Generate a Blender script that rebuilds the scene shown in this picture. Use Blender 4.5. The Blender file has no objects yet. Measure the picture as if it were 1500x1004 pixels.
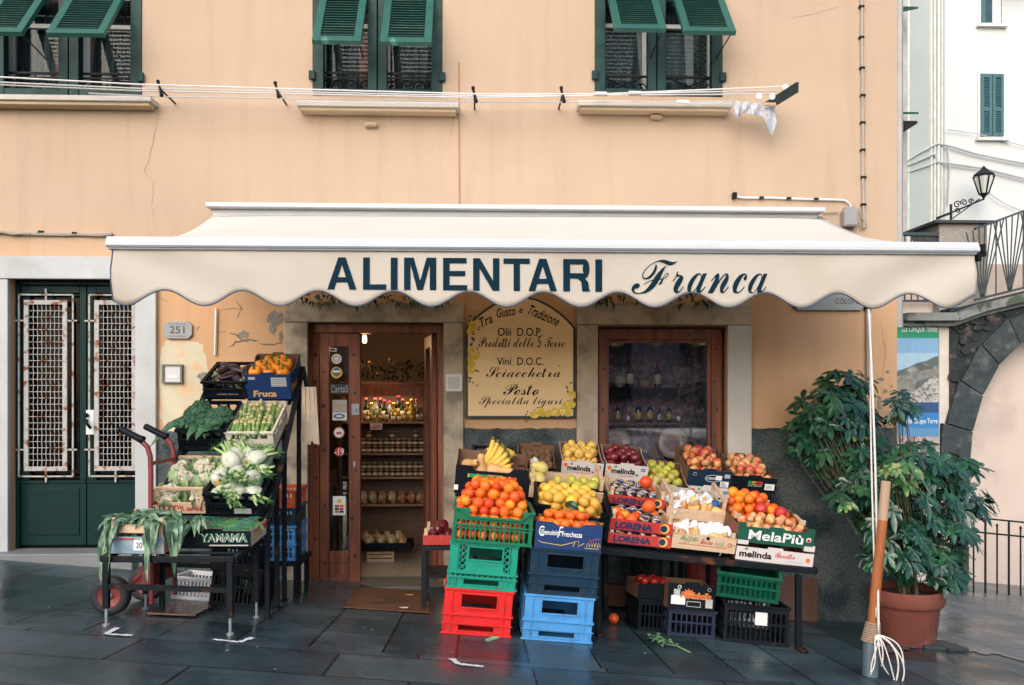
import bpy, math, random
from mathutils import Vector, Matrix, Euler, noise as mnoise
random.seed(7)
R = math.radians
SC = bpy.context.scene
COL = SC.collection

# ------------------------------------------------------------------ camera, sky, sun, exposure
F, CX, HY = 1250.0, 750.0, 580.0            # focal length, centre and eye level of the photograph in its own pixels
CAM = Vector((0.0, -6.65, 1.5)); YAW = R(2.15)
cam_data = bpy.data.cameras.new('camera'); cam = bpy.data.objects.new('camera', cam_data); COL.objects.link(cam)
cam.location = CAM; cam.rotation_euler = (R(90), 0, -YAW)
cam_data.sensor_fit = 'HORIZONTAL'; cam_data.sensor_width = 36; cam_data.lens = 36 * F / 1500
cam_data.shift_y = (HY - 502) / 1500; cam_data.clip_start = 0.05; cam_data.clip_end = 400
SC.camera = cam
W = bpy.data.worlds.new('World'); SC.world = W; W.use_nodes = True
wn = W.node_tree.nodes; wn.clear()
sky = wn.new('ShaderNodeTexSky'); sky.sky_type = 'NISHITA'; sky.sun_disc = False
SUN_EL, SUN_ROT = R(30), R(200)
sky.sun_elevation = SUN_EL; sky.sun_rotation = SUN_ROT; sky.dust_density = 2.5; sky.air_density = 1.0; sky.ozone_density = 1.5
bg = wn.new('ShaderNodeBackground'); bg.inputs['Strength'].default_value = 0.15
wo = wn.new('ShaderNodeOutputWorld')
W.node_tree.links.new(sky.outputs[0], bg.inputs[0]); W.node_tree.links.new(bg.outputs[0], wo.inputs[0])
sl = bpy.data.lights.new('sun', 'SUN'); sl.energy = 1.5; sl.angle = R(90); sl.color = (1, 0.97, 0.92)
sun = bpy.data.objects.new('sun', sl); COL.objects.link(sun)
# the sun stands behind the camera, a little to its left, high up
sd = Vector((math.sin(SUN_ROT) * math.cos(SUN_EL), math.cos(SUN_ROT) * math.cos(SUN_EL), math.sin(SUN_EL)))
sun.rotation_euler = sd.to_track_quat('Z', 'Y').to_euler(); sun.location = sd * 30
vs = SC.view_settings; vs.view_transform = 'Standard'; vs.look = 'None'; vs.gamma = 1; vs.exposure = 0.78
SC.cycles.use_denoising = True
SC.cycles.max_bounces = 8; SC.cycles.caustics_reflective = False; SC.cycles.caustics_refractive = False

FWD = Vector((math.sin(YAW), math.cos(YAW), 0)); RGT = Vector((math.cos(YAW), -math.sin(YAW), 0))
def P(px, py, Y=0.0):
    """the point of the place that lies on the upright plane Y seen at pixel (px, py) of the photograph"""
    d = FWD + RGT * ((px - CX) / F) + Vector((0, 0, 1)) * ((HY - py) / F)
    return CAM + d * ((Y - CAM.y) / d.y)
GB, GC = -0.085, -0.088
GA = P(540, 857, 0).z - GB * P(540, 857, 0).x
def G(x, y): return GA + GB * x + GC * y
def PG(px, Y):
    p = P(px, 600, Y); return Vector((p.x, Y, G(p.x, Y)))

# ------------------------------------------------------------------ object helpers
def tag(o, label=None, cat=None, group=None, kind=None):
    if label: o['label'] = label
    if cat: o['category'] = cat
    if group: o['group'] = group
    if kind: o['kind'] = kind
    return o
def thing(name, label, cat, loc=(0, 0, 0), group=None):
    o = bpy.data.objects.new(name, None); COL.objects.link(o); o.location = loc; o.empty_display_size = .1
    return tag(o, label, cat, group)
class MB:
    def __init__(s): s.v = []; s.f = []; s.m = []; s.M = None
    def add(s, vs, fs, mi=0):
        b = len(s.v)
        if s.M is not None: vs = [s.M @ Vector(v) for v in vs]
        s.v += [tuple(v) for v in vs]; s.f += [tuple(i + b for i in f) for f in fs]; s.m += [mi] * len(fs)
        return s
    def box(s, x0, x1, y0, y1, z0, z1, mi=0):
        return s.add([(x0,y0,z0),(x1,y0,z0),(x1,y1,z0),(x0,y1,z0),(x0,y0,z1),(x1,y0,z1),(x1,y1,z1),(x0,y1,z1)],
                     [(0,3,2,1),(4,5,6,7),(0,1,5,4),(1,2,6,5),(2,3,7,6),(3,0,4,7)], mi)
    def bar(s, a, b, w, h=None, up=(0, 0, 1), mi=0):
        """box beam from a to b, w across, h along 'up'"""
        a = Vector(a); b = Vector(b); h = w if h is None else h; d = (b - a).normalized(); u = Vector(up)
        r = d.cross(u)
        if r.length < 1e-4: r = d.cross(Vector((1, 0, 0)))
        r.normalize(); u = r.cross(d)
        vs = []
        for p in (a, b):
            for i, j in ((-1,-1),(1,-1),(1,1),(-1,1)): vs.append(p + r * (i * w / 2) + u * (j * h / 2))
        return s.add(vs, [(0,1,2,3),(7,6,5,4),(0,4,5,1),(1,5,6,2),(2,6,7,3),(3,7,4,0)], mi)
    def tube(s, pts, r, seg=8, mi=0, cap=True):
        pts = [Vector(p) for p in pts]; n = len(pts); rs = r if isinstance(r, (list, tuple)) else [r] * n
        vs = []; fs = []; pr = None
        for i, p in enumerate(pts):
            d = (pts[min(i + 1, n - 1)] - pts[max(i - 1, 0)]).normalized()
            if pr is None:
                pr = d.orthogonal().normalized()
            else:
                pr = (pr - d * pr.dot(d)); pr = pr.normalized() if pr.length > 1e-5 else d.orthogonal().normalized()
            q = d.cross(pr)
            for k in range(seg):
                t = 2 * math.pi * k / seg; vs.append(p + (pr * math.cos(t) + q * math.sin(t)) * rs[i])
        for i in range(n - 1):
            for k in range(seg):
                k2 = (k + 1) % seg; fs.append((i*seg+k, i*seg+k2, (i+1)*seg+k2, (i+1)*seg+k))
        if cap: fs += [tuple(range(seg))[::-1], tuple(range((n-1)*seg, n*seg))]
        return s.add(vs, fs, mi)
    def lathe(s, prof, seg=16, mi=0, fn=None, M=None, cap=True):
        """prof: list of (r, z); fn(theta, z) -> radius factor"""
        vs = []; fs = []; n = len(prof)
        for r, z in prof:
            for k in range(seg):
                t = 2 * math.pi * k / seg; rr = r * (fn(t, z) if fn else 1)
                v = Vector((rr * math.cos(t), rr * math.sin(t), z)); vs.append(M @ v if M else v)
        for i in range(n - 1):
            for k in range(seg):
                k2 = (k + 1) % seg; fs.append((i*seg+k, i*seg+k2, (i+1)*seg+k2, (i+1)*seg+k))
        if cap: fs += [tuple(range(seg))[::-1], tuple(range((n-1)*seg, n*seg))]
        return s.add(vs, fs, mi)
    def ball(s, c, r, seg=10, rings=6, mi=0, sc=(1, 1, 1), jit=0):
        c = Vector(c); vs = [c + Vector((0, 0, -r * sc[2]))]; fs = []
        for i in range(1, rings):
            a = math.pi * i / rings - math.pi / 2
            for k in range(seg):
                t = 2 * math.pi * k / seg; j = 1 + random.uniform(-jit, jit)
                vs.append(c + Vector((r*sc[0]*j*math.cos(a)*math.cos(t), r*sc[1]*j*math.cos(a)*math.sin(t), r*sc[2]*j*math.sin(a))))
        vs.append(c + Vector((0, 0, r * sc[2]))); L = len(vs) - 1
        for k in range(seg):
            k2 = (k + 1) % seg; fs.append((0, 1 + k2, 1 + k)); fs.append((L, L - seg + k, L - seg + k2))
            for i in range(rings - 2):
                b = 1 + i * seg; fs.append((b + k, b + k2, b + seg + k2, b + seg + k))
        return s.add(vs, fs, mi)
    def prism(s, pts, y0, y1, mi=0):
        """outline pts (x, z) extruded between y0 (front) and y1"""
        n = len(pts)
        vs = [(x, y0, z) for x, z in pts] + [(x, y1, z) for x, z in pts]
        return s.add(vs, [tuple(range(n)), tuple(range(n, 2*n))[::-1]] + [(i, i + n, (i+1) % n + n, (i+1) % n) for i in range(n)], mi)
    def panel(s, w, h, holes, t, M=None, x0=None, mi=0):
        """upright slab in x,z (front at y=0, back at y=t) with rectangular holes (x0,x1,z0,z1)"""
        xa = -w / 2 if x0 is None else x0; xb = xa + w
        xs = sorted({xa, xb} | {min(max(q, xa), xb) for hl in holes for q in hl[:2]})
        zs = sorted({0, h} | {min(max(q, 0), h) for hl in holes for q in hl[2:4]})
        def solid(i, j):
            if not (0 <= i < len(xs) - 1 and 0 <= j < len(zs) - 1): return False
            x = (xs[i] + xs[i+1]) / 2; z = (zs[j] + zs[j+1]) / 2
            return not any(a < x < b and c < z < d for a, b, c, d in holes)
        old = s.M; s.M = (old @ M) if (old is not None and M is not None) else (M if M is not None else old)
        for i in range(len(xs) - 1):
            for j in range(len(zs) - 1):
                if not solid(i, j): continue
                a, b, c, d = xs[i], xs[i+1], zs[j], zs[j+1]
                s.add([(a,0,c),(b,0,c),(b,0,d),(a,0,d)], [(0,1,2,3)], mi); s.add([(a,t,c),(b,t,c),(b,t,d),(a,t,d)], [(3,2,1,0)], mi)
                if not solid(i-1, j): s.add([(a,0,c),(a,0,d),(a,t,d),(a,t,c)], [(0,1,2,3)], mi)
                if not solid(i+1, j): s.add([(b,0,c),(b,t,c),(b,t,d),(b,0,d)], [(0,1,2,3)], mi)
                if not solid(i, j-1): s.add([(a,0,c),(a,t,c),(b,t,c),(b,0,c)], [(0,1,2,3)], mi)
                if not solid(i, j+1): s.add([(a,0,d),(b,0,d),(b,t,d),(a,t,d)], [(0,1,2,3)], mi)
        s.M = old
        return s
    def mesh(s, name, mats, smooth=False):
        me = bpy.data.meshes.new(name); me.from_pydata(s.v, [], s.f)
        for m in (mats if isinstance(mats, (list, tuple)) else [mats]): me.materials.append(m)
        me.polygons.foreach_set('material_index', s.m)
        if smooth: me.polygons.foreach_set('use_smooth', [True] * len(s.f))
        me.update(); return me
    def build(s, name, mats, parent=None, smooth=False, bev=0, loc=None, M=None, sub=0):
        o = bpy.data.objects.new(name, s.mesh(name, mats, smooth)); COL.objects.link(o)
        if parent: o.parent = parent
        if M is not None: o.matrix_basis = M
        if loc is not None: o.location = loc
        if sub:
            md = o.modifiers.new('sub', 'SUBSURF'); md.levels = sub; md.render_levels = sub
        if bev:
            md = o.modifiers.new('bev', 'BEVEL'); md.width = bev; md.segments = 2; md.limit_method = 'ANGLE'; md.angle_limit = R(40)
        return o
def link(me, name, parent=None, M=None):
    o = bpy.data.objects.new(name, me); COL.objects.link(o)
    if parent: o.parent = parent
    if M is not None: o.matrix_basis = M
    return o
def T(x, y, z): return Matrix.Translation((x, y, z))
def RX(a): return Matrix.Rotation(a, 4, 'X')
def RY(a): return Matrix.Rotation(a, 4, 'Y')
def RZ(a): return Matrix.Rotation(a, 4, 'Z')
def S(x, y, z): return Matrix.Diagonal((x, y, z, 1))

# ------------------------------------------------------------------ materials
def lin(r, g, b):
    f = lambda c: (c / 255) / 12.92 if c / 255 <= .04045 else ((c / 255 + .055) / 1.055) ** 2.4
    return (f(r), f(g), f(b))
_mats = {}
def mat(name, col, rough=.6, var=.15, scale=6, bump=0, bscale=60, metal=0, spec=.5, col2=None, c2scale=3, c2lo=.5, c2hi=.6, rnd=0, stretch=None, coat=0, rvar=.1, hue=0, sss=0, alpha=1, trans=0):
    if name in _mats: return _mats[name]
    m = bpy.data.materials.new(name); m.use_nodes = True; nt = m.node_tree; N = nt.nodes; L = nt.links
    b = N['Principled BSDF']
    tc = N.new('ShaderNodeTexCoord'); vec = tc.outputs['Object']
    if stretch:
        mp = N.new('ShaderNodeMapping'); mp.inputs['Scale'].default_value = stretch; L.new(vec, mp.inputs[0]); vec = mp.outputs[0]
    if rnd:
        oi = N.new('ShaderNodeObjectInfo'); ad = N.new('ShaderNodeVectorMath'); ad.operation = 'MULTIPLY_ADD'
        L.new(oi.outputs['Random'], ad.inputs[0]); ad.inputs[1].default_value = (37, 91, 53); L.new(vec, ad.inputs[2]); vec = ad.outputs[0]
    def nz(sc, det=4, rg=.55):
        n = N.new('ShaderNodeTexNoise'); n.inputs['Scale'].default_value = sc; n.inputs['Detail'].default_value = det; n.inputs['Roughness'].default_value = rg
        L.new(vec, n.inputs['Vector']); return n.outputs['Fac']
    def mr(x, lo, hi, a=.25, c=.75, smooth=False):
        q = N.new('ShaderNodeMapRange'); q.inputs['From Min'].default_value = a; q.inputs['From Max'].default_value = c
        if smooth: q.interpolation_type = 'SMOOTHSTEP'
        q.inputs['To Min'].default_value = lo; q.inputs['To Max'].default_value = hi; L.new(x, q.inputs['Value']); return q.outputs[0]
    rgb = N.new('ShaderNodeRGB'); rgb.outputs[0].default_value = (*col, 1); c = rgb.outputs[0]
    if col2:
        mx = N.new('ShaderNodeMix'); mx.data_type = 'RGBA'; L.new(mr(nz(c2scale, 6), 0, 1, c2lo, c2hi, True), mx.inputs['Factor'])
        L.new(c, mx.inputs['A']); mx.inputs['B'].default_value = (*col2, 1); c = mx.outputs['Result']
    hs = N.new('ShaderNodeHueSaturation'); L.new(c, hs.inputs['Color'])
    v = mr(nz(scale, 6, .6), 1 - var, 1 + var)
    if rnd:
        ml = N.new('ShaderNodeMath'); ml.operation = 'MULTIPLY'; L.new(v, ml.inputs[0]); L.new(mr(oi.outputs['Random'], 1 - rnd, 1 + rnd, 0, 1), ml.inputs[1]); v = ml.outputs[0]
        if hue: L.new(mr(oi.outputs['Random'], .5 - hue, .5 + hue, 0, 1), hs.inputs['Hue'])
    L.new(v, hs.inputs['Value']); L.new(hs.outputs[0], b.inputs['Base Color'])
    L.new(mr(nz(scale * 2.3), max(rough - rvar, .03), min(rough + rvar, 1)), b.inputs['Roughness'])
    b.inputs['Metallic'].default_value = metal; b.inputs['Specular IOR Level'].default_value = spec
    if coat: b.inputs['Coat Weight'].default_value = coat; b.inputs['Coat Roughness'].default_value = .15
    if trans: b.inputs['Transmission Weight'].default_value = trans
    if alpha < 1: b.inputs['Alpha'].default_value = alpha
    if sss: b.inputs['Subsurface Weight'].default_value = sss; b.inputs['Subsurface Radius'].default_value = (.01, .006, .003)
    if bump:
        bp = N.new('ShaderNodeBump'); bp.inputs['Strength'].default_value = bump; bp.inputs['Distance'].default_value = .01
        L.new(nz(bscale, 5, .6), bp.inputs['Height']); L.new(bp.outputs[0], b.inputs['Normal'])
    _mats[name] = m; return m
def emis(name, col, st):
    m = bpy.data.materials.new(name); m.use_nodes = True; b = m.node_tree.nodes['Principled BSDF']
    b.inputs['Base Color'].default_value = (*col, 1); b.inputs['Emission Color'].default_value = (*col, 1); b.inputs['Emission Strength'].default_value = st
    return m
def glass(name, tint=(1, 1, 1), refl=.08, rough=.02):
    """window pane: mostly see-through, with a clear reflection that grows at grazing angles"""
    m = bpy.data.materials.new(name); m.use_nodes = True; nt = m.node_tree; N = nt.nodes; L = nt.links
    N.remove(N['Principled BSDF']); out = N['Material Output']
    tr = N.new('ShaderNodeBsdfTransparent'); tr.inputs[0].default_value = (*tint, 1)
    gl = N.new('ShaderNodeBsdfGlossy'); gl.inputs['Roughness'].default_value = rough
    fr = N.new('ShaderNodeFresnel'); fr.inputs['IOR'].default_value = 1.5
    mr = N.new('ShaderNodeMath'); mr.operation = 'MULTIPLY'; mr.use_clamp = True; mr.inputs[1].default_value = refl / .04
    L.new(fr.outputs[0], mr.inputs[0])
    mx = N.new('ShaderNodeMixShader'); L.new(mr.outputs[0], mx.inputs[0]); L.new(tr.outputs[0], mx.inputs[1]); L.new(gl.outputs[0], mx.inputs[2])
    L.new(mx.outputs[0], out.inputs[0]); return m

WALLC = (.465, .342, .245)
def wall_mat():
    m = mat('peach_plaster', WALLC, .85, .07, 1.1, .25, 45, spec=.2, col2=(.435, .315, .23), c2scale=.55, c2lo=.48, c2hi=.72)
    nt = m.node_tree; N = nt.nodes; L = nt.links; b = N['Principled BSDF']; hs = b.inputs['Base Color'].links[0].from_node
    tc = N.new('ShaderNodeTexCoord'); mp = N.new('ShaderNodeMapping'); mp.inputs['Scale'].default_value = (5, 5, .5); L.new(tc.outputs['Object'], mp.inputs[0])
    n = N.new('ShaderNodeTexNoise'); n.inputs['Scale'].default_value = 1.4; n.inputs['Detail'].default_value = 7; L.new(mp.outputs[0], n.inputs['Vector'])
    q = N.new('ShaderNodeMapRange'); q.inputs['From Min'].default_value = .52; q.inputs['From Max'].default_value = .8; q.inputs['To Max'].default_value = .55; L.new(n.outputs['Fac'], q.inputs['Value'])
    mx = N.new('ShaderNodeMix'); mx.data_type = 'RGBA'; L.new(q.outputs[0], mx.inputs['Factor']); L.new(hs.outputs[0], mx.inputs['A']); mx.inputs['B'].default_value = (.37, .265, .185, 1)
    # below the awning: stronger paint, plus warm canvas light put into the colour
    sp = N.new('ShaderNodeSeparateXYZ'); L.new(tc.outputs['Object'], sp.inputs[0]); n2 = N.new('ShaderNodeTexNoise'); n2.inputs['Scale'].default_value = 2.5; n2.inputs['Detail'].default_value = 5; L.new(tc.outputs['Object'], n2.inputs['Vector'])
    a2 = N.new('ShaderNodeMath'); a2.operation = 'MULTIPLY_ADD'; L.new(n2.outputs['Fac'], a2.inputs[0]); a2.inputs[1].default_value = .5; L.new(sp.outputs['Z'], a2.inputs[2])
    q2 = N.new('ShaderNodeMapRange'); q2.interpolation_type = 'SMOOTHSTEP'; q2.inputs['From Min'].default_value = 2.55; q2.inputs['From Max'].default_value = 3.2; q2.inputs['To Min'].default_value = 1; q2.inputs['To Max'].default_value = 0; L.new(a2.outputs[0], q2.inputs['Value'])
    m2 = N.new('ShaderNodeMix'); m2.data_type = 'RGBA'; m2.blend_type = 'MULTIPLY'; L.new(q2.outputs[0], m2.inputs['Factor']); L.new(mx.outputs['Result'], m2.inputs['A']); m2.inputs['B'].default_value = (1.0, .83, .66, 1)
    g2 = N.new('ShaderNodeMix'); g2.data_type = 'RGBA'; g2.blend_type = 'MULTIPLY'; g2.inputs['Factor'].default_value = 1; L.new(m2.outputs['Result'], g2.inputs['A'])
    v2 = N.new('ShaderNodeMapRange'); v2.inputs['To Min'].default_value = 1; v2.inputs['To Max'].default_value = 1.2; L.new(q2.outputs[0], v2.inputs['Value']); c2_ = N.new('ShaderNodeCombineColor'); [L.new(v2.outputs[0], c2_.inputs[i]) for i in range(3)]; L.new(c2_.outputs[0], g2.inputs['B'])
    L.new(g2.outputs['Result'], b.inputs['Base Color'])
    return m
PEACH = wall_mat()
ROUGHCAST = mat('grey_roughcast', (.10, .115, .115), .9, .65, 55, 1.0, 45, col2=(.030, .046, .050), c2scale=2.6, c2lo=.40, c2hi=.62, spec=.1)
STONE = mat('door_stone', (.40, .33, .25), .75, .22, 9, .4, 30, col2=(.20, .165, .125), c2scale=5, c2lo=.46, c2hi=.70)
MARBLE = mat('pale_marble', (.40, .415, .425), .5, .12, 2.5, .12, 30, col2=(.36, .36, .35), c2scale=3, c2lo=.55, c2hi=.75)
SILL = mat('sill_marble', (.54, .50, .45), .6, .12, 5, .1, 40)
SILLUNDER = mat('sill_plaster', (.54, .41, .27), .8, .08, 4, .1, 40)
DKGREEN = mat('dark_green_paint', (.002, .026, .025), .5, .2, 5, .06, 40, col2=(.004, .040, .036), c2scale=4, spec=.25)
GREENFLAP = mat('shutter_green_paint', (.010, .088, .070), .5, .2, 6, .1, 40, col2=(.07, .22, .17), c2scale=7, c2lo=.56, c2hi=.7)
DOORGREEN = mat('door_green_paint', (.002, .021, .020), .5, .2, 3, .04, 40, spec=.15)
RUSTWHITE = mat('rusty_white_paint', (.38, .365, .35), .6, .15, 20, .1, 40, col2=(.20, .07, .025), c2scale=16, c2lo=.52, c2hi=.64, spec=.2)
IRON = mat('black_iron', (.009, .012, .015), .5, .3, 10, .1, 60, spec=.2)
DARKMETAL = mat('dark_metal', (.006, .009, .012), .5, .3, 9, .05, 60, spec=.15, col2=(.10, .035, .016), c2scale=8, c2lo=.57, c2hi=.72)
GREYMETAL = mat('grey_metal', (.35, .37, .39), .4, .1, 6, metal=.6)
WOODRED = mat('red_brown_wood', (.22, .062, .026), .45, .3, 3, .12, 14, stretch=(9, 9, .8), col2=(.10, .028, .012), c2scale=2, c2lo=.42, c2hi=.64)
WOODDARK = mat('dark_wood', (.075, .026, .012), .5, .3, 3, .1, 14, stretch=(9, 9, .8))
KNOT = mat('wood_knot', (.025, .010, .006), .6)
PALEWOOD = mat('pale_crate_wood', (.58, .41, .27), .75, .16, 3, .1, 30, stretch=(1.2, 9, 9), col2=(.47, .31, .19), c2scale=2.5)
ORANGEWOOD = mat('orange_stained_wood', (.32, .095, .026), .6, .3, 4, .15, 20, stretch=(10, 10, 1))
CANVAS = mat('cream_canvas', (.66, .63, .585), .85, .05, 1.6, .12, 300, spec=.2, col2=(.60, .56, .49), c2scale=1.9, c2lo=.48, c2hi=.72)
def translucent(m, f):
    nt = m.node_tree; N = nt.nodes; L = nt.links; b = N['Principled BSDF']; tr = N.new('ShaderNodeBsdfTranslucent'); tr.inputs[0].default_value = (.95, .82, .62, 1)
    mx = N.new('ShaderNodeMixShader'); mx.inputs[0].default_value = f; L.new(b.outputs[0], mx.inputs[1]); L.new(tr.outputs[0], mx.inputs[2]); L.new(mx.outputs[0], N['Material Output'].inputs[0])
translucent(CANVAS, .42)
CANVASTOP = mat('white_canvas', (.88, .87, .85), .85, .03, 2, .08, 250, spec=.2)
translucent(CANVASTOP, .44)
ALUM = mat('white_bar_paint', (.50, .515, .54), .4, .06, 3)
NAVYTEXT = mat('navy_print', (.003, .020, .034), .8, .2, 20, spec=.1)
BLACKTEXT = mat('black_print', (.006, .006, .007), .8, .2, 20, spec=.1)
WHITEPL = mat('white_plastic', (.62, .62, .62), .5, .06, 4)
WHITECABLE = mat('white_cable', (.66, .64, .62), .5, .1, 10)
GREYCABLE = mat('grey_cable', (.34, .29, .25), .6, .2, 10)
def plastic(n, c, r=.38): return mat(n, c, r, .22, 5, .08, 50, col2=tuple(x * .72 + .016 for x in c), c2scale=17, c2lo=.50, c2hi=.72, spec=.22)
BLACKPL = mat('black_crate_plastic', (.004, .007, .011), .45, .25, 6, .05, 50, spec=.12, col2=(.012, .016, .02), c2scale=14, c2lo=.55, c2hi=.75)
GREENPL = plastic('green_crate_plastic', (.008, .14, .072))
TEALPL = plastic('teal_crate_plastic', (.012, .26, .175))
REDPL = plastic('red_crate_plastic', (.62, .022, .022))
DKBLUEPL = plastic('dark_blue_crate_plastic', (.006, .028, .055))
BLUEPL = plastic('sky_blue_crate_plastic', (.07, .27, .56))
CREAMPL = plastic('cream_crate_plastic', (.56, .51, .43))
BROWNCARD = mat('brown_cardboard', (.17, .085, .05), .85, .15, 5, .05, 60)
WHITECARD = mat('white_cardboard', (.58, .52, .50), .7, .06, 4)
BLACKCARD = mat('black_cardboard', (.005, .008, .012), .7, .2, 5, spec=.12)
BLUECARD = mat('blue_cardboard', (.007, .032, .12), .55, .15, 5, spec=.3)
NAVYCARD = mat('navy_cardboard', (.007, .024, .05), .55, .15, 5, spec=.3)
GREENCARD = mat('green_cardboard', (.010, .085, .05), .5, .15, 5)
REDCARD = mat('red_cardboard', (.45, .03, .022), .55, .15, 5)
def ink(n, c): return mat('ink_' + n, c, .6, .08, 12)
INKW = ink('white', (.75, .75, .72)); INKR = ink('red', (.50, .03, .03)); INKG = ink('green', (.02, .22, .08)); INKB = ink('blue', (.03, .13, .32))
INKO = ink('orange', (.62, .14, .03)); INKY = ink('yellow', (.72, .46, .06)); INKN = ink('navy', (.012, .018, .07)); INKGR = ink('grey', (.42, .42, .42)); INKT = ink('tan', (.55, .33, .10))
LEAFG = mat('leaf_green', (.035, .13, .030), .42, .35, 14, .2, 40, spec=.4, col2=(.075, .20, .06), c2scale=11)
LEAFPALE = mat('leaf_pale_green', (.10, .22, .10), .5, .3, 12, .2, 40, col2=(.22, .33, .18), c2scale=9)
BROCC = mat('broccoli_green', (.018, .075, .038), .8, .4, 30, .5, 90, col2=(.05, .13, .06), c2scale=20)
SCHEF = mat('umbrella_leaf_green', (.007, .046, .024), .26, .4, 8, .05, 40, spec=.6, col2=(.018, .085, .034), c2scale=5)
SCHEFY = mat('variegated_leaf', (.24, .27, .10), .35, .3, 14, .05, 40, col2=(.04, .13, .04), c2scale=16, c2lo=.42, c2hi=.50)
STEM = mat('plant_stem', (.075, .07, .035), .7, .3, 10)
TERRA = mat('terracotta', (.17, .047, .033), .85, .2, 5, .25, 40, col2=(.30, .17, .13), c2scale=4, c2lo=.56, c2hi=.75)
SOIL = mat('soil', (.03, .02, .014), .95, .4, 20, .8, 40)
PAPER = mat('white_paper', (.72, .72, .71), .8, .05, 8)

# ------------------------------------------------------------------ writing
_tx = {}
def text_mesh(body, bold=0.0, shear=0.0, space=1.0):
    k = (body, bold, shear, space)
    if k in _tx: return _tx[k]
    c = bpy.data.curves.new('writing', 'FONT'); c.body = body; c.offset = bold; c.shear = shear; c.space_character = space
    c.extrude = 0; c.fill_mode = 'FRONT'; c.resolution_u = 4
    o = bpy.data.objects.new('writing', c); COL.objects.link(o); bpy.context.view_layer.update()
    me = bpy.data.meshes.new_from_object(o.evaluated_get(bpy.context.evaluated_depsgraph_get()))
    vs = [tuple(v.co[:2]) for v in me.vertices]; fs = [tuple(p.vertices) for p in me.polygons]
    bpy.data.objects.remove(o); bpy.data.curves.remove(c); bpy.data.meshes.remove(me)
    x0 = min(v[0] for v in vs); x1 = max(v[0] for v in vs); y0 = min(v[1] for v in vs); y1 = max(v[1] for v in vs)
    _tx[k] = ([((v[0] - x0) / (x1 - x0), (v[1] - y0) / (y1 - y0)) for v in vs], fs); return _tx[k]
def text(body, m, parent, x0, x1, z0, z1, y=-.002, bold=0.0, shear=0.0, name='lettering', warp=None, M=None, space=1.0):
    """flat letters filling the rectangle x0..x1, z0..z1 of the parent's front"""
    vs, fs = text_mesh(body, bold, shear, space); mb = MB()
    pts = [(x0 + u * (x1 - x0), z0 + v * (z1 - z0)) for u, v in vs]
    mb.add([warp(x, z) if warp else (x, y, z) for x, z in pts], fs)
    return mb.build(name, m, parent, M=M)
_H = {'B': 0x212C, 'E': 0x2130, 'F': 0x2131, 'H': 0x210B, 'I': 0x2110, 'L': 0x2112, 'M': 0x2133, 'R': 0x211B, 'e': 0x1D452, 'g': 0x1D454, 'o': 0x1D45C, 't': 0x1D461}
def script(s, boldface=False):
    r = ''
    for ch in s:
        if ch == 'à': r += script('a', boldface); continue
        if ch == 't' and boldface: r += chr(0x1D495); continue
        if boldface and 'A' <= ch <= 'Z': r += chr(0x1D4D0 + ord(ch) - 65)
        elif boldface and 'a' <= ch <= 'z': r += chr(0x1D4EA + ord(ch) - 97)
        elif ch in _H: r += chr(_H[ch])
        elif 'A' <= ch <= 'Z': r += chr(0x1D49C + ord(ch) - 65)
        elif 'a' <= ch <= 'z': r += chr(0x1D4B6 + ord(ch) - 97)
        else: r += ch
    return r
def decal(m, parent, pts, y=-.0015, name='print', t=.0008):
    return MB().prism(pts, y, y + t).build(name, m, parent)
def rect(m, parent, x0, x1, z0, z1, y=-.0015, name='label', t=.0008): return decal(m, parent, [(x0, z0), (x1, z0), (x1, z1), (x0, z1)], y, name, t)
def disc(m, parent, x, z, r, y=-.0015, name='emblem', n=20, t=.0008): return decal(m, parent, [(x + r * math.cos(2*math.pi*k/n), z + r * math.sin(2*math.pi*k/n)) for k in range(n)], y, name, t)
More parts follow.
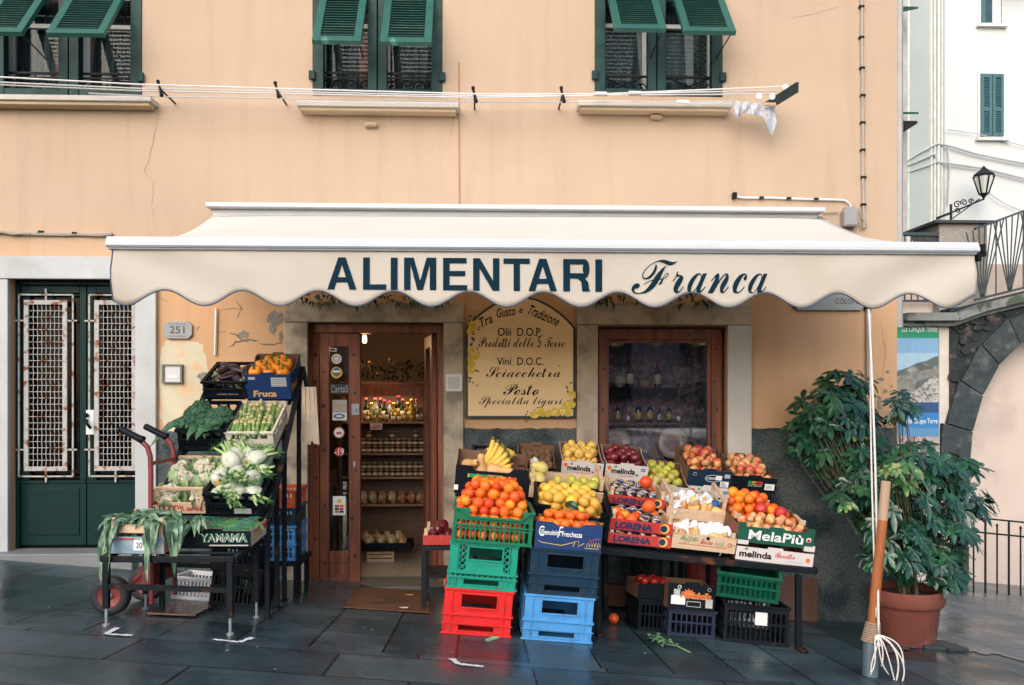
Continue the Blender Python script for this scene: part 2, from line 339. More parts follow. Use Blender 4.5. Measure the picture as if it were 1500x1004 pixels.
# ================================================================== THE SETTING
# ------------------------------------------------------------------ sloping paved street
def pave_mat():
    m = bpy.data.materials.new('wet_stone_paving'); m.use_nodes = True; nt = m.node_tree; N = nt.nodes; L = nt.links; b = N['Principled BSDF']
    tc = N.new('ShaderNodeTexCoord'); sep = N.new('ShaderNodeSeparateXYZ'); L.new(tc.outputs['Object'], sep.inputs[0])
    def combo(a, c):
        q = N.new('ShaderNodeCombineXYZ'); L.new(sep.outputs[a], q.inputs[0]); L.new(sep.outputs[c], q.inputs[1]); return q.outputs[0]
    def brick(vec, w, h, off):
        k = N.new('ShaderNodeTexBrick'); k.inputs['Scale'].default_value = 1; k.inputs['Brick Width'].default_value = w; k.inputs['Row Height'].default_value = h
        k.inputs['Mortar Size'].default_value = .008; k.inputs['Mortar Smooth'].default_value = .4; k.offset = off
        k.inputs['Color1'].default_value = (.017, .034, .041, 1); k.inputs['Color2'].default_value = (.046, .074, .085, 1); k.inputs['Mortar'].default_value = (.003, .005, .006, 1)
        ad = N.new('ShaderNodeVectorMath'); ad.inputs[1].default_value = (.31, .12, 0); L.new(vec, ad.inputs[0]); L.new(ad.outputs[0], k.inputs['Vector']); return k
    k1 = brick(combo('Y', 'X'), 1.15, .37, .37); k2 = brick(combo('X', 'Y'), .95, .46, .4)
    lt = N.new('ShaderNodeMath'); lt.operation = 'LESS_THAN'; L.new(sep.outputs['Y'], lt.inputs[0]); lt.inputs[1].default_value = -2.33
    def mix(fac, a, c):
        q = N.new('ShaderNodeMix'); q.data_type = 'RGBA'; L.new(fac, q.inputs['Factor']); L.new(a, q.inputs['A']); L.new(c, q.inputs['B']); return q.outputs['Result']
    col = mix(lt.outputs[0], k1.outputs['Color'], k2.outputs['Color']); ht = mix(lt.outputs[0], k1.outputs['Fac'], k2.outputs['Fac'])
    def nz(sc, det=6, rg=.6, vec=None):
        n = N.new('ShaderNodeTexNoise'); n.inputs['Scale'].default_value = sc; n.inputs['Detail'].default_value = det; n.inputs['Roughness'].default_value = rg
        L.new(vec or tc.outputs['Object'], n.inputs['Vector']); return n.outputs['Fac']
    def mr(x, lo, hi, a=.3, c=.7):
        q = N.new('ShaderNodeMapRange'); q.inputs['From Min'].default_value = a; q.inputs['From Max'].default_value = c; q.inputs['To Min'].default_value = lo; q.inputs['To Max'].default_value = hi; L.new(x, q.inputs['Value']); return q.outputs[0]
    hs = N.new('ShaderNodeHueSaturation'); L.new(col, hs.inputs['Color']); L.new(mr(nz(2.2), .6, 1.5), hs.inputs['Value']); L.new(hs.outputs[0], b.inputs['Base Color'])
    L.new(mr(nz(1.1, 5), .16, .5, .38, .62), b.inputs['Roughness']); b.inputs['Specular IOR Level'].default_value = .4
    sc = N.new('ShaderNodeMath'); sc.operation = 'MULTIPLY_ADD'; L.new(nz(42), sc.inputs[0]); sc.inputs[1].default_value = .35
    iv = N.new('ShaderNodeMath'); iv.operation = 'SUBTRACT'; iv.inputs[0].default_value = 1; L.new(ht, iv.inputs[1]); L.new(iv.outputs[0], sc.inputs[2])
    ad2 = N.new('ShaderNodeMath'); ad2.operation = 'ADD'; L.new(sc.outputs[0], ad2.inputs[0]); L.new(mr(nz(7), 0, .5), ad2.inputs[1])
    bp = N.new('ShaderNodeBump'); bp.inputs['Strength'].default_value = .55; bp.inputs['Distance'].default_value = .006; L.new(ad2.outputs[0], bp.inputs['Height']); L.new(bp.outputs[0], b.inputs['Normal'])
    return m
PAVE = pave_mat()
gm = MB()
xs = [-60, -20, -9, -4, 0, 4, 9, 20, 60]; ys = [-60, -20, -7, -5, -3, -1.5, 0, 2, 6, 12, 60]
for i in range(len(xs) - 1):
    for j in range(len(ys) - 1):
        q = [(xs[i], ys[j]), (xs[i+1], ys[j]), (xs[i+1], ys[j+1]), (xs[i], ys[j+1])]
        gm.add([(x, y, G(max(-9, min(9, x)), max(y, -7))) for x, y in q], [(0, 1, 2, 3)])
ground = tag(gm.build('pavement', PAVE), kind='structure')
CHALK = mat('white_road_paint', (.66, .68, .68), .8, .15, 20, .3, 60)
def gpix(px, py):
    d = FWD + RGT * ((px - CX) / F) + Vector((0, 0, 1)) * ((HY - py) / F)
    t = (GA + GB * CAM.x + GC * CAM.y - CAM.z) / (d.z - GB * d.x - GC * d.y); return CAM + d * t
def mark(pix):
    mb = MB()
    pts = [gpix(*p) for p in pix]
    for a, b in zip(pts[:-1], pts[1:]):
        d = (b - a).normalized(); n = Vector((-d.y, d.x, 0)); k = 9; vs = []
        for i in range(k + 1):
            c = a.lerp(b, i / k); w = .020 * random.uniform(.5, 1.15)
            for s in (1, -1): q = c + n * w * s; vs.append((q.x, q.y, G(q.x, q.y) + .004 + (.001 if a is pts[0] else 0)))
        mb.add(vs, [(2*i, 2*i+1, 2*i+3, 2*i+2) for i in range(k)])
    mb.build('paint_mark', CHALK, ground)
mark([(172, 921), (155, 930), (194, 932)]); mark([(313, 938), (350, 942), (370, 935)]); mark([(708, 978), (672, 974), (662, 966)])
# fallen bits on the stones
lm = MB()
for k in range(110):
    x = random.uniform(-4, 4.5); y = random.uniform(-3.2, -.3); z = G(x, y) + .003; r = random.uniform(.003, .010); a = random.uniform(0, 6.3)
    lm.add([(x + r*math.cos(a), y + r*math.sin(a), z), (x + .6*r*math.cos(a+1.8), y + .6*r*math.sin(a+1.8), z+.002), (x - r*math.cos(a), y - r*math.sin(a), z), (x + .6*r*math.cos(a-1.6), y + .6*r*math.sin(a-1.6), z+.001)], [(0, 1, 2, 3)], k % 3 and 0)
tag(lm.build('leaf_litter', [mat('dry_scraps', (.22, .19, .14), .8, .5, 60)]), 'pale scraps and dry bits scattered over the wet dark paving', 'litter', kind='stuff')

# ------------------------------------------------------------------ the shop building
bld = thing('shop_building', 'peach plastered building with green shuttered windows above and a grocery shop below', 'building', (0, 0, 0))
def X(px, Y=0.0): return P(px, 500, Y).x
def Z(px, py, Y=0.0): return P(px, py, Y).z
XR = X(1314)
def hole(x0, x1, ytop, ybot): return (X(x0), X(x1), Z((x0+x1)/2, ytop), Z((x0+x1)/2, ybot))
def hz(x0, x1, ytop, ybot):
    a = Z((x0+x1)/2, ybot) + 3; b = Z((x0+x1)/2, ytop) + 3; return (X(x0), X(x1), a, b)
H_W = [(-10, 208), (458, 648), (871, 1058)]
holes = [hz(a, b, -110, 141) for a, b in H_W] + [hz(14, 204, 408, 860), hz(449, 656, 473, 900), hz(874, 1067, 478, 690)]
wm = MB(); wm.panel(XR + 9, 13, holes, .28, T(0, 0, -3), x0=-9)
wm.box(XR - .28, XR, .28, 3.2, -3, 10); wm.box(-9, XR - .28, 2.9, 3.2, -3, 10)
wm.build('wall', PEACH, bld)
MB().box(-9.3, XR + .3, -.35, 3.5, 10, 10.2).build('roof', mat('roof_tiles', (.3, .12, .07), .8, .2, 9, .4, 20), bld)
def plinth(x0, x1, ytop, t=.018):
    z1 = Z((x0+x1)/2, ytop); n = max(4, int((X(x1) - X(x0)) / .05)); a, b = X(x0), X(x1)
    top = [(a + (b - a) * i / n, z1 + random.uniform(-.006, .006)) for i in range(n + 1)]
    MB().prism([(a, -2.5)] + [(b, -2.5)] + top[::-1], -t, .0).build('plinth', ROUGHCAST, bld)
plinth(231.5, 419, 632); plinth(679, 844, 628); plinth(1099, 1312, 627)
def stone(x0, x1, y0, y1, t, m=STONE, back=.0, name='door_surround'):
    xm = (x0 + x1) / 2
    MB().box(X(x0), X(x1), -t, back, Z(xm, y1), Z(xm, y0)).build(name, m, bld, bev=.006)
# grey marble round the house door, worn limestone round the shop door and window
stone(-60, 232, 377, 410, .05, MARBLE); stone(-60, 16, 410.3, 900, .045, MARBLE); stone(201, 231.5, 410.3, 900, .045, MARBLE)
stone(418, 680, 444, 473, .045); stone(418, 452, 473.3, 900, .04); stone(650, 679, 473.3, 900, .04)
stone(844, 1099, 446, 477, .045); stone(844, 875, 477.3, 900, .04); stone(1064, 1099, 477.3, 900, .04, mat('pale_limestone', (.50, .47, .43), .7, .12, 3, .25, 30))
MB().box(X(875), X(1064), -.03, .0, -2, Z(970, 690)).build('apron_wall', ROUGHCAST, bld)
MB().box(X(-20), X(206), -.16, .1, -1.2, Z(100, 806)).build('door_step', mat('worn_step_stone', (.16, .17, .17), .6, .2, 4, .2, 30), bld, bev=.01)
MB().box(X(452), X(652), -.10, .28, -1.2, Z(550, 856)).build('threshold', mat('threshold_stone', (.10, .10, .095), .6, .2, 4, .2, 30), bld, bev=.008)
# peeling paint and cracks in the plaster
PALEPATCH = mat('bare_cream_plaster', (.56, .50, .37), .9, .10, 4, .3, 40, col2=(.62, .42, .25), c2scale=6, c2lo=.5, c2hi=.62)
def blob(cx, cy, rx, ry, m, y=-.002, n=40, amp=.3, name='plaster_patch'):
    c = P(cx, cy); rx, ry = rx / 188, ry / 188; s = random.uniform(0, 99); pts = []
    for k in range(n):
        t = 2 * math.pi * k / n; r = 1 + amp * (mnoise.noise((3*math.cos(t) + s, 3*math.sin(t), s)) + .5 * mnoise.noise((9*math.cos(t), 9*math.sin(t) + s, s)))
        pts.append((c.x + rx * r * math.cos(t), c.z + ry * r * math.sin(t)))
    MB().prism(pts, y, .0).build(name, m, bld)
def sq(t, p=.45): return math.copysign(abs(t) ** p, t)
def patchrect(x0, x1, y0, y1, m, y):
    pts = []; n = 60
    for k in range(n):
        t = 2 * math.pi * k / n; a, b = sq(math.cos(t)), sq(math.sin(t)); j = 1 + .10 * mnoise.noise((4*math.cos(t), 4*math.sin(t), x0))
        p = P((x0+x1)/2 + a*j*(x1-x0)/2, (y0+y1)/2 - b*j*(y1-y0)/2); pts.append((p.x, p.z))
    MB().prism(pts, y, .0).build('plaster_patch', m, bld)
patchrect(234, 304, 500, 634, PALEPATCH, -.003)
GREYPATCH = mat('bare_grey_plaster', (.23, .215, .19), .95, .25, 8, .8, 40)
blob(404, 466, 12, 10, GREYPATCH, -.004, amp=.4); blob(399, 482, 5, 7, GREYPATCH, -.003, amp=.4); blob(300, 552, 11, 6, GREYPATCH, -.005, amp=.4)
blob(412, 492, 3, 6, GREYPATCH, -.003, amp=.7); blob(357, 490, 7, 5, GREYPATCH, -.0035, amp=.5)
for c in [(1300, 545, 3, 2), (1290, 556, 5, 2.5), (1297, 573, 4, 3), (1288, 590, 3, 8), (1306, 566, 2, 2)]: blob(*c, GREYPATCH, -.003, amp=.9)
def crack(pix, w=.004, m=None):
    mb = MB(); pts = []
    for (a, b), (c, d) in zip(pix[:-1], pix[1:]):
        n = max(2, int(math.hypot(c-a, d-b) / 5))
        for i in range(n): pts.append(P(a + (c-a)*i/n + random.uniform(-1.3, 1.3), b + (d-b)*i/n + random.uniform(-1, 1)))
    pts.append(P(*pix[-1])); vs = []
    for i, p in enumerate(pts):
        d = (pts[min(i+1, len(pts)-1)] - pts[max(i-1, 0)]).normalized(); n = Vector((-d.z, 0, d.x)); ww = w * random.uniform(.3, 1) * (1 - abs(2*i/len(pts)-1)**3)
        vs += [(p.x + n.x*ww, -.0015, p.z + n.z*ww), (p.x - n.x*ww, -.0015, p.z - n.z*ww)]
    mb.add(vs, [(2*i, 2*i+1, 2*i+3, 2*i+2) for i in range(len(pts)-1)]); mb.build('crack', m or mat('crack_brown', (.30, .205, .14), .95), bld)  # default crack colour is a brown darker than the plaster
crack([(222, 145), (232, 162), (228, 190), (219, 232), (212, 252), (226, 268), (222, 300), (229, 338)], .0034)
GC_ = mat('crack_grey', (.17, .15, .125), .95)
crack([(333, 512), (345, 502), (362, 498), (378, 500)], .011, GC_); crack([(335, 486), (350, 493), (357, 500)], .011, GC_); crack([(378, 503), (396, 505), (414, 503)], .012, GC_)
crack([(345, 437), (354, 452), (348, 466)], .006, GC_); crack([(318, 456), (340, 452), (356, 453)], .003, GC_); crack([(316, 486), (330, 486)], .005, GC_)
crack([(232, 434), (246, 442)], .004, GC_); crack([(288, 487), (293, 478)], .007, GC_); crack([(264, 560), (280, 552)], .004, GC_); crack([(575, 155), (573, 180)], .003)
crack([(655, 152), (664, 172), (660, 200)], .003); crack([(1150, 28), (1190, 22), (1230, 10)], .002); crack([(1290, 470), (1297, 520), (1292, 560)], .004)
for cx, cy in ((544, 184), (960, 173)):
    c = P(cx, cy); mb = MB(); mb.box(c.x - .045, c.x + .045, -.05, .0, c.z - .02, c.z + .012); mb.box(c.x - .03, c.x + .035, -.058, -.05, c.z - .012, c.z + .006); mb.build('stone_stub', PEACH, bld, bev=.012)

# ---- upper windows: green persiana shutters with the lower flaps swung out
PANEDK = glass('upper_pane', (.75, .8, .8), .012)
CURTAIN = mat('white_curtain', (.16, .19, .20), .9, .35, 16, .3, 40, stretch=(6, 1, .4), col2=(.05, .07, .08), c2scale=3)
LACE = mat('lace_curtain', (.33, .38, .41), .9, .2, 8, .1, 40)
def lace_mat():
    m = bpy.data.materials.new('lace_pattern'); m.use_nodes = True; nt = m.node_tree; N = nt.nodes; L = nt.links; b = N['Principled BSDF']
    tc = N.new('ShaderNodeTexCoord'); v = N.new('ShaderNodeTexVoronoi'); v.inputs['Scale'].default_value = 22; v.inputs['Randomness'].default_value = .25; L.new(tc.outputs['Object'], v.inputs['Vector'])
    w = N.new('ShaderNodeMath'); w.operation = 'SINE'; ml = N.new('ShaderNodeMath'); ml.operation = 'MULTIPLY'; ml.inputs[1].default_value = 22; L.new(v.outputs['Distance'], ml.inputs[0]); L.new(ml.outputs[0], w.inputs[0])
    cr = N.new('ShaderNodeValToRGB'); cr.color_ramp.elements[0].color = (.05, .08, .095, 1); cr.color_ramp.elements[1].color = (.26, .31, .34, 1); L.new(w.outputs[0], cr.inputs[0]); L.new(cr.outputs[0], b.inputs['Base Color']); b.inputs['Roughness'].default_value = .9
    return m
LACEP = lace_mat()
PINK = mat('pink_curtain', (.50, .22, .20), .9, .2, 10)
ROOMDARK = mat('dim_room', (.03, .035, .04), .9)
def scroll(mb, c, r, y, flip=1, th=.006):
    pts = []
    for k in range(26):
        t = k / 25 * 2.6 * math.pi; rr = r * (1 - .75 * k / 25); pts.append((c[0] + flip * rr * math.cos(t), y, c[1] + rr * math.sin(t)))
    mb.tube(pts, th, 5)
def upper_window(k, x0, x1, mids, sill, flaps, lace):
    xa, xb = X(x0), X(x1); zb = Z((x0+x1)/2, 141); zt = Z((x0+x1)/2, -110); ml, mr_ = X(mids[0]), X(mids[1]); sw = .085
    w = MB()
    w.box(xa, xa + sw, -.012, .06, zb, zt); w.box(xb - sw, xb, -.012, .06, zb, zt)
    mc = (ml + mr_) / 2; w.box(ml, mc - .004, -.010, .06, zb, zt); w.box(mc + .004, mr_, -.012, .06, zb, zt)
    zr = Z((x0+x1)/2, -8)
    for a, b in ((xa + sw, ml), (mr_, xb - sw)):
        w.box(a, b, -.008, .055, zb, zb + .055); w.box(a, b, -.008, .055, zr, zr + .08); w.box(a, b, -.008, .055, zt - .08, zt)
        z = zr + .1
        while z < zt - .1: w.box(a, b, .0, .04, z, z + .012); z += .04
    win = w.build('window', DKGREEN, bld, bev=.004)
    for s in (xa, xb):                                            # hinge bosses
        for py in (112,): z = Z(x0, py); MB().box(s - .025, s + .025, -.035, -.012, z - .035, z + .035).build('hinge', DKGREEN, win, bev=.006)
    # inner casement, panes, curtains
    c = MB(); yy = .17
    for a, b in ((xa + .02, mc - .03), (mc + .03, xb - .02)):
        for (p, q, r_, s) in ((a, a + .05, zb, zt), (b - .05, b, zb, zt), (a + .05, b - .05, zb, zb + .06), (a + .05, b - .05, Z((x0+x1)/2, 28), Z((x0+x1)/2, 22))): c.box(p, q, yy, yy + .04, r_, s)
    c.build('casement', WHITEPL, win)
    MB().box(xa + .02, xb - .02, yy + .015, yy + .02, zb, zt).build('pane', PANEDK, win)
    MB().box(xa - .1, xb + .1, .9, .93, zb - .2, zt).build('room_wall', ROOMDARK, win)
    cu = MB(); n = 60; vs = []
    for i in range(n + 1):
        u = i / n; x = xa + .04 + u * (xb - xa - .08); y = .25 + .018 * math.sin(u * 75) + .012 * math.sin(u * 31 + k)
        vs += [(x, y, zb), (x, y, zt)]
    cu.add(vs, [(2*i, 2*i+2, 2*i+3, 2*i+1) for i in range(n)]); cu.build('curtain', LACEP if lace else CURTAIN, win, smooth=True)
    for u, w0, w1, fl in ((.30, .10, .03, 1), (.62, .05, .12, -1)) if not lace else ((.30, .06, .10, 1), (.72, .10, .05, 1)):
        xm = xa + u * (xb - xa); MB().add([(xm, .215, zt), (xm + w0, .215, zt), (xm + fl*w1 + .06, .215, zb + .12), (xm + fl*w1, .215, zb + .18)], [(0, 1, 2, 3)]).build('drape', PINK if not lace else mat('pale_drape', (.55, .50, .52), .9, .2, 10), win)
    # wrought iron rail
    rl = MB(); z1, z0 = Z((x0+x1)/2, 101 if not lace else 106), Z((x0+x1)/2, 136); y = .10
    for a, b in ((xa + .02, ml + .02), (mr_ - .02, xb - .02)):
        rl.box(a, b, y - .008, y + .008, z1 - .008, z1 + .008); rl.box(a, b, y - .008, y + .008, z0, z0 + .014); d = b - a
        if lace:
            rl.tube([(a, y, z0), (b - .03, y, z1)], .007, 5); rl.tube([(a + d * .1, y, z1), (b, y, z0)], .007, 5); scroll(rl, (b - .06, z0 + .06), .05, y, 1)
        else:
            rl.box(a, b, y - .006, y + .006, z1 - .04, z1 - .03); q = 4; zc = (z0 + z1) / 2 - .015
            for i in range(q): scroll(rl, (a + d * (i + .5) / q, zc), .058, y, 1 if i % 2 else -1, .008)
            for i in range(q + 1): rl.tube([(a + d * i / q, y, z0), (a + d * i / q, y, z1)], .006, 5)
    rl.build('window_rail', IRON, win)
    # swung-out flaps
    for (f0, f1, fy) in flaps:
        p0, p1 = P(f0, fy, -.40), P(f1, fy, -.40); zh = Z((x0+x1)/2, -8); yh = -.02; wd = p1.x - p0.x
        dz = zh - p0.z; L_ = math.hypot(.38, dz); ang = math.atan2(.38, dz)
        fb = MB(); st = .055
        fb.box(0, st, -.018, .018, -L_, 0); fb.box(wd - st, wd, -.018, .018, -L_, 0); fb.box(st, wd - st, -.018, .018, -L_, -L_ + .06); fb.box(st, wd - st, -.018, .018, -.06, 0)
        z = -L_ + .075
        while z < -.07:
            fb.add([(st, -.016, z), (wd - st, -.016, z), (wd - st, .014, z + .022), (st, .014, z + .022), (st, -.016, z + .007), (wd - st, -.016, z + .007), (wd - st, .014, z + .029), (st, .014, z + .029)],
                   [(0,3,2,1),(4,5,6,7),(0,1,5,4),(1,2,6,5),(2,3,7,6),(3,0,4,7)]); z += .033
        fb.build('shutter_flap', GREENFLAP, win, bev=.003, M=T(p0.x, yh, zh) @ RX(-ang))
        MB().tube([(p0.x + wd * .9, -.0, zh - .5), (p1.x - .02, -.40, p0.z + .02)], .005, 5).build('stay_rod', IRON, win)
    # sill
    s0, s1, sy = sill; sb = MB(); a, b = X(s0, -.14), X(s1, -.14); zt_ = P((s0+s1)/2, sy, -.14).z
    sb.box(a, b, -.14, .0, zt_ - .04, zt_); sb.box(a + .02, b - .02, -.115, .0, zt_ - .066, zt_ - .04, 1); sb.build('window_sill', [SILL, SILLUNDER], bld, bev=.005)
upper_window(0, -10, 208, (86, 116), (-40, 221, 139), [(-36, 33, 49), (68, 153, 51)], False)
upper_window(1, 458, 648, (539, 567), (434, 672, 148.5), [(457, 529, 62), (557, 632, 64)], False)
upper_window(2, 871, 1058, (949, 975), (847, 1073, 148), [(900, 976, 44), (1001, 1078, 48)], True)

# ---- green house door with rusty white grilles
def house_door():
    zt, zb = Z(100, 410), Z(100, 806); y0 = .10; xa, xb = X(14) + .0, X(204); xm = X(118)
    d = MB(); d.box(xa, xb, y0 + .06, y0 + .10, zb, zt); d.box(xa, xa + .03, y0 - .02, y0 + .06, zb, zt); d.box(xb - .03, xb, y0 - .02, y0 + .06, zb, zt); d.box(xa + .03, xb - .03, y0 - .02, y0 + .06, zt - .03, zt)
    door = d.build('house_door', DOORGREEN, bld, bev=.003)
    for a, b, g0, g1 in ((X(20), xm - .003, X(29), X(108)), (xm + .003, X(202), X(131), X(207))):
        zs = Z(60, 706); l = MB()
        l.box(a, b, y0, y0 + .055, zb + .02, zs); l.box(a, a + .07, y0, y0 + .055, zs, zt - .035); l.box(b - .05, b, y0, y0 + .055, zs, zt - .035); l.box(a + .07, b - .05, y0, y0 + .055, zt - .09, zt - .035)
        l.box(a + .05, b - .05, y0 - .008, y0, zb + .1, zs - .06); l.box(a, b, y0 - .014, y0, zs - .02, zs)
        leaf = l.build('door_leaf', DOORGREEN, door, bev=.004)
        MB().box(a + .07, b - .05, y0 + .035, y0 + .04, zs, zt - .09).build('pane', glass('door_pane', (.02, .025, .025), .006), leaf)
    for ox0, ox1, ix0, ix1, hx0, hx1 in ((28, 107, 36, 99, 21, 113), (131, 213, 139, 200, 124, 215)):
        g = MB(); y = y0 - .03
        def zz(py): return Z(60, py, y)
        def xx(px): return X(px, y)
        a, b, c, e = xx(ox0), xx(ox1), zz(698), zz(432); b = min(b, X(203) - .0)
        for p, q in (((a, y, c), (a, y, e)), ((b, y, c), (b, y, e)), ((a, y, c), (b, y, c)), ((a, y, e), (b, y, e))): g.bar(p, q, .012, .012)
        xm2 = (xx(ix0) + xx(ix1)) / 2; z0, z1 = zz(690), zz(440); i0, i1 = xx(ix0), min(xx(ix1), X(203) - .012)
        g.bar((xm2, y, zz(423)), (xm2, y, z1), .012); g.bar((xm2, y, z0), (xm2, y, zz(707)), .012)
        for py in (470, 659): g.bar((xx(hx0), y, zz(py)), (i0, y, zz(py)), .012); g.bar((i1, y, zz(py)), (min(xx(hx1), X(204)), y, zz(py)), .012)
        g.box(i0, i0 + .034, y - .012, y + .004, z0, z1); g.box(i1 - .034, i1, y - .012, y + .004, z0, z1); g.box(i0 + .034, i1 - .034, y - .012, y + .004, z0, z0 + .034); g.box(i0 + .034, i1 - .034, y - .012, y + .004, z1 - .034, z1)
        gx0, gx1, gz0, gz1 = i0 + .034, i1 - .034, z0 + .034, z1 - .034
        for i in range(1, 8):
            x = gx0 + (gx1 - gx0) * i / 8; n = 26; g.tube([(x, y + .004 * (1 if k % 2 else -1), gz0 + (gz1 - gz0) * k / n) for k in range(n + 1)], .0029, 5)
        for k in range(1, 26):
            z = gz0 + (gz1 - gz0) * k / 26; g.tube([(gx0, y, z), (gx1, y, z)], .0029, 5)
        g.build('door_grille', RUSTWHITE, door)
    c = P(132, 618, y0 - .04); hp = MB().box(c.x - .03, c.x + .03, y0 - .045, y0 - .0, c.z - .1, c.z + .09).build('lock_plate', WHITEPL, door, bev=.003)
    h = MB(); h.tube([(c.x - .02, y0 - .045, c.z + .01), (c.x - .02, y0 - .09, c.z + .01), (c.x - .01, y0 - .095, c.z + .0), (c.x + .03, y0 - .095, c.z - .05)], .012, 8); h.ball((c.x - .02, y0 - .06, c.z + .05), .018); h.build('door_handle', BLACKPL, hp, smooth=True)
house_door()

# ---- shop door: fixed glazed leaf with stickers, second leaf swung inward
SHOPGL = glass('shop_pane', (.80, .83, .84), .07)
def shop_door():
    ya = .06; zt, zb = Z(550, 474), Z(550, 856); xa, xb = X(450), X(655)
    f = MB(); f.box(xa, xa + .03, ya, ya + .12, zb, zt); f.box(xb - .075, xb, ya, ya + .12, zb, zt); f.box(xa + .03, xb - .075, ya, ya + .12, Z(550, 487), zt)
    door = f.build('shop_door', WOODRED, bld, bev=.004)
    y = ya + .03; a, b = X(455, y), X(528, y); z1, z0 = Z(490, 488, y), Z(490, 853, y); g0, g1 = X(482, y), X(511, y); gt, gb = Z(490, 508, y), Z(490, 808, y)
    l = MB(); xmid = X(468, y)
    l.box(a, xmid - .002, y, y + .045, z0, z1); l.box(xmid + .002, g0, y - .003, y + .045, z0, z1); l.box(g1, b, y, y + .045, z0, z1); l.box(g0, g1, y, y + .045, gt, z1); l.box(g0, g1, y, y + .045, z0, z0 + .06); l.box(g0, g1, y, y + .045, gb - .09, gb - .0); l.box(g0, g1, y + .012, y + .03, z0 + .06, gb - .09)
    l.box(a, b, y - .012, y - .0035, z0, z0 + .035)
    leaf = l.build('door_leaf', WOODRED, door, bev=.004)
    kn = [(462, 520), (474, 545), (461, 600), (475, 660), (463, 700), (476, 740), (462, 790), (518, 520), (520, 576), (517, 640), (521, 690), (516, 760), (520, 815), (474, 595), (462, 655), (476, 825), (516, 730), (461, 560)]
    for i, (px, py) in enumerate(kn): p = P(px, py, y); disc(KNOT, leaf, p.x, p.z, random.uniform(.009, .017), y - .005 if px < 480 else y - .0015, 'knot', 10)
    MB().box(g0, g1, y + .02, y + .025, gb, gt).build('pane', SHOPGL, leaf)
    yp = y + .018
    def st(px, py, r, m): p = P(px, py, yp); return disc(m, leaf, p.x, p.z, r, yp, 'sticker')
    def sr(x0, x1, y0, y1, m): p, q = P(x0, y1, yp), P(x1, y0, yp); return rect(m, leaf, p.x, q.x, p.z, q.z, yp, 'sticker')
    def wr(s, body, x0, x1, y0, y1, m, **k): p, q = P(x0, y1, yp), P(x1, y0, yp); return text(body, m, s, p.x, q.x, p.z, q.z, yp - .002, **k)
    s = st(493, 526, .040, INKW); p = P(493, 526, yp); disc(INKGR, s, p.x, p.z, .028, yp - .0016); disc(INKW, s, p.x, p.z, .018, yp - .003)
    s = st(493, 546, .045, INKY); p = P(493, 545, yp); disc(INKB, s, p.x, p.z, .033, yp - .0016); rect(INKW, s, p.x - .028, p.x + .028, p.z - .006, p.z + .012, yp - .003); decal(INKR, s, [(p.x - .02, p.z - .02), (p.x + .02, p.z - .02), (p.x, p.z - .006)], yp - .003)
    s = sr(482.5, 510.5, 563, 577, ink('slate', (.03, .05, .06))); wr(s, 'CartaS', 484, 510, 565, 575, INKGR)
    s = sr(487, 508, 586, 604, INKGR); wr(s, 'Pago', 489, 506, 590, 600, INKT)
    s = sr(487, 508, 604.5, 616, INKW); p = P(497, 610, yp); decal(INKB, s, [(p.x + .045*math.cos(t*.3), p.z + .02*math.sin(t*.3)) for t in range(21)], yp - .0016); decal(INKW, s, [(p.x + .028*math.cos(t*.3), p.z + .009*math.sin(t*.3)) for t in range(21)], yp - .003)
    s = st(496.5, 634, .044, ink('dusty_red', (.40, .12, .11))); p = P(496.5, 634, yp); disc(INKW, s, p.x, p.z, .037, yp - .0016); rect(ink('dusty_red', None), s, p.x - .02, p.x + .02, p.z - .014, p.z + .006, yp - .003)
    s = st(497, 662, .036, INKR); wr(s, '-19', 490, 504, 657, 667, INKW, bold=.01)
    s = sr(487.5, 506, 727, 755, INKW); p = P(497, 744, yp)
    for i in range(3):
        for j in range(2): rect([INKO, INKN, INKR][(i + j) % 3], s, p.x - .035 + j*.037, p.x - .003 + j*.037, p.z - .04 + i*.022, p.z - .022 + i*.022, yp - .0016)
    disc(INKY, s, p.x, p.z + .052, .018, yp - .0016)
    s = sr(483.5, 493, 510, 515, INKW); q = P(488, 512.5, yp); rect(BLACKTEXT, s, q.x - .017, q.x + .017, q.z - .006, q.z + .006, yp - .0016)
    p = P(521, 600, y); lk = MB().box(p.x - .03, p.x + .03, y - .012, y, p.z - .045, p.z + .045).build('lock_plate', GREYMETAL, leaf, bev=.002); MB().lathe([(.012, 0), (.012, .03)], 12, M=T(p.x, y - .012, p.z) @ RX(R(90))).build('lock_knob', GREYMETAL, lk)
    p = P(519, 680, y); MB().box(p.x - .008, p.x + .008, y - .006, y, p.z - .02, p.z + .02).build('keyhole_plate', GREYMETAL, leaf)
    # inward leaf, hinged at the right jamb
    hx = X(640, ya + .1); w = .52
    l2 = MB(); h0, h1 = zb + .02, z1 - .0
    l2.box(0, .09, 0, .045, h0, h1); l2.box(w - .09, w, 0, .045, h0, h1); l2.box(.09, w - .09, 0, .045, h1 - .1, h1); l2.box(.09, w - .09, 0, .045, h0, h0 + .28)
    o = l2.build('door_leaf', WOODRED, door, bev=.004, M=T(hx, ya + .12, 0) @ RZ(R(100)))
    MB().box(.09, w - .09, .02, .025, h0 + .28, h1 - .1).build('pane', SHOPGL, o)
    MB().box(-.006 + .02, .07, -.004, .0, h1 - .42, h1 - .3).build('hinge_plate', GREYMETAL, o)
shop_door()

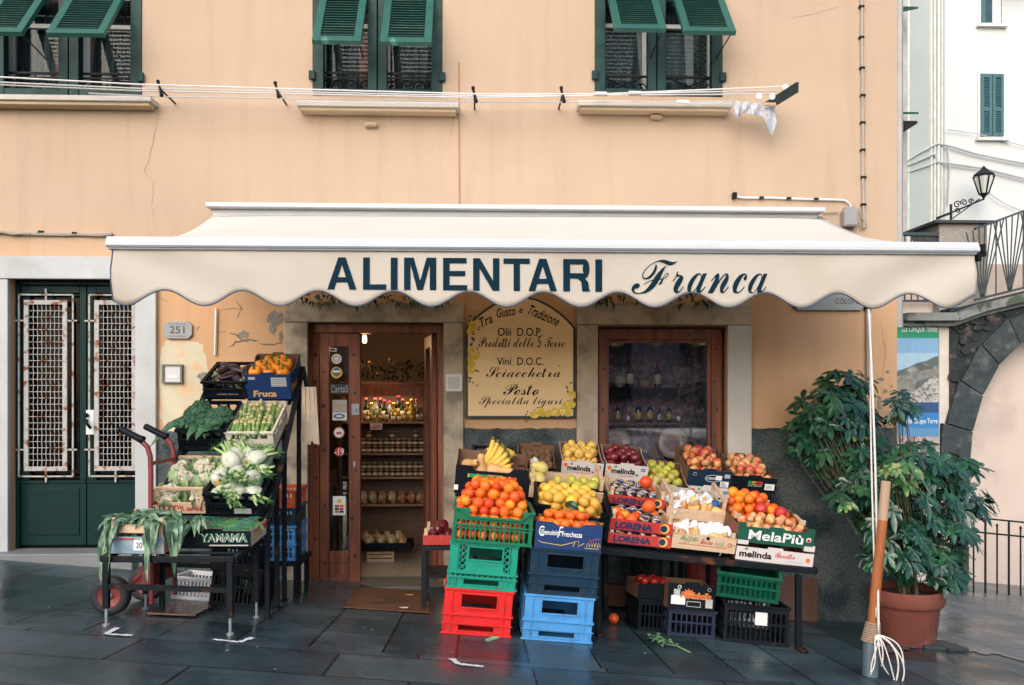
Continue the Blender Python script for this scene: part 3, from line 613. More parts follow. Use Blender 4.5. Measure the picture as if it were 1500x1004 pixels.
# ---- interior of the shop
TILE = bpy.data.materials.new('shop_floor_tiles'); TILE.use_nodes = True
_n = TILE.node_tree.nodes; _l = TILE.node_tree.links; _b = _n['Principled BSDF']; _k = _n.new('ShaderNodeTexBrick'); _t = _n.new('ShaderNodeTexCoord'); _l.new(_t.outputs['Object'], _k.inputs['Vector'])
_k.inputs['Scale'].default_value = 1; _k.inputs['Brick Width'].default_value = .33; _k.inputs['Row Height'].default_value = .33; _k.offset = 0; _k.inputs['Mortar Size'].default_value = .004
_k.inputs['Color1'].default_value = (.34, .30, .25, 1); _k.inputs['Color2'].default_value = (.40, .35, .29, 1); _k.inputs['Mortar'].default_value = (.14, .12, .10, 1); _l.new(_k.outputs['Color'], _b.inputs['Base Color']); _b.inputs['Roughness'].default_value = .35
INW = mat('shop_inner_plaster', (.42, .34, .25), .9, .08, 3)
zf = Z(550, 857) - .002
xi0, xi1 = X(420), X(690)
MB().box(xi0, xi1, .28, 2.9, zf - .05, zf).build('shop_floor', TILE, bld)
zc = zf + 2.32
im = MB(); im.box(xi0 - .05, xi0, .285, 2.9, zf, zc); im.box(xi1, xi1 + .05, .285, 2.9, zf, zc); im.box(xi0 - .05, xi1 + .05, .285, 2.9, zc, zc + .05); im.box(xi0, xi1, 2.8, 2.89, zf, zc)
im.build('shop_room', INW, bld)
YS = 1.25                                             # front of the shelving
def ps(px, py, Y=YS): return P(px, py, Y)
sx0, sx1 = ps(496, 600).x, ps(625, 600).x
SHELFW = mat('shelf_wood', (.16, .075, .04), .5, .25, 4, .05, 20, stretch=(1, 8, 8))
shelf = thing('shelving_unit', 'brown wooden shelving inside the shop doorway with bottles and jars', 'shelves', (sx0, YS, zf))
sh = lambda py: ps(560, py).z - zf
wS = sx1 - sx0
SHY = (618, 664, 699, 739)
sm = MB(); sm.box(0, .03, 0, .34, 0, sh(562)); sm.box(wS - .03, wS, 0, .34, 0, sh(562)); sm.box(.03, wS - .03, .32, .34, 0, sh(562)); sm.build('shelf_case', SHELFW, shelf)
MB().box(.03, wS - .03, -.004, .03, sh(580), sh(565)).build('header_board', WOODRED, shelf); MB().box(0, wS, -.01, .34, sh(562), sh(562) + .02).build('top_board', SHELFW, shelf)
for py in SHY: MB().box(.03, wS - .03, -.006, .32, sh(py) - .018, sh(py)).build('shelf', mat('shelf_board', (.27, .15, .08), .5, .2, 5, stretch=(1, 8, 8)), shelf)
p = ps(550, 620); 
lamp_loc = P(534, 497, 1.15)
lamp = thing('ceiling_lamp', 'small lit white bulb under the ceiling inside the shop', 'lamp', lamp_loc)
MB().lathe([(.001, -.035), (.018, -.033), (.020, .0), (.018, .03), (.001, .032)], 14).build('bulb', emis('bulb_glow', (1, .58, .28), 6), lamp, smooth=True)
MB().lathe([(.016, .033), (.02, .045), (.02, zc - lamp_loc.z - .001), (.016, zc - lamp_loc.z)], 14).build('lamp_holder', BROWNCARD, lamp)
ll = bpy.data.lights.new('bulb_light', 'POINT'); ll.energy = 4; ll.color = (1, .62, .34); ll.shadow_soft_size = .05
lo = bpy.data.objects.new('bulb_light', ll); COL.objects.link(lo); lo.parent = lamp; lo.location = (0, -.07, -.05)
# unseen strip light added behind the header to brighten the bottles
strip = thing('shelf_fill_strip', 'unseen warm strip light added behind the header board above the shop bottles', 'lamp', (sx0 + wS/2, YS + .09, zf + sh(580) + .03))
MB().box(-.25, .25, -.008, .008, -.006, .011).build('tube', emis('fill_strip_glow', (1, .72, .42), 5), strip)
al = bpy.data.lights.new('fill_strip_light', 'AREA'); al.shape = 'RECTANGLE'; al.size = .5; al.size_y = .02; al.energy = 1.4; al.color = (1, .72, .45)
ao = bpy.data.objects.new('fill_strip_light', al); COL.objects.link(ao); ao.parent = strip; ao.location = (0, 0, -.01)
def gls(n, c, r=.08): return mat('bottle_' + n, c, r, .15, 6, spec=.6)
BG = [gls('green', (.012, .03, .012)), gls('oil', (.22, .16, .02)), gls('amber', (.25, .09, .012)), gls('dark', (.008, .01, .008)), gls('clear', (.30, .33, .30))]
LAB = [ink('label_cream', (.55, .48, .34)), ink('label_gold', (.42, .30, .09)), ink('label_green', (.06, .14, .07)), ink('label_white', (.62, .6, .55))]
def bottle_mesh(r, h, neck, m, lab):
    mb = MB(); mb.lathe([(r*.96, 0), (r, .01), (r, h*.55), (r*.9, h*.62), (neck, h*.74), (neck, h*.93), (neck*1.2, h*.94), (neck*1.2, h)], 12); b = mb.mesh('bottle', m, True)
    l2 = MB(); l2.lathe([(r + .001, h*.14), (r + .001, h*.48)], 12); c = MB(); c.lathe([(neck*1.25, h*.90), (neck*1.3, h+.003), (.002, h+.004)], 10)
    return b, l2.mesh('label', lab, True), c.mesh('cap', random.choice([BLACKTEXT, INKY, INKR]), True)
BOT = [bottle_mesh(r, h, n, BG[i], LAB[j]) for r, h, n, i, j in ((.028, .21, .010, 0, 0), (.030, .19, .012, 1, 1), (.026, .16, .011, 2, 3), (.034, .23, .012, 3, 1), (.03, .2, .011, 4, 2), (.036, .28, .013, 3, 0))]
def bottle(k, loc, label, group, s=1.0, cat='bottle'):
    b, l_, c = BOT[k]; o = link(b, 'bottle', None, T(*loc) @ RZ(random.uniform(-.4, .4)) @ S(s, s, s)); tag(o, label, cat, group); link(l_, 'label', o); link(c, 'cap', o); return o
zt = zf + sh(618)
for i in range(13):
    bottle((0, 1, 4, 3, 0, 4, 1, 3, 0, 2, 1, 4, 2)[i], (sx0 + .24 + (wS - .30) * i / 12, YS + .10 + .04 * (i % 2), zt), 'small oil or liqueur bottle on the lit top shelf in the shop', 'bottles on the lit top shelf', random.uniform(.85, 1.1))
for i in range(9): bottle((2, 1, 1, 0, 2)[i % 5], (sx0 + .26 + (wS - .34) * i / 8, YS + .03, zt), 'low front row bottle on the lit top shelf in the shop', 'front bottles on the lit shelf', .62)
JM = MB().lathe([(.024, 0), (.026, .006), (.026, .042), (.022, .05), (.022, .055)], 10)
jarm = [JM.mesh('jar', m, True) for m in (gls('jar_dark', (.035, .02, .015)), gls('jar_red', (.14, .035, .02)), gls('jar_olive', (.06, .055, .02)))]
jlid = MB().lathe([(.024, .055), (.024, .066), (.002, .067)], 10).mesh('lid', mat('jar_lid', (.35, .27, .16), .4), True); jlab = MB().lathe([(.0268, .012), (.0268, .036)], 10).mesh('label', LAB[0], True)
for row, (py, n) in enumerate(((664, 11), (699, 11))):
    for i in range(n):
        for lv in range(2 + (row == 0 and i % 4 == 1)):
            o = link(random.choice(jarm), 'jar', None, T(sx0 + .22 + (wS - .27) * i / (n-1), YS + .04 + .0 * lv, zf + sh(py) + lv * .0675) @ RZ(random.uniform(-.3, .3)))
            tag(o, 'small jar of sauce stacked on the second shop shelf' if row == 0 else 'small jar of sauce stacked on the third shop shelf', 'jar', 'jars on the %s shelf' % ('second' if row == 0 else 'third')); link(jlid, 'lid', o); link(jlab, 'label', o)
PASTA = [mat('pasta_bag_%d' % i, c, .25, .4, 40, .4, 60, col2=c2, c2scale=30) for i, (c, c2) in enumerate((((.42, .30, .15), (.6, .5, .32)), ((.38, .20, .08), (.5, .35, .2)), ((.36, .12, .06), (.5, .3, .18))))]
def bag_mesh(m, w, h):
    mb = MB(); mb.ball((0, 0, h * .45), 1, 12, 8, sc=(w / 2, w * .28, h * .45), jit=.2); mb.box(-w*.3, w*.3, -.004, .004, h * .82, h); return mb.mesh('pasta_bag', m, True)
BAGS = [bag_mesh(m, .085, .115) for m in PASTA]
for i in range(7): o = link(BAGS[(0, 0, 1, 0, 2, 2, 1)[i]], 'pasta_bag', None, T(sx0 + .22 + (wS - .28) * i / 6, YS + .06, zf + sh(739)) @ RZ(random.uniform(-.3, .3))); tag(o, 'clear bag of dried pasta standing on the lowest shop shelf', 'bag', 'pasta bags on the lowest shelf')
bz = zf + .11
bk = thing('shop_basket', 'low dark tray of bagged pasta in front of the shop shelves', 'tray', (sx0 + wS * .52, YS - .22, zf))
mb = MB(); mb.box(-.26, .26, -.13, .13, .10, .115); mb.box(-.26, .26, -.14, -.125, .10, .17); mb.box(-.26, .26, .125, .14, .10, .17); mb.box(-.275, -.26, -.14, .14, .10, .17); mb.box(.26, .275, -.14, .14, .10, .17); mb.build('tray_body', BLACKCARD, bk)
mb = MB()
for z in (.0, .035, .07): mb.box(-.12, .12, -.10, -.085, z, z + .025)
for x in (-.12, .10): mb.box(x, x + .02, -.085, .09, 0, .098)
mb.build('tray_stand', PALEWOOD, bk)
for i in range(9): o = link(BAGS[(0, 0, 0, 1, 0)[i % 5]], 'pasta_bag', None, T(sx0 + wS * .52 - .2 + .05 * i, YS - .22 + (.05 if i % 2 else -.04), bz + .006 + .02 * (i % 2)) @ RZ(random.uniform(-1, 1)) @ RX(random.uniform(-.4, .2))); tag(o, 'clear bag of dried pasta lying in the low tray on the shop floor', 'bag', 'pasta bags in the tray')
# dried flowers on top of the shelving
fm = MB(); fz = sh(562) + .02
def leafquad(mb, c, d, l, w, mi=0, droop=.3):
    d = Vector(d).normalized(); s = d.cross(Vector((0, 0, 1))); s = s.normalized() if s.length > .01 else Vector((1, 0, 0)); c = Vector(c); up = s.cross(d).normalized()
    m1 = c + d * l * .45 + up * l * .08; e = c + d * l - up * l * droop
    mb.add([c, m1 + s * w / 2, e, m1 - s * w / 2, m1 - up * w * .12], [(0, 1, 4), (1, 2, 4), (2, 3, 4), (3, 0, 4)], mi)
for k in range(150):
    c = (random.uniform(.2, wS - .02), random.uniform(.02, .26), fz + random.uniform(0, .16)); leafquad(fm, c, (random.uniform(-1, 1), random.uniform(-1, .4), random.uniform(-.2, 1)), random.uniform(.05, .10), .03)
fl = fm.build('dried_flowers', mat('dry_leaves_dark', (.022, .035, .02), .7, .4, 12)); fl.location = (sx0, YS, zf); tag(fl, 'dark bunch of dried sunflowers and leaves on top of the shop shelving', 'flowers')
for px, py in ((528, 534), (541, 531), (571, 527), (553, 548), (587, 556)):
    c = ps(px, py, YS - .02) - Vector((sx0, YS, zf)); mb = MB()
    for k in range(11): t = k * .571; leafquad(mb, c, (math.cos(t), -.25, math.sin(t)), .035, .012)
    mb.ball(c + Vector((0, -.006, 0)), .013, 8, 5); mb.build('flower_head', mat('dry_flower', (.20, .10, .03), .8, .3, 20), fl)
tagc = ps(551, 625, YS - .01); o = MB().box(-.055, .055, -.002, .002, -.03, .03).build('price_card', PAPER); o.location = tagc; tag(o, 'pink price card hanging below the lit bottle shelf', 'card')
for i, z in enumerate((.012, -.004, -.016)): rect(INKO, o, -.045 + .02 * (i == 0), .045 - .03 * (i == 2), z - .004, z + .004, -.0035, 'printed_line')

# ---- display window
def shop_window():
    yw = .08; xa, xb = X(875), X(1064); zt, zb = Z(970, 478), Z(970, 690)
    f = MB(); fw = .075; a, b, t, b0 = X(877, yw), X(1058, yw), Z(970, 482, yw), zb
    f.box(a, a + .06, yw, yw + .09, b0, t); f.box(b - .085, b, yw, yw + .09, b0, t); f.box(a + .06, b - .085, yw, yw + .09, t - .085, t)
    f.box(a + .06, a + .085, yw + .02, yw + .07, b0, t - .085); f.box(b - .11, b - .085, yw + .02, yw + .07, b0, t - .085); f.box(a + .085, b - .11, yw + .02, yw + .07, t - .11, t - .085)
    w = f.build('shop_window', WOODRED, bld, bev=.004)
    for px, py in ((1049, 512), (1046, 560), (1050, 600), (1047, 640), (884, 540), (883, 600), (930, 490), (1010, 491)): p = P(px, py, yw); disc(KNOT, w, p.x, p.z, .011, yw - .0015, 'knot', 10)
    MB().box(a + .085, b - .11, yw + .045, yw + .05, b0, t - .11).build('pane', glass('display_pane', (.94, .95, .98), .075), w)
    MB().box(X(1026, yw+.04), X(1034, yw+.04), yw + .042, yw + .044, Z(1030, 505, yw), Z(1030, 501, yw)).build('sticker', INKW, w)
    # the box of the display
    d = MB(); d.box(a - .2, b + .2, .60, .63, b0 - .3, t + .1); d.box(a - .2, a - .17, .28, .8, b0 - .3, t + .1); d.box(b + .17, b + .2, .28, .8, b0 - .3, t + .1); d.box(a - .2, b + .2, .28, .8, t + .1, t + .13); d.box(a - .2, b + .2, .28, .8, b0 - .33, b0 - .3)
    d.build('display_backdrop', mat('mauve_lace_backdrop', (.17, .135, .155), .9, .5, 14, .1, 40, col2=(.33, .275, .30), c2scale=20, c2lo=.48, c2hi=.56), w)
    for py, x0, x1 in ((568, 884, 995), (619, 886, 1000)):
        q0, q1 = P(x0, py, .29), P(x1, py, .29); MB().box(q0.x, q1.x, .28, .45, q0.z - .02, q0.z).build('display_shelf', WOODDARK, w)
    cn = MB(); n = 40; top = P(960, 568, .27).z; vs = []
    for i in range(n + 1):
        x = P(886, 568, .27).x + i / n * 0.60; vs += [(x, .275, top), (x, .275, top - .05 - .035 * abs(math.sin(i * .21)))]
    cn.add(vs, [(2*i, 2*i+1, 2*i+3, 2*i+2) for i in range(n)]); cn.build('shelf_cloth', BLACKTEXT, w)
    return w
SW = shop_window()
for i, (px, k, s) in enumerate(((890, 0, .55), (905, 3, .72), (920, 2, .62), (935, 3, .78), (952, 3, .78), (966, 0, .6), (980, 3, .7), (994, 2, .6))):
    q = P(px, 619, .34); bottle(k, (q.x, .34, P(px, 619, .29).z), ('tall dark wine bottle on the lower shelf of the display window' if k == 3 else 'short labelled jar-like bottle on the lower shelf of the display window'), 'dark bottles in the window' if k == 3 else 'short bottles in the window', s)
for px, k, s, lab in ((923, 5, .85, 'tall slim bottle on the upper shelf of the display window'), (963, 5, .80, 'tall slim bottle on the upper shelf of the display window')):
    q = P(px, 568, .36); bottle(k, (q.x, .36, P(px, 568, .29).z), lab, 'slim bottles on the upper window shelf', s)
q = P(904, 560, .48); o = MB().lathe([(.02, -.0), (.055, .04), (.05, .08), (.03, .10)], 14).build('glass_bowl', gls('bowl', (.4, .36, .3))); o.location = (q.x, .36, P(904, 568, .29).z); tag(o, 'pale glass bowl on the upper shelf of the display window', 'bowl')
q = P(944, 568, .34); o = MB().lathe([(.05, 0), (.06, .02), (.058, .06), (.04, .08)], 14).build('sweet_tin', mat('tin_paint', (.18, .12, .05), .4)); o.location = (q.x, .34, P(944, 568, .29).z); tag(o, 'round tin on the upper window shelf between two slim bottles', 'tin')
for px, py, r, lab in ((902, 648, .12, 'round painted plate leaning low in the display window'), (985, 650, .13, 'large round plate half hidden behind the apple boxes')):
    c = P(px, py, .48); pl = MB().lathe([(.001, 0), (r*.6, .004), (r, .022), (r, .028), (r*.6, .010), (.001, .006)], 28).build('plate', mat('plate_glaze', (.42, .36, .30), .25, .3, 8), smooth=True, M=T(c.x, .48, c.z) @ RX(R(82))); tag(pl, lab, 'plate')
    MB().lathe([(.001, .0075), (r*.5, .0105)], 20).build('painted_motif', mat('plate_motif', (.14, .10, .07), .3, .5, 25, col2=(.30, .06, .05), c2scale=20), pl)
q = P(995, 655, .42); bottle(1, (q.x + .0, .42, Z(995, 680, .42)), 'golden slim bottle low at the right of the display window', None, .8)
ivy = MB()
for k in range(110):
    c = P(random.gauss(1030, 11), random.uniform(540, 665), .36); leafquad(ivy, c, (random.uniform(-1, 1), -.6, random.uniform(-1, .6)), random.uniform(.05, .085), .045)
for k in range(40): c = P(random.gauss(884, 4), random.uniform(510, 600), .34); leafquad(ivy, c, (random.uniform(-1, 1), -.6, random.uniform(-1, .6)), .06, .035)
tag(ivy.build('window_ivy', mat('ivy_leaf', (.03, .075, .05), .5, .4, 14)), 'green ivy garland hanging inside the display window', 'plant')
gar = MB()
for x0, x1 in ((436, 660), (872, 1070)):
    for k in range(130): c = P(random.uniform(x0, x1), random.uniform(428, 446), -.08 + random.uniform(-.04, .04)); leafquad(gar, c, (random.uniform(-1, 1), -.7, random.uniform(-1, .5)), random.uniform(.04, .09), .03)
    if x0 < 500: tag(gar.build('vine_garland', SCHEF), 'dark green vine along the lintel above the shop door', 'plant'); gar = MB()
tag(gar.build('vine_garland', SCHEF), 'dark green vine along the lintel above the display window', 'plant')
# ================================================================== ON THE FACADE
# ------------------------------------------------------------------ awning
YF, YB = -1.84, -.10
aw = thing('awning', 'cream retractable awning with scalloped valance and dark shop lettering', 'awning', (0, YB, P(760, 312, YB).z))
A0 = aw.location.copy()
def AL(p): return Vector(p) - A0
fl, fr = P(161, 346, YF), P(1427, 358, YF); bl, br = P(314, 313, YB), P(1203, 316, YB)
zbar = (fl.z + fr.z) / 2
hb = MB(); h0, h1 = P(308, 309, YB), P(1200, 312, YB); hb.box(AL(h0).x, AL(h1).x, -.13, .10, .0, .035); hb.box(AL(h0).x + .03, AL(h1).x - .03, -.05, .10, -.06, .0)
hb.build('awning_hood', ALUM, aw, bev=.008)
MB().lathe([(.045, 0), (.045, (br - bl).length)], 16, M=T(*(AL(bl) + Vector((0, .0, -.03)))) @ RY(R(90))).build('roller', GREYMETAL, aw)
fm = MB(); NX, NY = 48, 14; vs = []
for j in range(NY + 1):
    v = j / NY; a = bl.lerp(fl, v); b = br.lerp(Vector((fr.x, fr.y, fr.z)), v)
    for i in range(NX + 1):
        u = i / NX; p = a.lerp(b, u); e = 1 - min(1, min(u, 1 - u) * 9); sag = .020 + .075 * e * e
        p.z = p.z + (-.010 - sag * 4 * v * (1 - v)) + .004 * math.sin(u * 40) * v * (1 - v); vs.append(AL(p) + Vector((0, 0, .0)))
q = NX + 1
fm.add(vs, [(j*q+i, j*q+i+1, (j+1)*q+i+1, (j+1)*q+i) for j in range(NY) for i in range(NX)])
fab = fm.build('awning_fabric', CANVASTOP, aw, smooth=True); md = fab.modifiers.new('solid', 'SOLIDIFY'); md.thickness = .003
bp = [(-.05, -.062), (-.060, -.052), (-.060, -.036), (-.05, -.030), (-.05, -.020), (-.04, -.003), (0, .003), (.03, -.008), (.035, -.062)]
bm_ = MB(); c0, c1 = AL(Vector((fl.x, YF, zbar))), AL(Vector((fr.x, YF, zbar)))
n = len(bp); vv = [(c0.x, c0.y + y, c0.z + z) for y, z in bp] + [(c1.x, c1.y + y, c1.z + z) for y, z in bp]
bm_.add(vv, [tuple(range(n)), tuple(range(n, 2*n))[::-1]] + [(i, (i+1) % n, (i+1) % n + n, i + n) for i in range(n)]); bm_.build('front_bar', ALUM, aw)
MB().box(c0.x + .01, c1.x - .01, c0.y - .045, c0.y + .02, c0.z - .073, c0.z - .0625).build('bar_groove', mat('grey_bar', (.18, .20, .23), .5), aw)
c = c1 + Vector((.0, 0, -.06)); eb = MB(); eb.box(c.x, c.x + .02, c.y - .04, c.y + .03, c.z - .05, c.z + .045); eb.box(c.x + .02, c.x + .06, c.y - .02, c.y + .01, c.z - .02, c.z + .0); eb.box(c.x + .03, c.x + .05, c.y - .03, c.y + .02, c.z - .0, c.z + .05); eb.tube([(c.x + .01, c.y, c.z - .03), (c.x + .065, c.y, c.z + .01)], .012, 6); eb.build('end_bracket', BLACKPL, aw)
for px0, px1 in ((470, 560), (1010, 1100)):
    e = MB(); p0 = AL(P(px0, 330, YB)); k = AL(P((px0 + px1) / 2 + (120 if px0 < 700 else -120), 350, -.95)); p2 = AL(P(px1, 362, YF + .05)); p0.z = -.10; k.z = -.42; p2.z = c0.z - .08
    e.tube([p0, k], .025, 8); e.tube([k, p2], .022, 8); e.build('folding_arm', ALUM, aw)
# valance
zv = zbar - .064; L0, L1 = P(166, 400, YF - .02).x, P(1426, 400, YF - .02).x; PITCH = P(300, 440, YF).x - P(188, 440, YF).x
def vy(x, z):
    u = (zv - z); e = 0
    for xe, s in ((L0, 1), (L1, -1)):
        d = abs(x - xe)
        if d < 1.0: e += .026 * math.sin(9 * (d * .9 - u * 1.3)) * (1 - d) * min(1, u * 9)
    return YF - .03 + e + .004 * math.sin(x * 3.1) * u * 4
zlow = P(300, 448.5, YF).z; zhigh = P(300, 426.5, YF).z; x_first = P(189, 446, YF).x
def zbot(x): return (zlow + zhigh) / 2 - (zhigh - zlow) / 2 * math.cos(2 * math.pi * (x - x_first) / PITCH)
vm = MB(); nx, nz_ = 330, 10; vs = []
for i in range(nx + 1):
    x = L0 + (L1 - L0) * i / nx; zb_ = zbot(x)
    for j in range(nz_ + 1): z = zv + (zb_ - zv) * j / nz_; vs.append(AL((x, vy(x, z), z)))
q = nz_ + 1; vm.add(vs, [(i*q+j, i*q+j+1, (i+1)*q+j+1, (i+1)*q+j) for i in range(nx) for j in range(nz_)])
val = vm.build('valance', CANVAS, aw, smooth=True)
val.modifiers.new('solid', 'SOLIDIFY').thickness = .002
em = MB(); em.tube([AL((L0 + (L1 - L0) * i / 400, vy(L0 + (L1 - L0) * i / 400, zbot(L0 + (L1 - L0) * i / 400)) - .001, zbot(L0 + (L1 - L0) * i / 400))) for i in range(401)], .0042, 6)
em.tube([AL((x, vy(x, z) , z)) for x, z in [(L0, zv + (zbot(L0) - zv) * k / 8) for k in range(9)]], .004, 5); em.build('edge_trim', mat('blue_piping', (.06, .08, .12), .7), val)
def vwarp(x, z): return AL((x, vy(x, z) - .004, z))
def vt(body, x0, x1, y0, y1, **k):
    a, b = P(x0, y1, YF - .03), P(x1, y0, YF - .03); return text(body, NAVYTEXT, val, a.x, b.x, a.z, b.z, warp=vwarp, **k)
def bowl(z0, z1, x0, x1, t):
    """half ring of an R: outer and inner arcs joined edge to edge"""
    r = (z1 - z0) / 2; zc = (z0 + z1) / 2; f = [((0 if k in (0, 12) else 1), math.pi/2 - math.pi*k/12) for k in range(13)]; o = [(x1 - r*.62 + r*.62*math.cos(a), zc + r*math.sin(a)) for _, a in f]; i = [(x1 - r*.62 + (r*.62 - t[0])*math.cos(a), zc + (r - t[1])*math.sin(a)) for _, a in f]
    q = [[o[k], o[k+1], i[k+1], i[k]] for k in range(12)]
    return q + [[(x0, z1), o[0], i[0], (x0, z1 - t[1])], [(x0, z0 + t[1]), i[12], o[12], (x0, z0)]]
GL = {'I': [[(0,0),(0,1),(1,1),(1,0)]], 'L': [[(0,0),(0,1),(.29,1),(.29,.165),(1,.165),(1,0)]],
      'E': [[(0,0),(0,1),(.97,1),(.97,.835),(.27,.835),(.27,.60),(.92,.60),(.92,.44),(.27,.44),(.27,.165),(1,.165),(1,0)]],
      'T': [[(.385,0),(.385,.835),(0,.835),(0,1),(1,1),(1,.835),(.625,.835),(.625,0)]],
      'N': [[(0,0),(0,1),(.26,1),(.755,.31),(.755,1),(1,1),(1,0),(.745,0),(.245,.69),(.245,0)]],
      'M': [[(0,0),(0,1),(.30,1),(.5,.29),(.70,1),(1,1),(1,0),(.80,0),(.80,.80),(.59,0),(.41,0),(.20,.80),(.20,0)]],
      'A': [[(0,0),(.375,1),(.5,1),(.5,.78),(.365,.385),(.31,.225),(.235,0)], [(1,0),(.765,0),(.69,.225),(.635,.385),(.5,.78),(.5,1),(.625,1)], [(.31,.225),(.365,.385),(.635,.385),(.69,.225)]],
      'R': [[(0,0),(0,1),(.25,1),(.25,0)]] + bowl(.40, 1, .25, .96, (.25, .165)) + [[(.25,.40),(.52,.40),(.66,.30),(.70,0),(1,0),(.93,.12),(.90,.30),(.80,.44),(.60,.44),(.52,.44),(.25,.44)][:5] + [(.95,.05),(.92,.28),(.80,.40)]]}
lm_ = MB()
for ch, x0, x1, y0, y1 in (('A',479.5,522.5,377.6,424.6),('L',532,566,377.7,424.8),('I',572.5,582.5,377.8,425),('M',592,639,378,425.3),('E',649,684.5,378.4,425.7),('N',693,731.5,378.8,426),('T',737.5,776,379.2,426.4),('A',774,816,379.6,426.8),('R',825,865,380,427.2),('I',872,882,380.3,427.6)):
    a, b = P(x0, y1, YF - .03), P(x1, y0, YF - .03)
    for poly in GL[ch]: lm_.add([vwarp(a.x + u * (b.x - a.x), a.z + v * (b.z - a.z)) for u, v in poly], [tuple(range(len(poly)))])
lm_.build('lettering', NAVYTEXT, val)
vt(script('F', True), 925, 992, 381, 431, shear=.30, bold=-.004); vt(script('ranca', True), 985, 1124, 399, 430, shear=.18, bold=-.004)

# ------------------------------------------------------------------ wooden shop board with painted writing
YSG = -.05
sg = thing('shop_sign', 'arched tan wooden board with painted lemons and italic shop writing', 'sign', (P(762, 613, YSG).x, YSG, P(762, 613, YSG).z))
def SL(px, py, Y=YSG): return P(px, py, Y) - sg.location
def arch(i, y0, y1):
    p = [SL(682 + i, 613 - i), SL(843 - i, 613 - i), SL(843 - i, 480 + i * .3)]
    for k in range(1, 16): t = k / 16; p.append(SL(843 - i - (161 - 2*i) * t, 480 + i * .3 - (46 - i * .6) * math.sin(math.pi * t) ** .85))
    p.append(SL(682 + i, 480 + i * .3)); return [(v.x, v.z) for v in p]
MB().prism(arch(0, 0, 0), -.0, .049).build('sign_frame', mat('sign_black_edge', (.012, .013, .012), .5), sg)
face = MB().prism(arch(3.6, 0, 0), -.006, -.0005).build('sign_board', mat('sign_tan_paint', (.74, .53, .29), .65, .07, 3, .06, 90, col2=(.66, .45, .23), c2scale=2.4, c2lo=.48, c2hi=.68), sg)
def st(body, x0, x1, y0, y1, rot=0, **k):
    a, b = SL(x0, y1), SL(x1, y0); cx, cz = (a.x + b.x) / 2, (a.z + b.z) / 2; c, s = math.cos(R(rot)), math.sin(R(rot))
    return text(body, BLACKTEXT, face, a.x, b.x, a.z, b.z, warp=lambda x, z: (cx + (x - cx) * c - (z - cz) * s, -.0075, cz + (x - cx) * s + (z - cz) * c), **k)
st('Tra', 702, 721, 463, 477, 24, shear=.3, bold=.012); st('Gusto', 727, 755, 450.5, 464, 9, shear=.3, bold=.012); st('e', 760.5, 765.5, 452, 459, 0, shear=.3, bold=.012); st('Tradizione', 773, 821, 455.5, 470, -23, shear=.3, bold=.012)
st('Olii  D.O.P.', 729, 794, 480.5, 492.5, bold=.008); st(script('Prodotti delle 5 Terre', True), 701, 827, 493, 509, shear=.1, bold=-.002)
st('Vini  D.O.C.', 728, 796, 524, 535, bold=.008); st(script('Sciacchetrà', True), 712, 821, 538, 553, shear=.1, bold=-.006)
st(script('Pesto', True), 737, 789, 563, 579, shear=.15); st(script('Specialità liguri', True), 702, 824, 581, 598, shear=.1, bold=-.006)
for px, py in ((819, 538), (782, 581)):
    q = SL(px, py); MB().prism([(q.x - .012, q.z + .012), (q.x - .006, q.z + .015), (q.x + .008, q.z), (q.x + .004, q.z - .001)], -.0075, -.007).build('lettering', BLACKTEXT, face)
LEMP = mat('painted_lemon', (.58, .38, .03), .6, .25, 30, col2=(.66, .52, .12), c2scale=25); LEAFP = mat('painted_leaf', (.02, .06, .02), .6, .3, 30)
for i, (cx, cy, r) in enumerate(((692, 477, 6.5), (688.5, 485, 5), (690, 515, 6), (697, 522, 5.5), (689, 527, 5), (690, 541, 6), (691, 534, 5), (783, 608, 6), (793, 604, 7), (814, 604, 6.5), (821, 603, 5.5), (831, 603, 7), (836, 592, 6.5), (838, 578, 6), (829, 593, 5), (803, 606, 5))):
    p = SL(cx, cy); r = r / 188; a = random.uniform(0, 3); decal(LEMP, face, [(p.x + r*(1.12*math.cos(t)*math.cos(a) - .86*math.sin(t)*math.sin(a)), p.z + r*(1.12*math.cos(t)*math.sin(a) + .86*math.sin(t)*math.cos(a))) for t in [2*math.pi*k/18 for k in range(18)]], -.0085 - i * .0003, 'painted_lemon')
lf = MB()
for k in range(64):
    if k < 36: p = SL(random.gauss(692, 4), random.uniform(463, 565))
    else: p = SL(*random.choice([(random.uniform(765, 838), random.gauss(606, 3)), (random.gauss(835, 4), random.uniform(560, 608))]))
    a = random.uniform(0, 6.28); l = random.uniform(.02, .045); d = Vector((math.cos(a), 0, math.sin(a))); n_ = Vector((-d.z, 0, d.x)); y = Vector((0, -.0078 - p.y - .0002 * (k % 3), 0)); lf.add([p + y, p + d*l*.5 + n_*l*.2 + y, p + d*l + y, p + d*l*.5 - n_*l*.2 + y], [(0, 1, 2, 3)])
lf.build('painted_leaves', LEAFP, face)

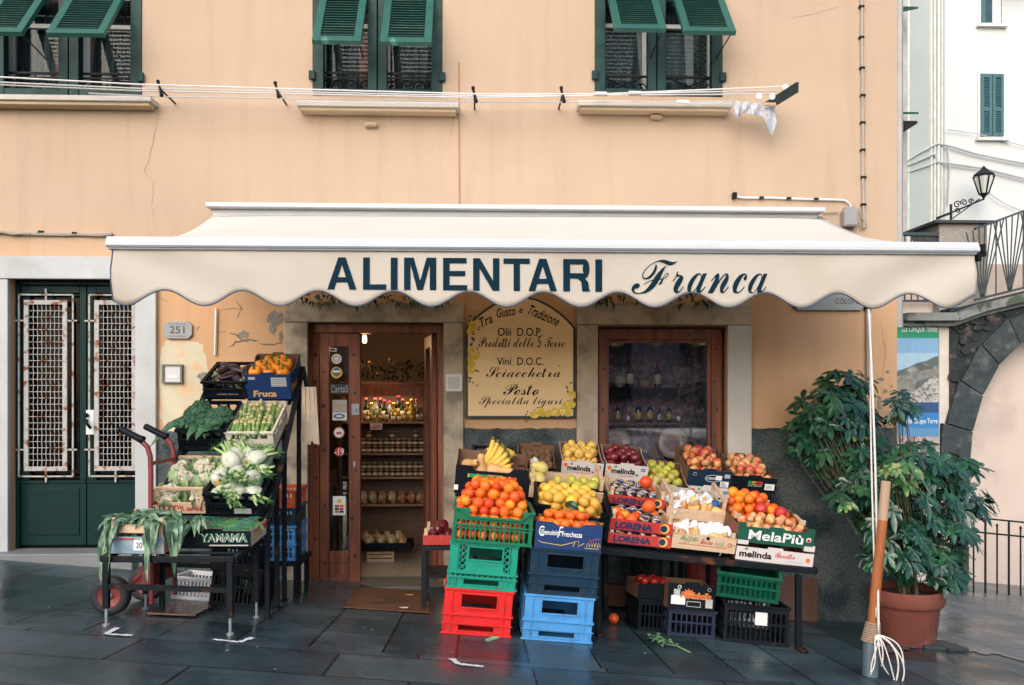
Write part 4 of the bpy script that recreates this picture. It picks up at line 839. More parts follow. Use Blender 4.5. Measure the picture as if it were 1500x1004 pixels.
# ------------------------------------------------------------------ small plates and boxes on the wall
def octa(w, h, c): return [(-w+c, -h), (w-c, -h), (w, -h+c), (w, h-c), (w-c, h), (-w+c, h), (-w, h-c), (-w, -h+c)]
PLATE = mat('grey_stone_plate', (.27, .28, .28), .55, .12, 8, .1, 60)
p = P(262, 484); o = MB().prism(octa(.108, .067, .03), -.025, -.004).build('number_plate', PLATE, bev=.004); o.location = p; tag(o, 'grey octagonal house number plate reading 251 beside the green door', 'sign')
text('251', mat('engraved_grey', (.06, .065, .07), .7), o, -.06, .052, -.026, .03, -.027, bold=.01)
rect(ink('engraved_line', (.14, .14, .14)), o, -.07, .07, .043, .048, -.0265, 'engraved_line'); rect(ink('engraved_line', (.14, .14, .14)), o, -.065, .065, -.05, -.045, -.0265, 'engraved_line')
p = P(254, 548); o = MB().panel(.155, .145, [(-.062, .062, .012, .133)], .03, T(0, -.035, -.0725)).build('letter_box', mat('dark_steel_frame', (.09, .09, .09), .4, metal=.6), bev=.003); o.location = p; tag(o, 'small grey metal box with a slot set in the peeling wall', 'letter box')
MB().box(-.062, .062, -.02, -.006, -.06, .06).build('cover', mat('brushed_steel', (.42, .42, .44), .4, .1, 6, metal=.3), o); MB().box(-.035, .04, -.024, -.02, -.035, -.012).build('name_slot', WHITEPL, o)
p = P(665, 561, -.042); o = MB().box(-.062, .062, -.006, .0, -.066, .066).build('notice_card', WHITEPL, bev=.002); o.location = p; tag(o, 'square white notice card on the stone jamb beside the shop door', 'notice')
rect(ink('pale_grey', (.46, .46, .45)), o, -.045, .045, -.048, .045, -.0072, 'printed_panel')
p = P(1213, 440); o = MB().prism(octa(.30, .115, .05), -.03, -.002).build('street_name_plate', PLATE, bev=.004); o.location = P(1213, 434); tag(o, 'grey stone street name plate half hidden under the awning edge', 'sign')
text('COLOMBO', mat('engraved_grey', None) if False else _mats['engraved_grey'], o, .045, .285, -.065, -.022, -.032)
p = P(1240, 320); o = MB()
o.prism([(-.055, -.08), (.055, -.08), (.055, .04), (.035, .075), (-.035, .075), (-.055, .04)], -.09, -.002); o = o.build('junction_box', mat('grey_plastic_box', (.26, .25, .25), .5, .1, 5), bev=.006); o.location = p; tag(o, 'grey electrical box on the wall above the awning end', 'junction box'); MB().box(-.045, .045, -.096, -.09, -.07, .03).build('cover', mat('grey_plastic_box', None) if False else _mats['grey_plastic_box'], o, bev=.004)

# ------------------------------------------------------------------ cables
def cable(pix, r, m, name, label, y=-.02, cat='cable', jit=0, clips=None):
    pts = [P(px + random.uniform(-jit, jit), py + random.uniform(-jit, jit), y) for px, py in pix]
    o = MB().tube(pts, r, 6).build(name, m); tag(o, label, cat)
    if clips:
        for px, py in clips: q = P(px, py, y); MB().box(q.x - .018, q.x + .018, y - .014, y + .018, q.z - .008, q.z + .008).build('clip', DARKMETAL, o)
    return o
cv = lambda a, b, n=12, sag=0: [(a[0] + (b[0]-a[0])*i/n, a[1] + (b[1]-a[1])*i/n + sag*4*(i/n)*(1-i/n)) for i in range(n + 1)]
cable(cv((1262, -60), (1265, 335), 20), .011, GREYCABLE, 'cable_bundle', 'brown cable bundle clipped down the wall near its corner', jit=.5, clips=[(1262, 10), (1262, 55), (1263, 100), (1264, 140), (1264, 180), (1264, 220), (1265, 260), (1265, 300)])
cable([(1258, 305), (1262, 318), (1270, 330), (1263, 336), (1258, 325)], .005, GREYCABLE, 'loose_wire', 'loose wire ends hanging at the foot of the cable bundle', -.03)
cable([(1076, 288), (1090, 290), (1130, 290), (1180, 292), (1225, 293), (1238, 294), (1245, 299), (1247, 308)], .009, WHITECABLE, 'white_conduit', 'thin pale conduit bending down to the grey box above the awning', clips=[(1115, 290), (1155, 291), (1195, 292)])
cable(cv((1205, 312), (1228, 311), 4), .005, GREYCABLE, 'feed_wire', 'short wire between awning hood and the grey box')
q = P(1075, 288); MB().box(q.x - .018, q.x + .01, -.05, 0, q.z - .022, q.z + .022).build('cable_entry', BLACKPL, bld)
cable(cv((-80, 336), (165, 344), 14, 2), .014, GREYCABLE, 'wall_cable', 'twisted brown cable along the wall above the green door', jit=.9, clips=[(60, 340), (110, 342)])
cable(cv((-60, 338), (45, 342), 8, 1), .010, GREYCABLE, 'spare_cable', 'short frayed cable tied to the twisted one above the green door', -.035, jit=2)
cable(cv((672, 92), (673, 304), 10), .006, mat('painted_cable', (.40, .22, .13), .8), 'painted_cable', 'thin painted cable running straight down between the two windows', -.004)
cable(cv((316.5, 452), (315, 520), 4), .010, WHITECABLE, 'drop_cable', 'white cable dropping from the awning to the top crate')
cable(cv((1270, 430), (1271, 566), 8), .012, mat('grey_pipe_paint', (.30, .27, .23), .6), 'wall_pipe', 'thin vertical pipe on the wall below the street name plate', -.025, cat='pipe', clips=[(1270, 452)])
cable(cv((1316, -60), (1316, 480), 10), .035, mat('rain_pipe', (.36, .35, .34), .6), 'rain_pipe', 'grey rain pipe running down the corner of the peach building', .05, cat='pipe')

# ------------------------------------------------------------------ clothes lines
YL = -.26
HOOKS = [(238, 134), (408, 136), (695, 143), (823, 143)]
def clothesline(pix, label, y): 
    o = MB().tube([P(px, py, y) for px, py in pix], .0055, 5).build('clothesline', WHITECABLE); tag(o, label, 'clothesline', None)
LN = [([(-40, 111), (205, 124), (440, 131), (700, 138), (880, 138), (1150, 127)], 'uppermost white washing line, slack over all three windows'),
      ([(-40, 119), (205, 130), (440, 135), (700, 141), (880, 138), (1140, 133)], 'second washing line from the top, close under the uppermost'),
      ([(-40, 123), (205, 133.5), (440, 138), (700, 143.5), (880, 140), (1135, 138)], 'third washing line from the top, running just over the sills'),
      ([(130, 137), (240, 142), (440, 145), (700, 149.5), (830, 150), (1080, 149)], 'lowest washing line, carrying the patterned cloth')]
for k, (pix, lab) in enumerate(LN): clothesline(pix, lab, YL + .04 * k - .06)
for i, (px, py) in enumerate(HOOKS):
    c = P(px, py, YL); h = MB(); c0 = P(px, py, 0)
    h.tube([(c.x, .0, c.z), (c.x, YL - .06, c.z)], .007, 6); h.tube([(c.x - .012, YL - .06, c.z + .055), (c.x - .004, YL - .05, c.z + .02), (c.x + .012, YL - .05, c.z - .045)], [.012, .009, .013], 6); h.ball((c.x - .010, YL - .06, c.z + .05), .014, 8, 5); h.ball((c.x + .012, YL - .05, c.z - .045), .016, 8, 5)
    tag(h.build('line_hook', DARKMETAL), ['dark hook of the washing line just right of the leftmost window', 'dark hook of the washing line left of the middle window', 'dark hook of the washing line right of the middle window', 'dark hook of the washing line left of the lace curtained window'][i], 'hook')
b0, b1 = P(1120, 158, -.02), P(1168, 128, -.62)
ar = thing('line_bracket', 'dark green angled arm holding the ends of the washing lines', 'bracket', b0)
mb = MB(); mb.bar((0, 0, 0), b1 - b0, .02, .07); mb.build('arm', DKGREEN, ar)
for px, py in ((1150, 128), (1131, 142), (1112, 141)):
    c = P(px, py, -.42) - b0; mb = MB(); mb.lathe([(.022, -.006), (.018, 0), (.022, .006)], 12, M=T(*c) @ RX(R(90))); mb.build('pulley', WHITEPL, ar)
cm = MB(); NXc, NZc = 60, 30; vs = []; top = [(1074, 149), (1090, 148), (1110, 152), (1135, 153)]
def topat(u): i = min(2, int(u * 3)); f = u * 3 - i; a, b = top[i], top[i + 1]; return (a[0] + (b[0]-a[0])*f, a[1] + (b[1]-a[1])*f)
for i in range(NXc + 1):
    u = i / NXc; t0 = topat(u); ln = 26 * (1 - .9 * abs(2 * u * 1.25 - .45)) if u < .62 else 18 + 30 * max(0, 1 - abs(u - .9) * 7)
    ln = max(ln, 17)
    for j in range(NZc + 1):
        v = j / NZc; p = P(t0[0] + 3 * math.sin(v * 3 + u * 5) * v, t0[1] + ln * v, YL + .04 + .014 * math.sin(u * 26 + v * 2.5) * (.3 + v) + .008 * math.sin(u * 47 - v * 4) * v); vs.append(p)
q = NZc + 1; cm.add(vs, [(i*q+j, i*q+j+1, (i+1)*q+j+1, (i+1)*q+j) for i in range(NXc) for j in range(NZc)])
DOT = mat('dotted_cloth', (.48, .49, .52), .9, .05, 10, col2=(.30, .33, .40), c2scale=55, c2lo=.58, c2hi=.62)
cl = cm.build('hanging_cloth', DOT, smooth=True, sub=1); tag(cl, 'white cloth with grey pattern pegged to the end of the washing line', 'cloth'); cl.modifiers.new('solid', 'SOLIDIFY').thickness = .003
for px, py, lab in ((930, 137, 'pale peg on the washing lines below the lace window, left one'), (880, 138, 'pale pegs clipped together left of the lace window'), (1000, 150, 'grey twisted peg hanging over the right window sill'), (1128, 154, 'brown peg at the right end of the hanging cloth')):
    c = P(px, py, YL); mb = MB(); mb.box(-.05, .05, -.008, .008, -.006, .006); mb.box(-.045, .045, -.006, .006, .007, .016); mb.tube([(-.02, -.012, .004), (-.02, .012, .004)], .012, 6); o = mb.build('clothes_peg', WHITEPL if px != 1128 else PALEWOOD); o.location = c; tag(o, lab, 'peg')
# ================================================================== CRATES, BOXES AND PRODUCE
def place(px0, px1, py0, py1, Y, tilt=0, yaw=0):
    a, b = P(px0, py0, Y), P(px1, py1, Y); d = b - a; w = math.hypot(d.x, d.z); roll = math.atan2(-d.z, d.x)
    return T(*((a + b) / 2)) @ RY(roll) @ RZ(R(yaw)) @ RX(R(tilt)), w
def sc_at(Y): return F / (Y - CAM.y)
def setm(o, M): o.matrix_basis = M; return o
def grid_holes(x0, x1, z0, z1, nx, nz, gx, gz):
    hs = []; w = (x1 - x0 - gx * (nx - 1)) / nx; h = (z1 - z0 - gz * (nz - 1)) / nz
    for i in range(nx):
        for j in range(nz): a = x0 + i * (w + gx); c = z0 + j * (h + gz); hs.append((a, a + w, c, c + h))
    return hs
def crate_walls(mb, w, d, h, hf, hs, t=.010, hb=None, hback=None, side_h=None):
    """four upright walls and a floor; hf holes of the front, hs of the sides (in side coordinates 0..d)"""
    mb.panel(w, h, hf, t); mb.panel(w, hback or h, hf if hb is None else hb, t, T(0, d - t, 0))
    sh_ = side_h or h
    mb.panel(d - 2*t - .002, sh_, hs, t, T(-w/2 + t, t + .001, 0) @ RZ(R(90)), x0=0); mb.panel(d - 2*t - .002, sh_, hs, t, T(w/2, t + .001, 0) @ RZ(R(90)), x0=0)
    mb.box(-w/2 + t, w/2 - t, t, d - t, .004, .012)
def rim(mb, w, d, h, o=.010, hh=.014):
    mb.box(-w/2 - o, w/2 + o, -o, .0, h - hh, h + .002); mb.box(-w/2 - o, w/2 + o, d, d + o, h - hh, h + .002); mb.box(-w/2 - o, -w/2, .0, d, h - hh, h + .002); mb.box(w/2, w/2 + o, .0, d, h - hh, h + .002)
def slat_crate(name, M, w, d, h, m, label, cat='crate', dip=False, nsl=16, group=None, style='slat'):
    mb = MB()
    if style == 'slat':
        hf = grid_holes(-w/2 + .022, w/2 - .022, .022, h * .5, nsl, 1, .009, .01) + grid_holes(-w/2 + .022, w/2 - .022, h * .56, h * .82, nsl, 1, .009, .01)
        hs = grid_holes(.03, d - .04, .022, h * .5, 14, 1, .010, .01) + grid_holes(.03, d - .04, h * .56, h * .82, 14, 1, .010, .01)
    elif style == 'window':
        hf = grid_holes(-w/2 + .03, w/2 - .03, h*.55, h*.86, 4, 1, .016, .01) + grid_holes(-w/2 + .03, w/2 - .03, .03, h * .3, 9, 1, .012, .01); hs = grid_holes(.03, d - .04, h*.5, h*.85, 5, 1, .014, .01)
    else:
        hf = grid_holes(-w/2 + .03, w/2 - .03, .02, h * .42, 10, 1, .010, .01) + grid_holes(-w/2 + .02, w/2 - .02, h*.6, h*.85, 3, 1, .05, .01); hs = grid_holes(.03, d - .04, .02, h * .8, 12, 2, .012, .012)
    t = .010; tall = h * 1.12
    if dip:
        hf = grid_holes(-w/2 + .022, w/2 - .022, .018, h * .40, nsl, 1, .009, .01) + grid_holes(-w/2 + .022, w/2 - .022, h * .44, h * .66, nsl, 1, .009, .01) + [(-w/2 + .09, w/2 - .06, h*.78, h + 1)]
    crate_walls(mb, w, d, h, hf, hs, t)
    if not dip: rim(mb, w, d, h)
    else:
        o = .010; hh = .014
        mb.box(-w/2 - o, w/2 + o, d, d + o, h - hh, h + .002); mb.box(-w/2 - o, -w/2, .0, d, h - hh, h + .002); mb.box(w/2, w/2 + o, .0, d, h - hh, h + .002)
        zl, zh = h * .78, h
        for a, b in (((-w/2 - o, zh), (-w/2 + .03, zh)), ((-w/2 + .03, zh), (-w/2 + .10, zl)), ((-w/2 + .10, zl), (w/2 - .07, zl)), ((w/2 - .07, zl), (w/2 - .02, zh)), ((w/2 - .02, zh), (w/2 + o, zh))):
            mb.bar((a[0], -.006, a[1] - .005), (b[0], -.006, b[1] - .005), .014, .012)
        mb.prism([(-w/2 + .03, h), (-w/2 + .09, h * .78), (-w/2 + .09, h * .79), (-w/2 + .09, h*.8), (-w/2 + .1, h * .78)], -.0, t)
    mb.box(-w/2 - .006, w/2 + .006, -.007, -.0, h * .49, h * .54); mb.box(-w/2 - .004, w/2 + .004, -.006, .0, 0, .014)
    for x in (-w/2, w/2 - .016): mb.box(x, x + .016, -.008, -.0, .014, h * .49)
    return tag(mb.build(name, m, None, bev=.0015, M=M), label, cat, group)
def stack_crate(M, w, d, h, m, label, style=0, group=None):
    """tall bottle-style crate: hand hole high in the front, slot low, ledge and ribs"""
    mb = MB(); t = .012
    hf = [(-w*.25, w*.27, h*.60, h*.88)] if style != 1 else [(-w*.22, w*.27, h*.64, h*.90)]
    hf.append((-w*.27, w*.25, h*.09, h*.20))
    hs = [(d*.3, d*.7, h*.62, h*.86), (d*.1, d*.9, h*.08, h*.16)]
    if style == 1: hf += [(-w*.36, -w*.26, h*.40, h*.95), (w*.30, w*.40, h*.40, h*.95), (-w*.45, w*.45, h*.265, h*.33)]
    crate_walls(mb, w, d, h, hf, hs, t)
    rim(mb, w, d, h, .008, .012)
    zl = h * .46 if style != 1 else h * .365
    # lower half stands proud of the upper half, with a ledge
    e = .010; mb.box(-w/2 - e, w/2 + e, -e, -.0, zl - .012, zl); mb.box(-w/2 - e, -w/2, .0, d, zl - .012, zl); mb.box(w/2, w/2 + e, .0, d, zl - .012, zl)
    mb.box(-w/2 - e, w/2 + e, -e, .0, h*.225, h*.25); mb.box(-w/2 - e, w/2 + e, -e, .0, 0, .012); mb.box(w/2, w/2 + e, .0, d, 0, .012)
    for x in (-w*.40, w*.37): mb.box(x, x + .008, -.008, .0, .012, h*.225); mb.box(x, x + .008, -.008, .0, h*.25, zl - .012); mb.box(x, x + .008, -.007, .0, zl, h - .012)
    for x in (-w/2, w/2 - .008): mb.box(x, x + .008, -.009, .0, .012, h * .225)
    # raised frame of the hand hole
    x0, x1, z0, z1 = hf[0]
    mb.box(x0 - .008, x0, -.006, .0, z0 - .008, z1 + .008); mb.box(x1, x1 + .008, -.006, .0, z0 - .008, z1 + .008); mb.box(x0, x1, -.006, .0, z1, z1 + .008); mb.box(x0, x1, -.006, .0, z0 - .008, z0)
    n = 13
    for i in range(n):                                                # truss ribs of the foot band
        a = -w*.39 + i * (w*.76) / n; b = a + w*.76 / n
        if x0 - .02 < (a + b) / 2 < x1 + .02 and style == 9: continue
        mb.bar((a, -.003, .012 if i % 2 else h*.085), (b, -.003, h*.085 if i % 2 else .012), .006, .004, (0, 1, 0))
    if style == 1:
        for cx in (-w*.31, w*.35):
            for i in range(4):
                a = h*.40 + i * h*.1375; b = a + h*.1375; mb.bar((cx - w*.05, .004, a), (cx + w*.05, .004, b), .006, .006, (0, 1, 0)); mb.bar((cx + w*.05, .005, a), (cx - w*.05, .005, b), .006, .006, (0, 1, 0))
        for i in range(22):
            a = -w*.45 + i * w*.9 / 22; b = a + w*.9 / 22; mb.bar((a, .004, h*.265 if i % 2 else h*.33), (b, .004, h*.33 if i % 2 else h*.265), .005, .006, (0, 1, 0))
    for k in range(1, 5): mb.box(w/2, w/2 + .006, d*k/5 - .004, d*k/5 + .004, .012, h - .012); mb.box(-w/2 - .006, -w/2, d*k/5 - .004, d*k/5 + .004, .012, h - .012)
    o = mb.build('stacking_crate', m, None, bev=.0018, M=M); tag(o, label, 'crate', group)
    # moulded lettering, the crate's own colour
    text({0: 'AMATI JUNIOR', 1: 'CARLAC LUCCA', 2: 'VIVALDI', 3: 'MALU AGRUMI'}[style], m, o, -w*.2, w*.24, h*.50, h*.555, -.0022, bold=.01, name='moulded_lettering')
    return o
def tray(name, M, w, d, h, outer, label, inner=BROWNCARD, cat='box', back=1.15, tab=True, group=None, dipf=0):
    mb = MB(); t = .0045
    def wall(M_, ww, pts):
        mb.M = M_; mb.prism(pts, 0, t, 0); mb.prism([(x, z) for x, z in pts], t + .0001, 2 * t, 1); mb.M = None
    hb = h * back
    if dipf: fp = [(-w/2, 0), (w/2, 0), (w/2, h), (w/2 - .10, h), (w/2 - .13, h - dipf), (-w/2 + .13, h - dipf), (-w/2 + .10, h), (-w/2, h)]
    else: fp = [(-w/2, 0), (w/2, 0), (w/2, h), (.05, h), (.045, h + .012), (-.045, h + .012), (-.05, h), (-w/2, h)]
    wall(None, w, fp)
    wall(T(0, d, 0) @ RZ(R(180)), w, [(-w/2, 0), (w/2, 0), (w/2, hb), (-w/2, hb)])
    # side walls lower in the middle
    sp = [(0, 0), (d - .02, 0), (d - .02, hb), (d - .08, hb), (d - .11, h * .92), (.08, h * .92), (.05, h), (0, h)]
    wall(T(w/2, .0095, 0) @ RZ(R(90)), d, sp)
    wall(T(-w/2 + 2*t, .0095, 0) @ RZ(R(90)), d, sp)
    mb.box(-w/2 + .01, w/2 - .01, .01, d - .01, .002, .007, 1)
    if tab:
        for y, zz in ((d - .016, hb), ): mb.box(-.035, .035, y - .012, y + .012, zz + .0005, zz + .013, 1)
    return tag(mb.build(name, [outer, inner], None, M=M), label, cat, group)
def wood_crate(name, M, w, d, h, label, m=PALEWOOD, front=None, boards=1, post=1.5, group=None, rail=False, bh=None):
    mb = MB(); t = .007; bh = bh or h
    for b in range(boards): z0 = .004 + b * (h / boards); mb.box(-w/2, w/2, 0, t, z0, z0 + bh / boards - .006, 1)
    mb.box(-w/2, w/2, d - t, d, .004, h)
    for s in (-1, 1):
        x = s * (w/2 - .004); mb.box(x - .004, x + .004, t, d - t, .004, h * .95)
        for y in (t + .011, d - t - .011):
            x2 = s * (w/2 - .020); mb.box(x2 - .011, x2 + .011, y - .0105, y + .0105, .004, h * post)
        if rail: x2 = s * (w/2 - .020); mb.box(x2 - .013, x2 + .013, .004, d - .004, h * post + .0005, h * post + .012)
    for k in range(5): y = t + .005 + k * (d - 2*t - .06) / 4; mb.box(-w/2 + .01, w/2 - .01, y, y + .05, .004, .009)
    for x in (-w*.3, 0, w*.3): mb.box(x - .001, x + .001, -.0012, .0, h * .25, h * .27, 2); mb.box(x - .001, x + .001, -.0012, .0, h * .6, h * .9, 2)
    return tag(mb.build(name, [m, front or m, GREYMETAL], None, bev=.001, M=M), label, 'crate', group)

# ------------------------------------------------------------------ fruit
ORANGE = mat('orange_peel', (.74, .125, .010), .38, .1, 6, .35, 110, rnd=.17, hue=.018, spec=.45, sss=.06, col2=(.70, .21, .02), c2scale=9, c2lo=.5, c2hi=.7)
MANDAR = mat('mandarin_peel', (.74, .15, .012), .36, .1, 6, .35, 90, rnd=.12, hue=.012, sss=.06)
LEMON = mat('lemon_peel', (.66, .36, .045), .42, .12, 5, .35, 100, rnd=.14, hue=.016, sss=.06, col2=(.58, .36, .06), c2scale=14)
YAPPLE = mat('yellow_apple_skin', (.72, .46, .10), .35, .12, 5, rnd=.1, hue=.01)
RAPPLE = mat('dark_red_apple_skin', (.14, .012, .022), .25, .3, 5, rnd=.3, spec=.6)
GAPPLE = mat('green_apple_skin', (.42, .40, .06), .35, .15, 5, rnd=.12, hue=.015)
PAPPLE = mat('pink_apple_skin', (.62, .36, .15), .35, .12, 5, col2=(.55, .09, .05), c2scale=9, c2lo=.45, c2hi=.62, rnd=.12, hue=.01)
BAPPLE = mat('bicolour_apple_skin', (.60, .33, .12), .35, .15, 7, col2=(.50, .05, .035), c2scale=12, c2lo=.38, c2hi=.58, rnd=.15, hue=.012)
PEARY = mat('yellow_pear_skin', (.56, .44, .14), .42, .12, 7, rnd=.1, hue=.012, col2=(.45, .38, .09), c2scale=18)
PEARB = mat('russet_pear_skin', (.58, .36, .14), .5, .15, 10, rnd=.12, hue=.012, col2=(.40, .20, .07), c2scale=12)
KIWI = mat('kiwi_skin', (.14, .075, .035), .85, .2, 20, .5, 120, rnd=.15)
AUB = mat('aubergine_skin', (.012, .004, .012), .2, .3, 5, spec=.6)
PEPPER = mat('orange_pepper_skin', (.80, .26, .012), .22, .08, 5, spec=.6, rnd=.08)
ZUC = mat('courgette_skin', (.12, .24, .06), .45, .3, 12, col2=(.30, .38, .14), c2scale=26, rnd=.15)
BLOSS = mat('courgette_blossom', (.50, .42, .22), .7, .25, 20, col2=(.26, .32, .12), c2scale=20)
FENN = mat('fennel_white', (.50, .51, .42), .5, .15, 6, .15, 30, col2=(.30, .38, .18), c2scale=2.5, c2lo=.50, c2hi=.68, stretch=(22, 22, 3))
FENST = mat('fennel_stalk', (.30, .42, .16), .5, .2, 10)
FROND = mat('fennel_frond', (.05, .17, .04), .7, .35, 20)
CAUL = mat('cauliflower_curd', (.54, .49, .37), .8, .12, 12, .5, 70)
CAULF = mat('cauliflower_leaf', (.30, .40, .20), .55, .25, 10, .2, 30)
BANANA = mat('banana_skin', (.72, .46, .07), .45, .12, 10, col2=(.45, .26, .05), c2scale=18, c2lo=.60, c2hi=.72)
BANTIP = mat('banana_tip', (.16, .14, .04), .7)
SQUASH = mat('squash_skin', (.62, .36, .14), .5, .1, 6, rnd=.08)
STALK = mat('fruit_stalk', (.08, .05, .02), .8); GSTALK = mat('green_stalk', (.06, .14, .03), .6)
def wrap_mat():
    m = bpy.data.materials.new('printed_fruit_wrap'); m.use_nodes = True; nt = m.node_tree; N = nt.nodes; L = nt.links; b = N['Principled BSDF']
    tc = N.new('ShaderNodeTexCoord'); oi = N.new('ShaderNodeObjectInfo'); vr = N.new('ShaderNodeVectorRotate') ; sp = N.new('ShaderNodeSeparateXYZ'); L.new(tc.outputs['Object'], sp.inputs[0])
    n = N.new('ShaderNodeTexNoise'); n.inputs['Scale'].default_value = 26; n.inputs['Detail'].default_value = 1; L.new(tc.outputs['Object'], n.inputs['Vector'])
    a = N.new('ShaderNodeMath'); a.operation = 'MULTIPLY_ADD'; L.new(n.outputs['Fac'], a.inputs[0]); a.inputs[1].default_value = .04; L.new(sp.outputs['Z'], a.inputs[2])
    q = N.new('ShaderNodeMapRange'); q.inputs['From Min'].default_value = -.02; q.inputs['From Max'].default_value = .07; L.new(a.outputs[0], q.inputs['Value'])
    cr = N.new('ShaderNodeValToRGB'); cr.color_ramp.interpolation = 'CONSTANT'; e = cr.color_ramp.elements
    e[0].color = (.50, .02, .02, 1); e[1].position = .40; e[1].color = (.012, .014, .06, 1)
    for p, c in ((.62, (.45, .30, .12, 1)), (.68, (.012, .014, .06, 1)), (.78, (.6, .57, .55, 1)), (.82, (.012, .014, .06, 1))): k = e.new(p); k.color = c
    L.new(q.outputs[0], cr.inputs[0]); L.new(cr.outputs[0], b.inputs['Base Color']); b.inputs['Roughness'].default_value = .3
    bp = N.new('ShaderNodeBump'); bp.inputs['Strength'].default_value = .4; bp.inputs['Distance'].default_value = .01; L.new(n.outputs['Fac'], bp.inputs['Height']); L.new(bp.outputs[0], b.inputs['Normal']); return m
WRAP = wrap_mat()
REDWRAP = mat('red_tissue_wrap', (.50, .03, .03), .35, .2, 20, .6, 60, col2=(.6, .55, .5), c2scale=22, c2lo=.62, c2hi=.66)
def rnd_prof(r, squash=.93, tip=0, dip=.0, n=9):
    p = []
    for i in range(n + 1):
        a = -math.pi/2 + math.pi * i / n; rr = r * math.cos(a); z = r * squash * math.sin(a)
        if tip: z += tip * (abs(math.sin(a)) ** 9) * (1 if a > 0 else -.6)
        if dip: z -= math.copysign(dip * max(0, (abs(math.sin(a)) - .75)) * 4, a)
        p.append((max(rr, .0008), z))
    return p
def fruit_mesh(prof, m, seg=16, fn=None, extra=None, mats=None):
    mb = MB(); mb.lathe(prof, seg, fn=fn)
    if extra: extra(mb)
    me = mb.mesh('fruit', [m] + (mats or []), True); return me
def star(z, r=.006): return lambda mb: mb.lathe([(r, z - .002), (r * .8, z + .0012), (.0005, z + .0012)], 6, mi=1)
def stalk(z, h=.018, r=.0018): return lambda mb: mb.tube([(0, 0, z - .01), (.002, 0, z + h*.5), (.005, .002, z + h)], r, 5, mi=1)
FR = {}
FR['orange'] = [fruit_mesh(rnd_prof(.0375, .95), ORANGE, 18, extra=star(.0352), mats=[GSTALK]), fruit_mesh(rnd_prof(.036, .98), ORANGE, 18, extra=star(.0345), mats=[GSTALK])]
FR['mandarin'] = [fruit_mesh(rnd_prof(.031, .86, dip=.004), MANDAR, 18, extra=star(.0245, .005), mats=[GSTALK])]
FR['lemon'] = [fruit_mesh(rnd_prof(.034, 1.12, tip=.006), LEMON, 16), fruit_mesh(rnd_prof(.036, 1.04, tip=.005), LEMON, 16)]
def apple(m, r=.036): return [fruit_mesh(rnd_prof(r, .92, dip=.009, n=12), m, 16, fn=lambda t, z: 1 + .02 * math.cos(5*t) * (z < 0), extra=stalk(r*.62), mats=[STALK])]
FR['yellow'] = apple(YAPPLE); FR['red'] = apple(RAPPLE); FR['green'] = apple(GAPPLE); FR['pink'] = apple(PAPPLE, .034); FR['bicolour'] = apple(BAPPLE, .035)
def pear(m, s=1): return [fruit_mesh([(r*s, z*s) for r, z in ((.001,-.036),(.018,-.037),(.032,-.024),(.037,-.006),(.034,.014),(.026,.032),(.018,.048),(.013,.058),(.006,.064),(.001,.065))], m, 14, extra=stalk(.062*s, .022), mats=[STALK])]
FR['pear'] = pear(PEARY, 1.05); FR['russet'] = pear(PEARB)
FR['kiwi'] = [fruit_mesh(rnd_prof(.024, 1.3), KIWI, 12)]
FR['wrapped'] = [fruit_mesh(rnd_prof(.037, .95), WRAP, 14, fn=lambda t, z: 1 + .03 * math.sin(11*t + z*90))]
FR['redwrap'] = [fruit_mesh(rnd_prof(.040, .95), REDWRAP, 14, fn=lambda t, z: 1 + .05 * math.sin(9*t + z*110))]
FR['pepper'] = [fruit_mesh([(.001,-.034),(.02,-.04),(.034,-.028),(.041,0),(.042,.02),(.034,.036),(.018,.036),(.004,.028)], PEPPER, 20, fn=lambda t, z: 1 + .10 * math.cos(4*t), extra=lambda mb: mb.tube([(0,0,.026),(.003,0,.045),(.012,.004,.06)], [.008,.006,.006], 6, mi=1), mats=[GSTALK])]
FR['aubergine'] = [fruit_mesh([(.001,-.10),(.022,-.098),(.038,-.075),(.042,-.045),(.037,0),(.028,.05),(.021,.075),(.006,.085)], AUB, 14, extra=lambda mb: (mb.lathe([(.027,.055),(.024,.074),(.012,.088),(.008,.105),(.007,.12)], 8, mi=1, fn=lambda t, z: 1 + (.25*math.cos(4*t) if z < .07 else 0))), mats=[mat('aubergine_cap', (.16, .22, .12), .6, .2, 10)])]
FR['courgette'] = [fruit_mesh([(.002,-.07),(.010,-.068),(.0125,-.03),(.0135,.02),(.012,.045),(.009,.052)], ZUC, 10, extra=lambda mb: mb.lathe([(.009,.050),(.013,.058),(.012,.072),(.007,.084),(.002,.09)], 8, mi=1, fn=lambda t, z: 1 + .2*math.cos(5*t)), mats=[BLOSS])]
FR['squash'] = [fruit_mesh([(.001,-.055),(.025,-.056),(.043,-.04),(.046,-.015),(.036,.015),(.027,.04),(.025,.08),(.024,.10),(.014,.112),(.004,.114)], SQUASH, 16, extra=lambda mb: mb.lathe([(.007,.11),(.006,.125)], 6, mi=1), mats=[STALK])]
def rrot(): return Euler((random.uniform(0, 6.28), random.uniform(0, 6.28), random.uniform(0, 6.28))).to_matrix().to_4x4()
def put(kind, M, label, cat, group=None, name=None, s=1.0):
    me = random.choice(FR[kind]); o = link(me, name or cat.replace(' ', '_'), None, M @ S(s, s, s)); return tag(o, label, cat, group)
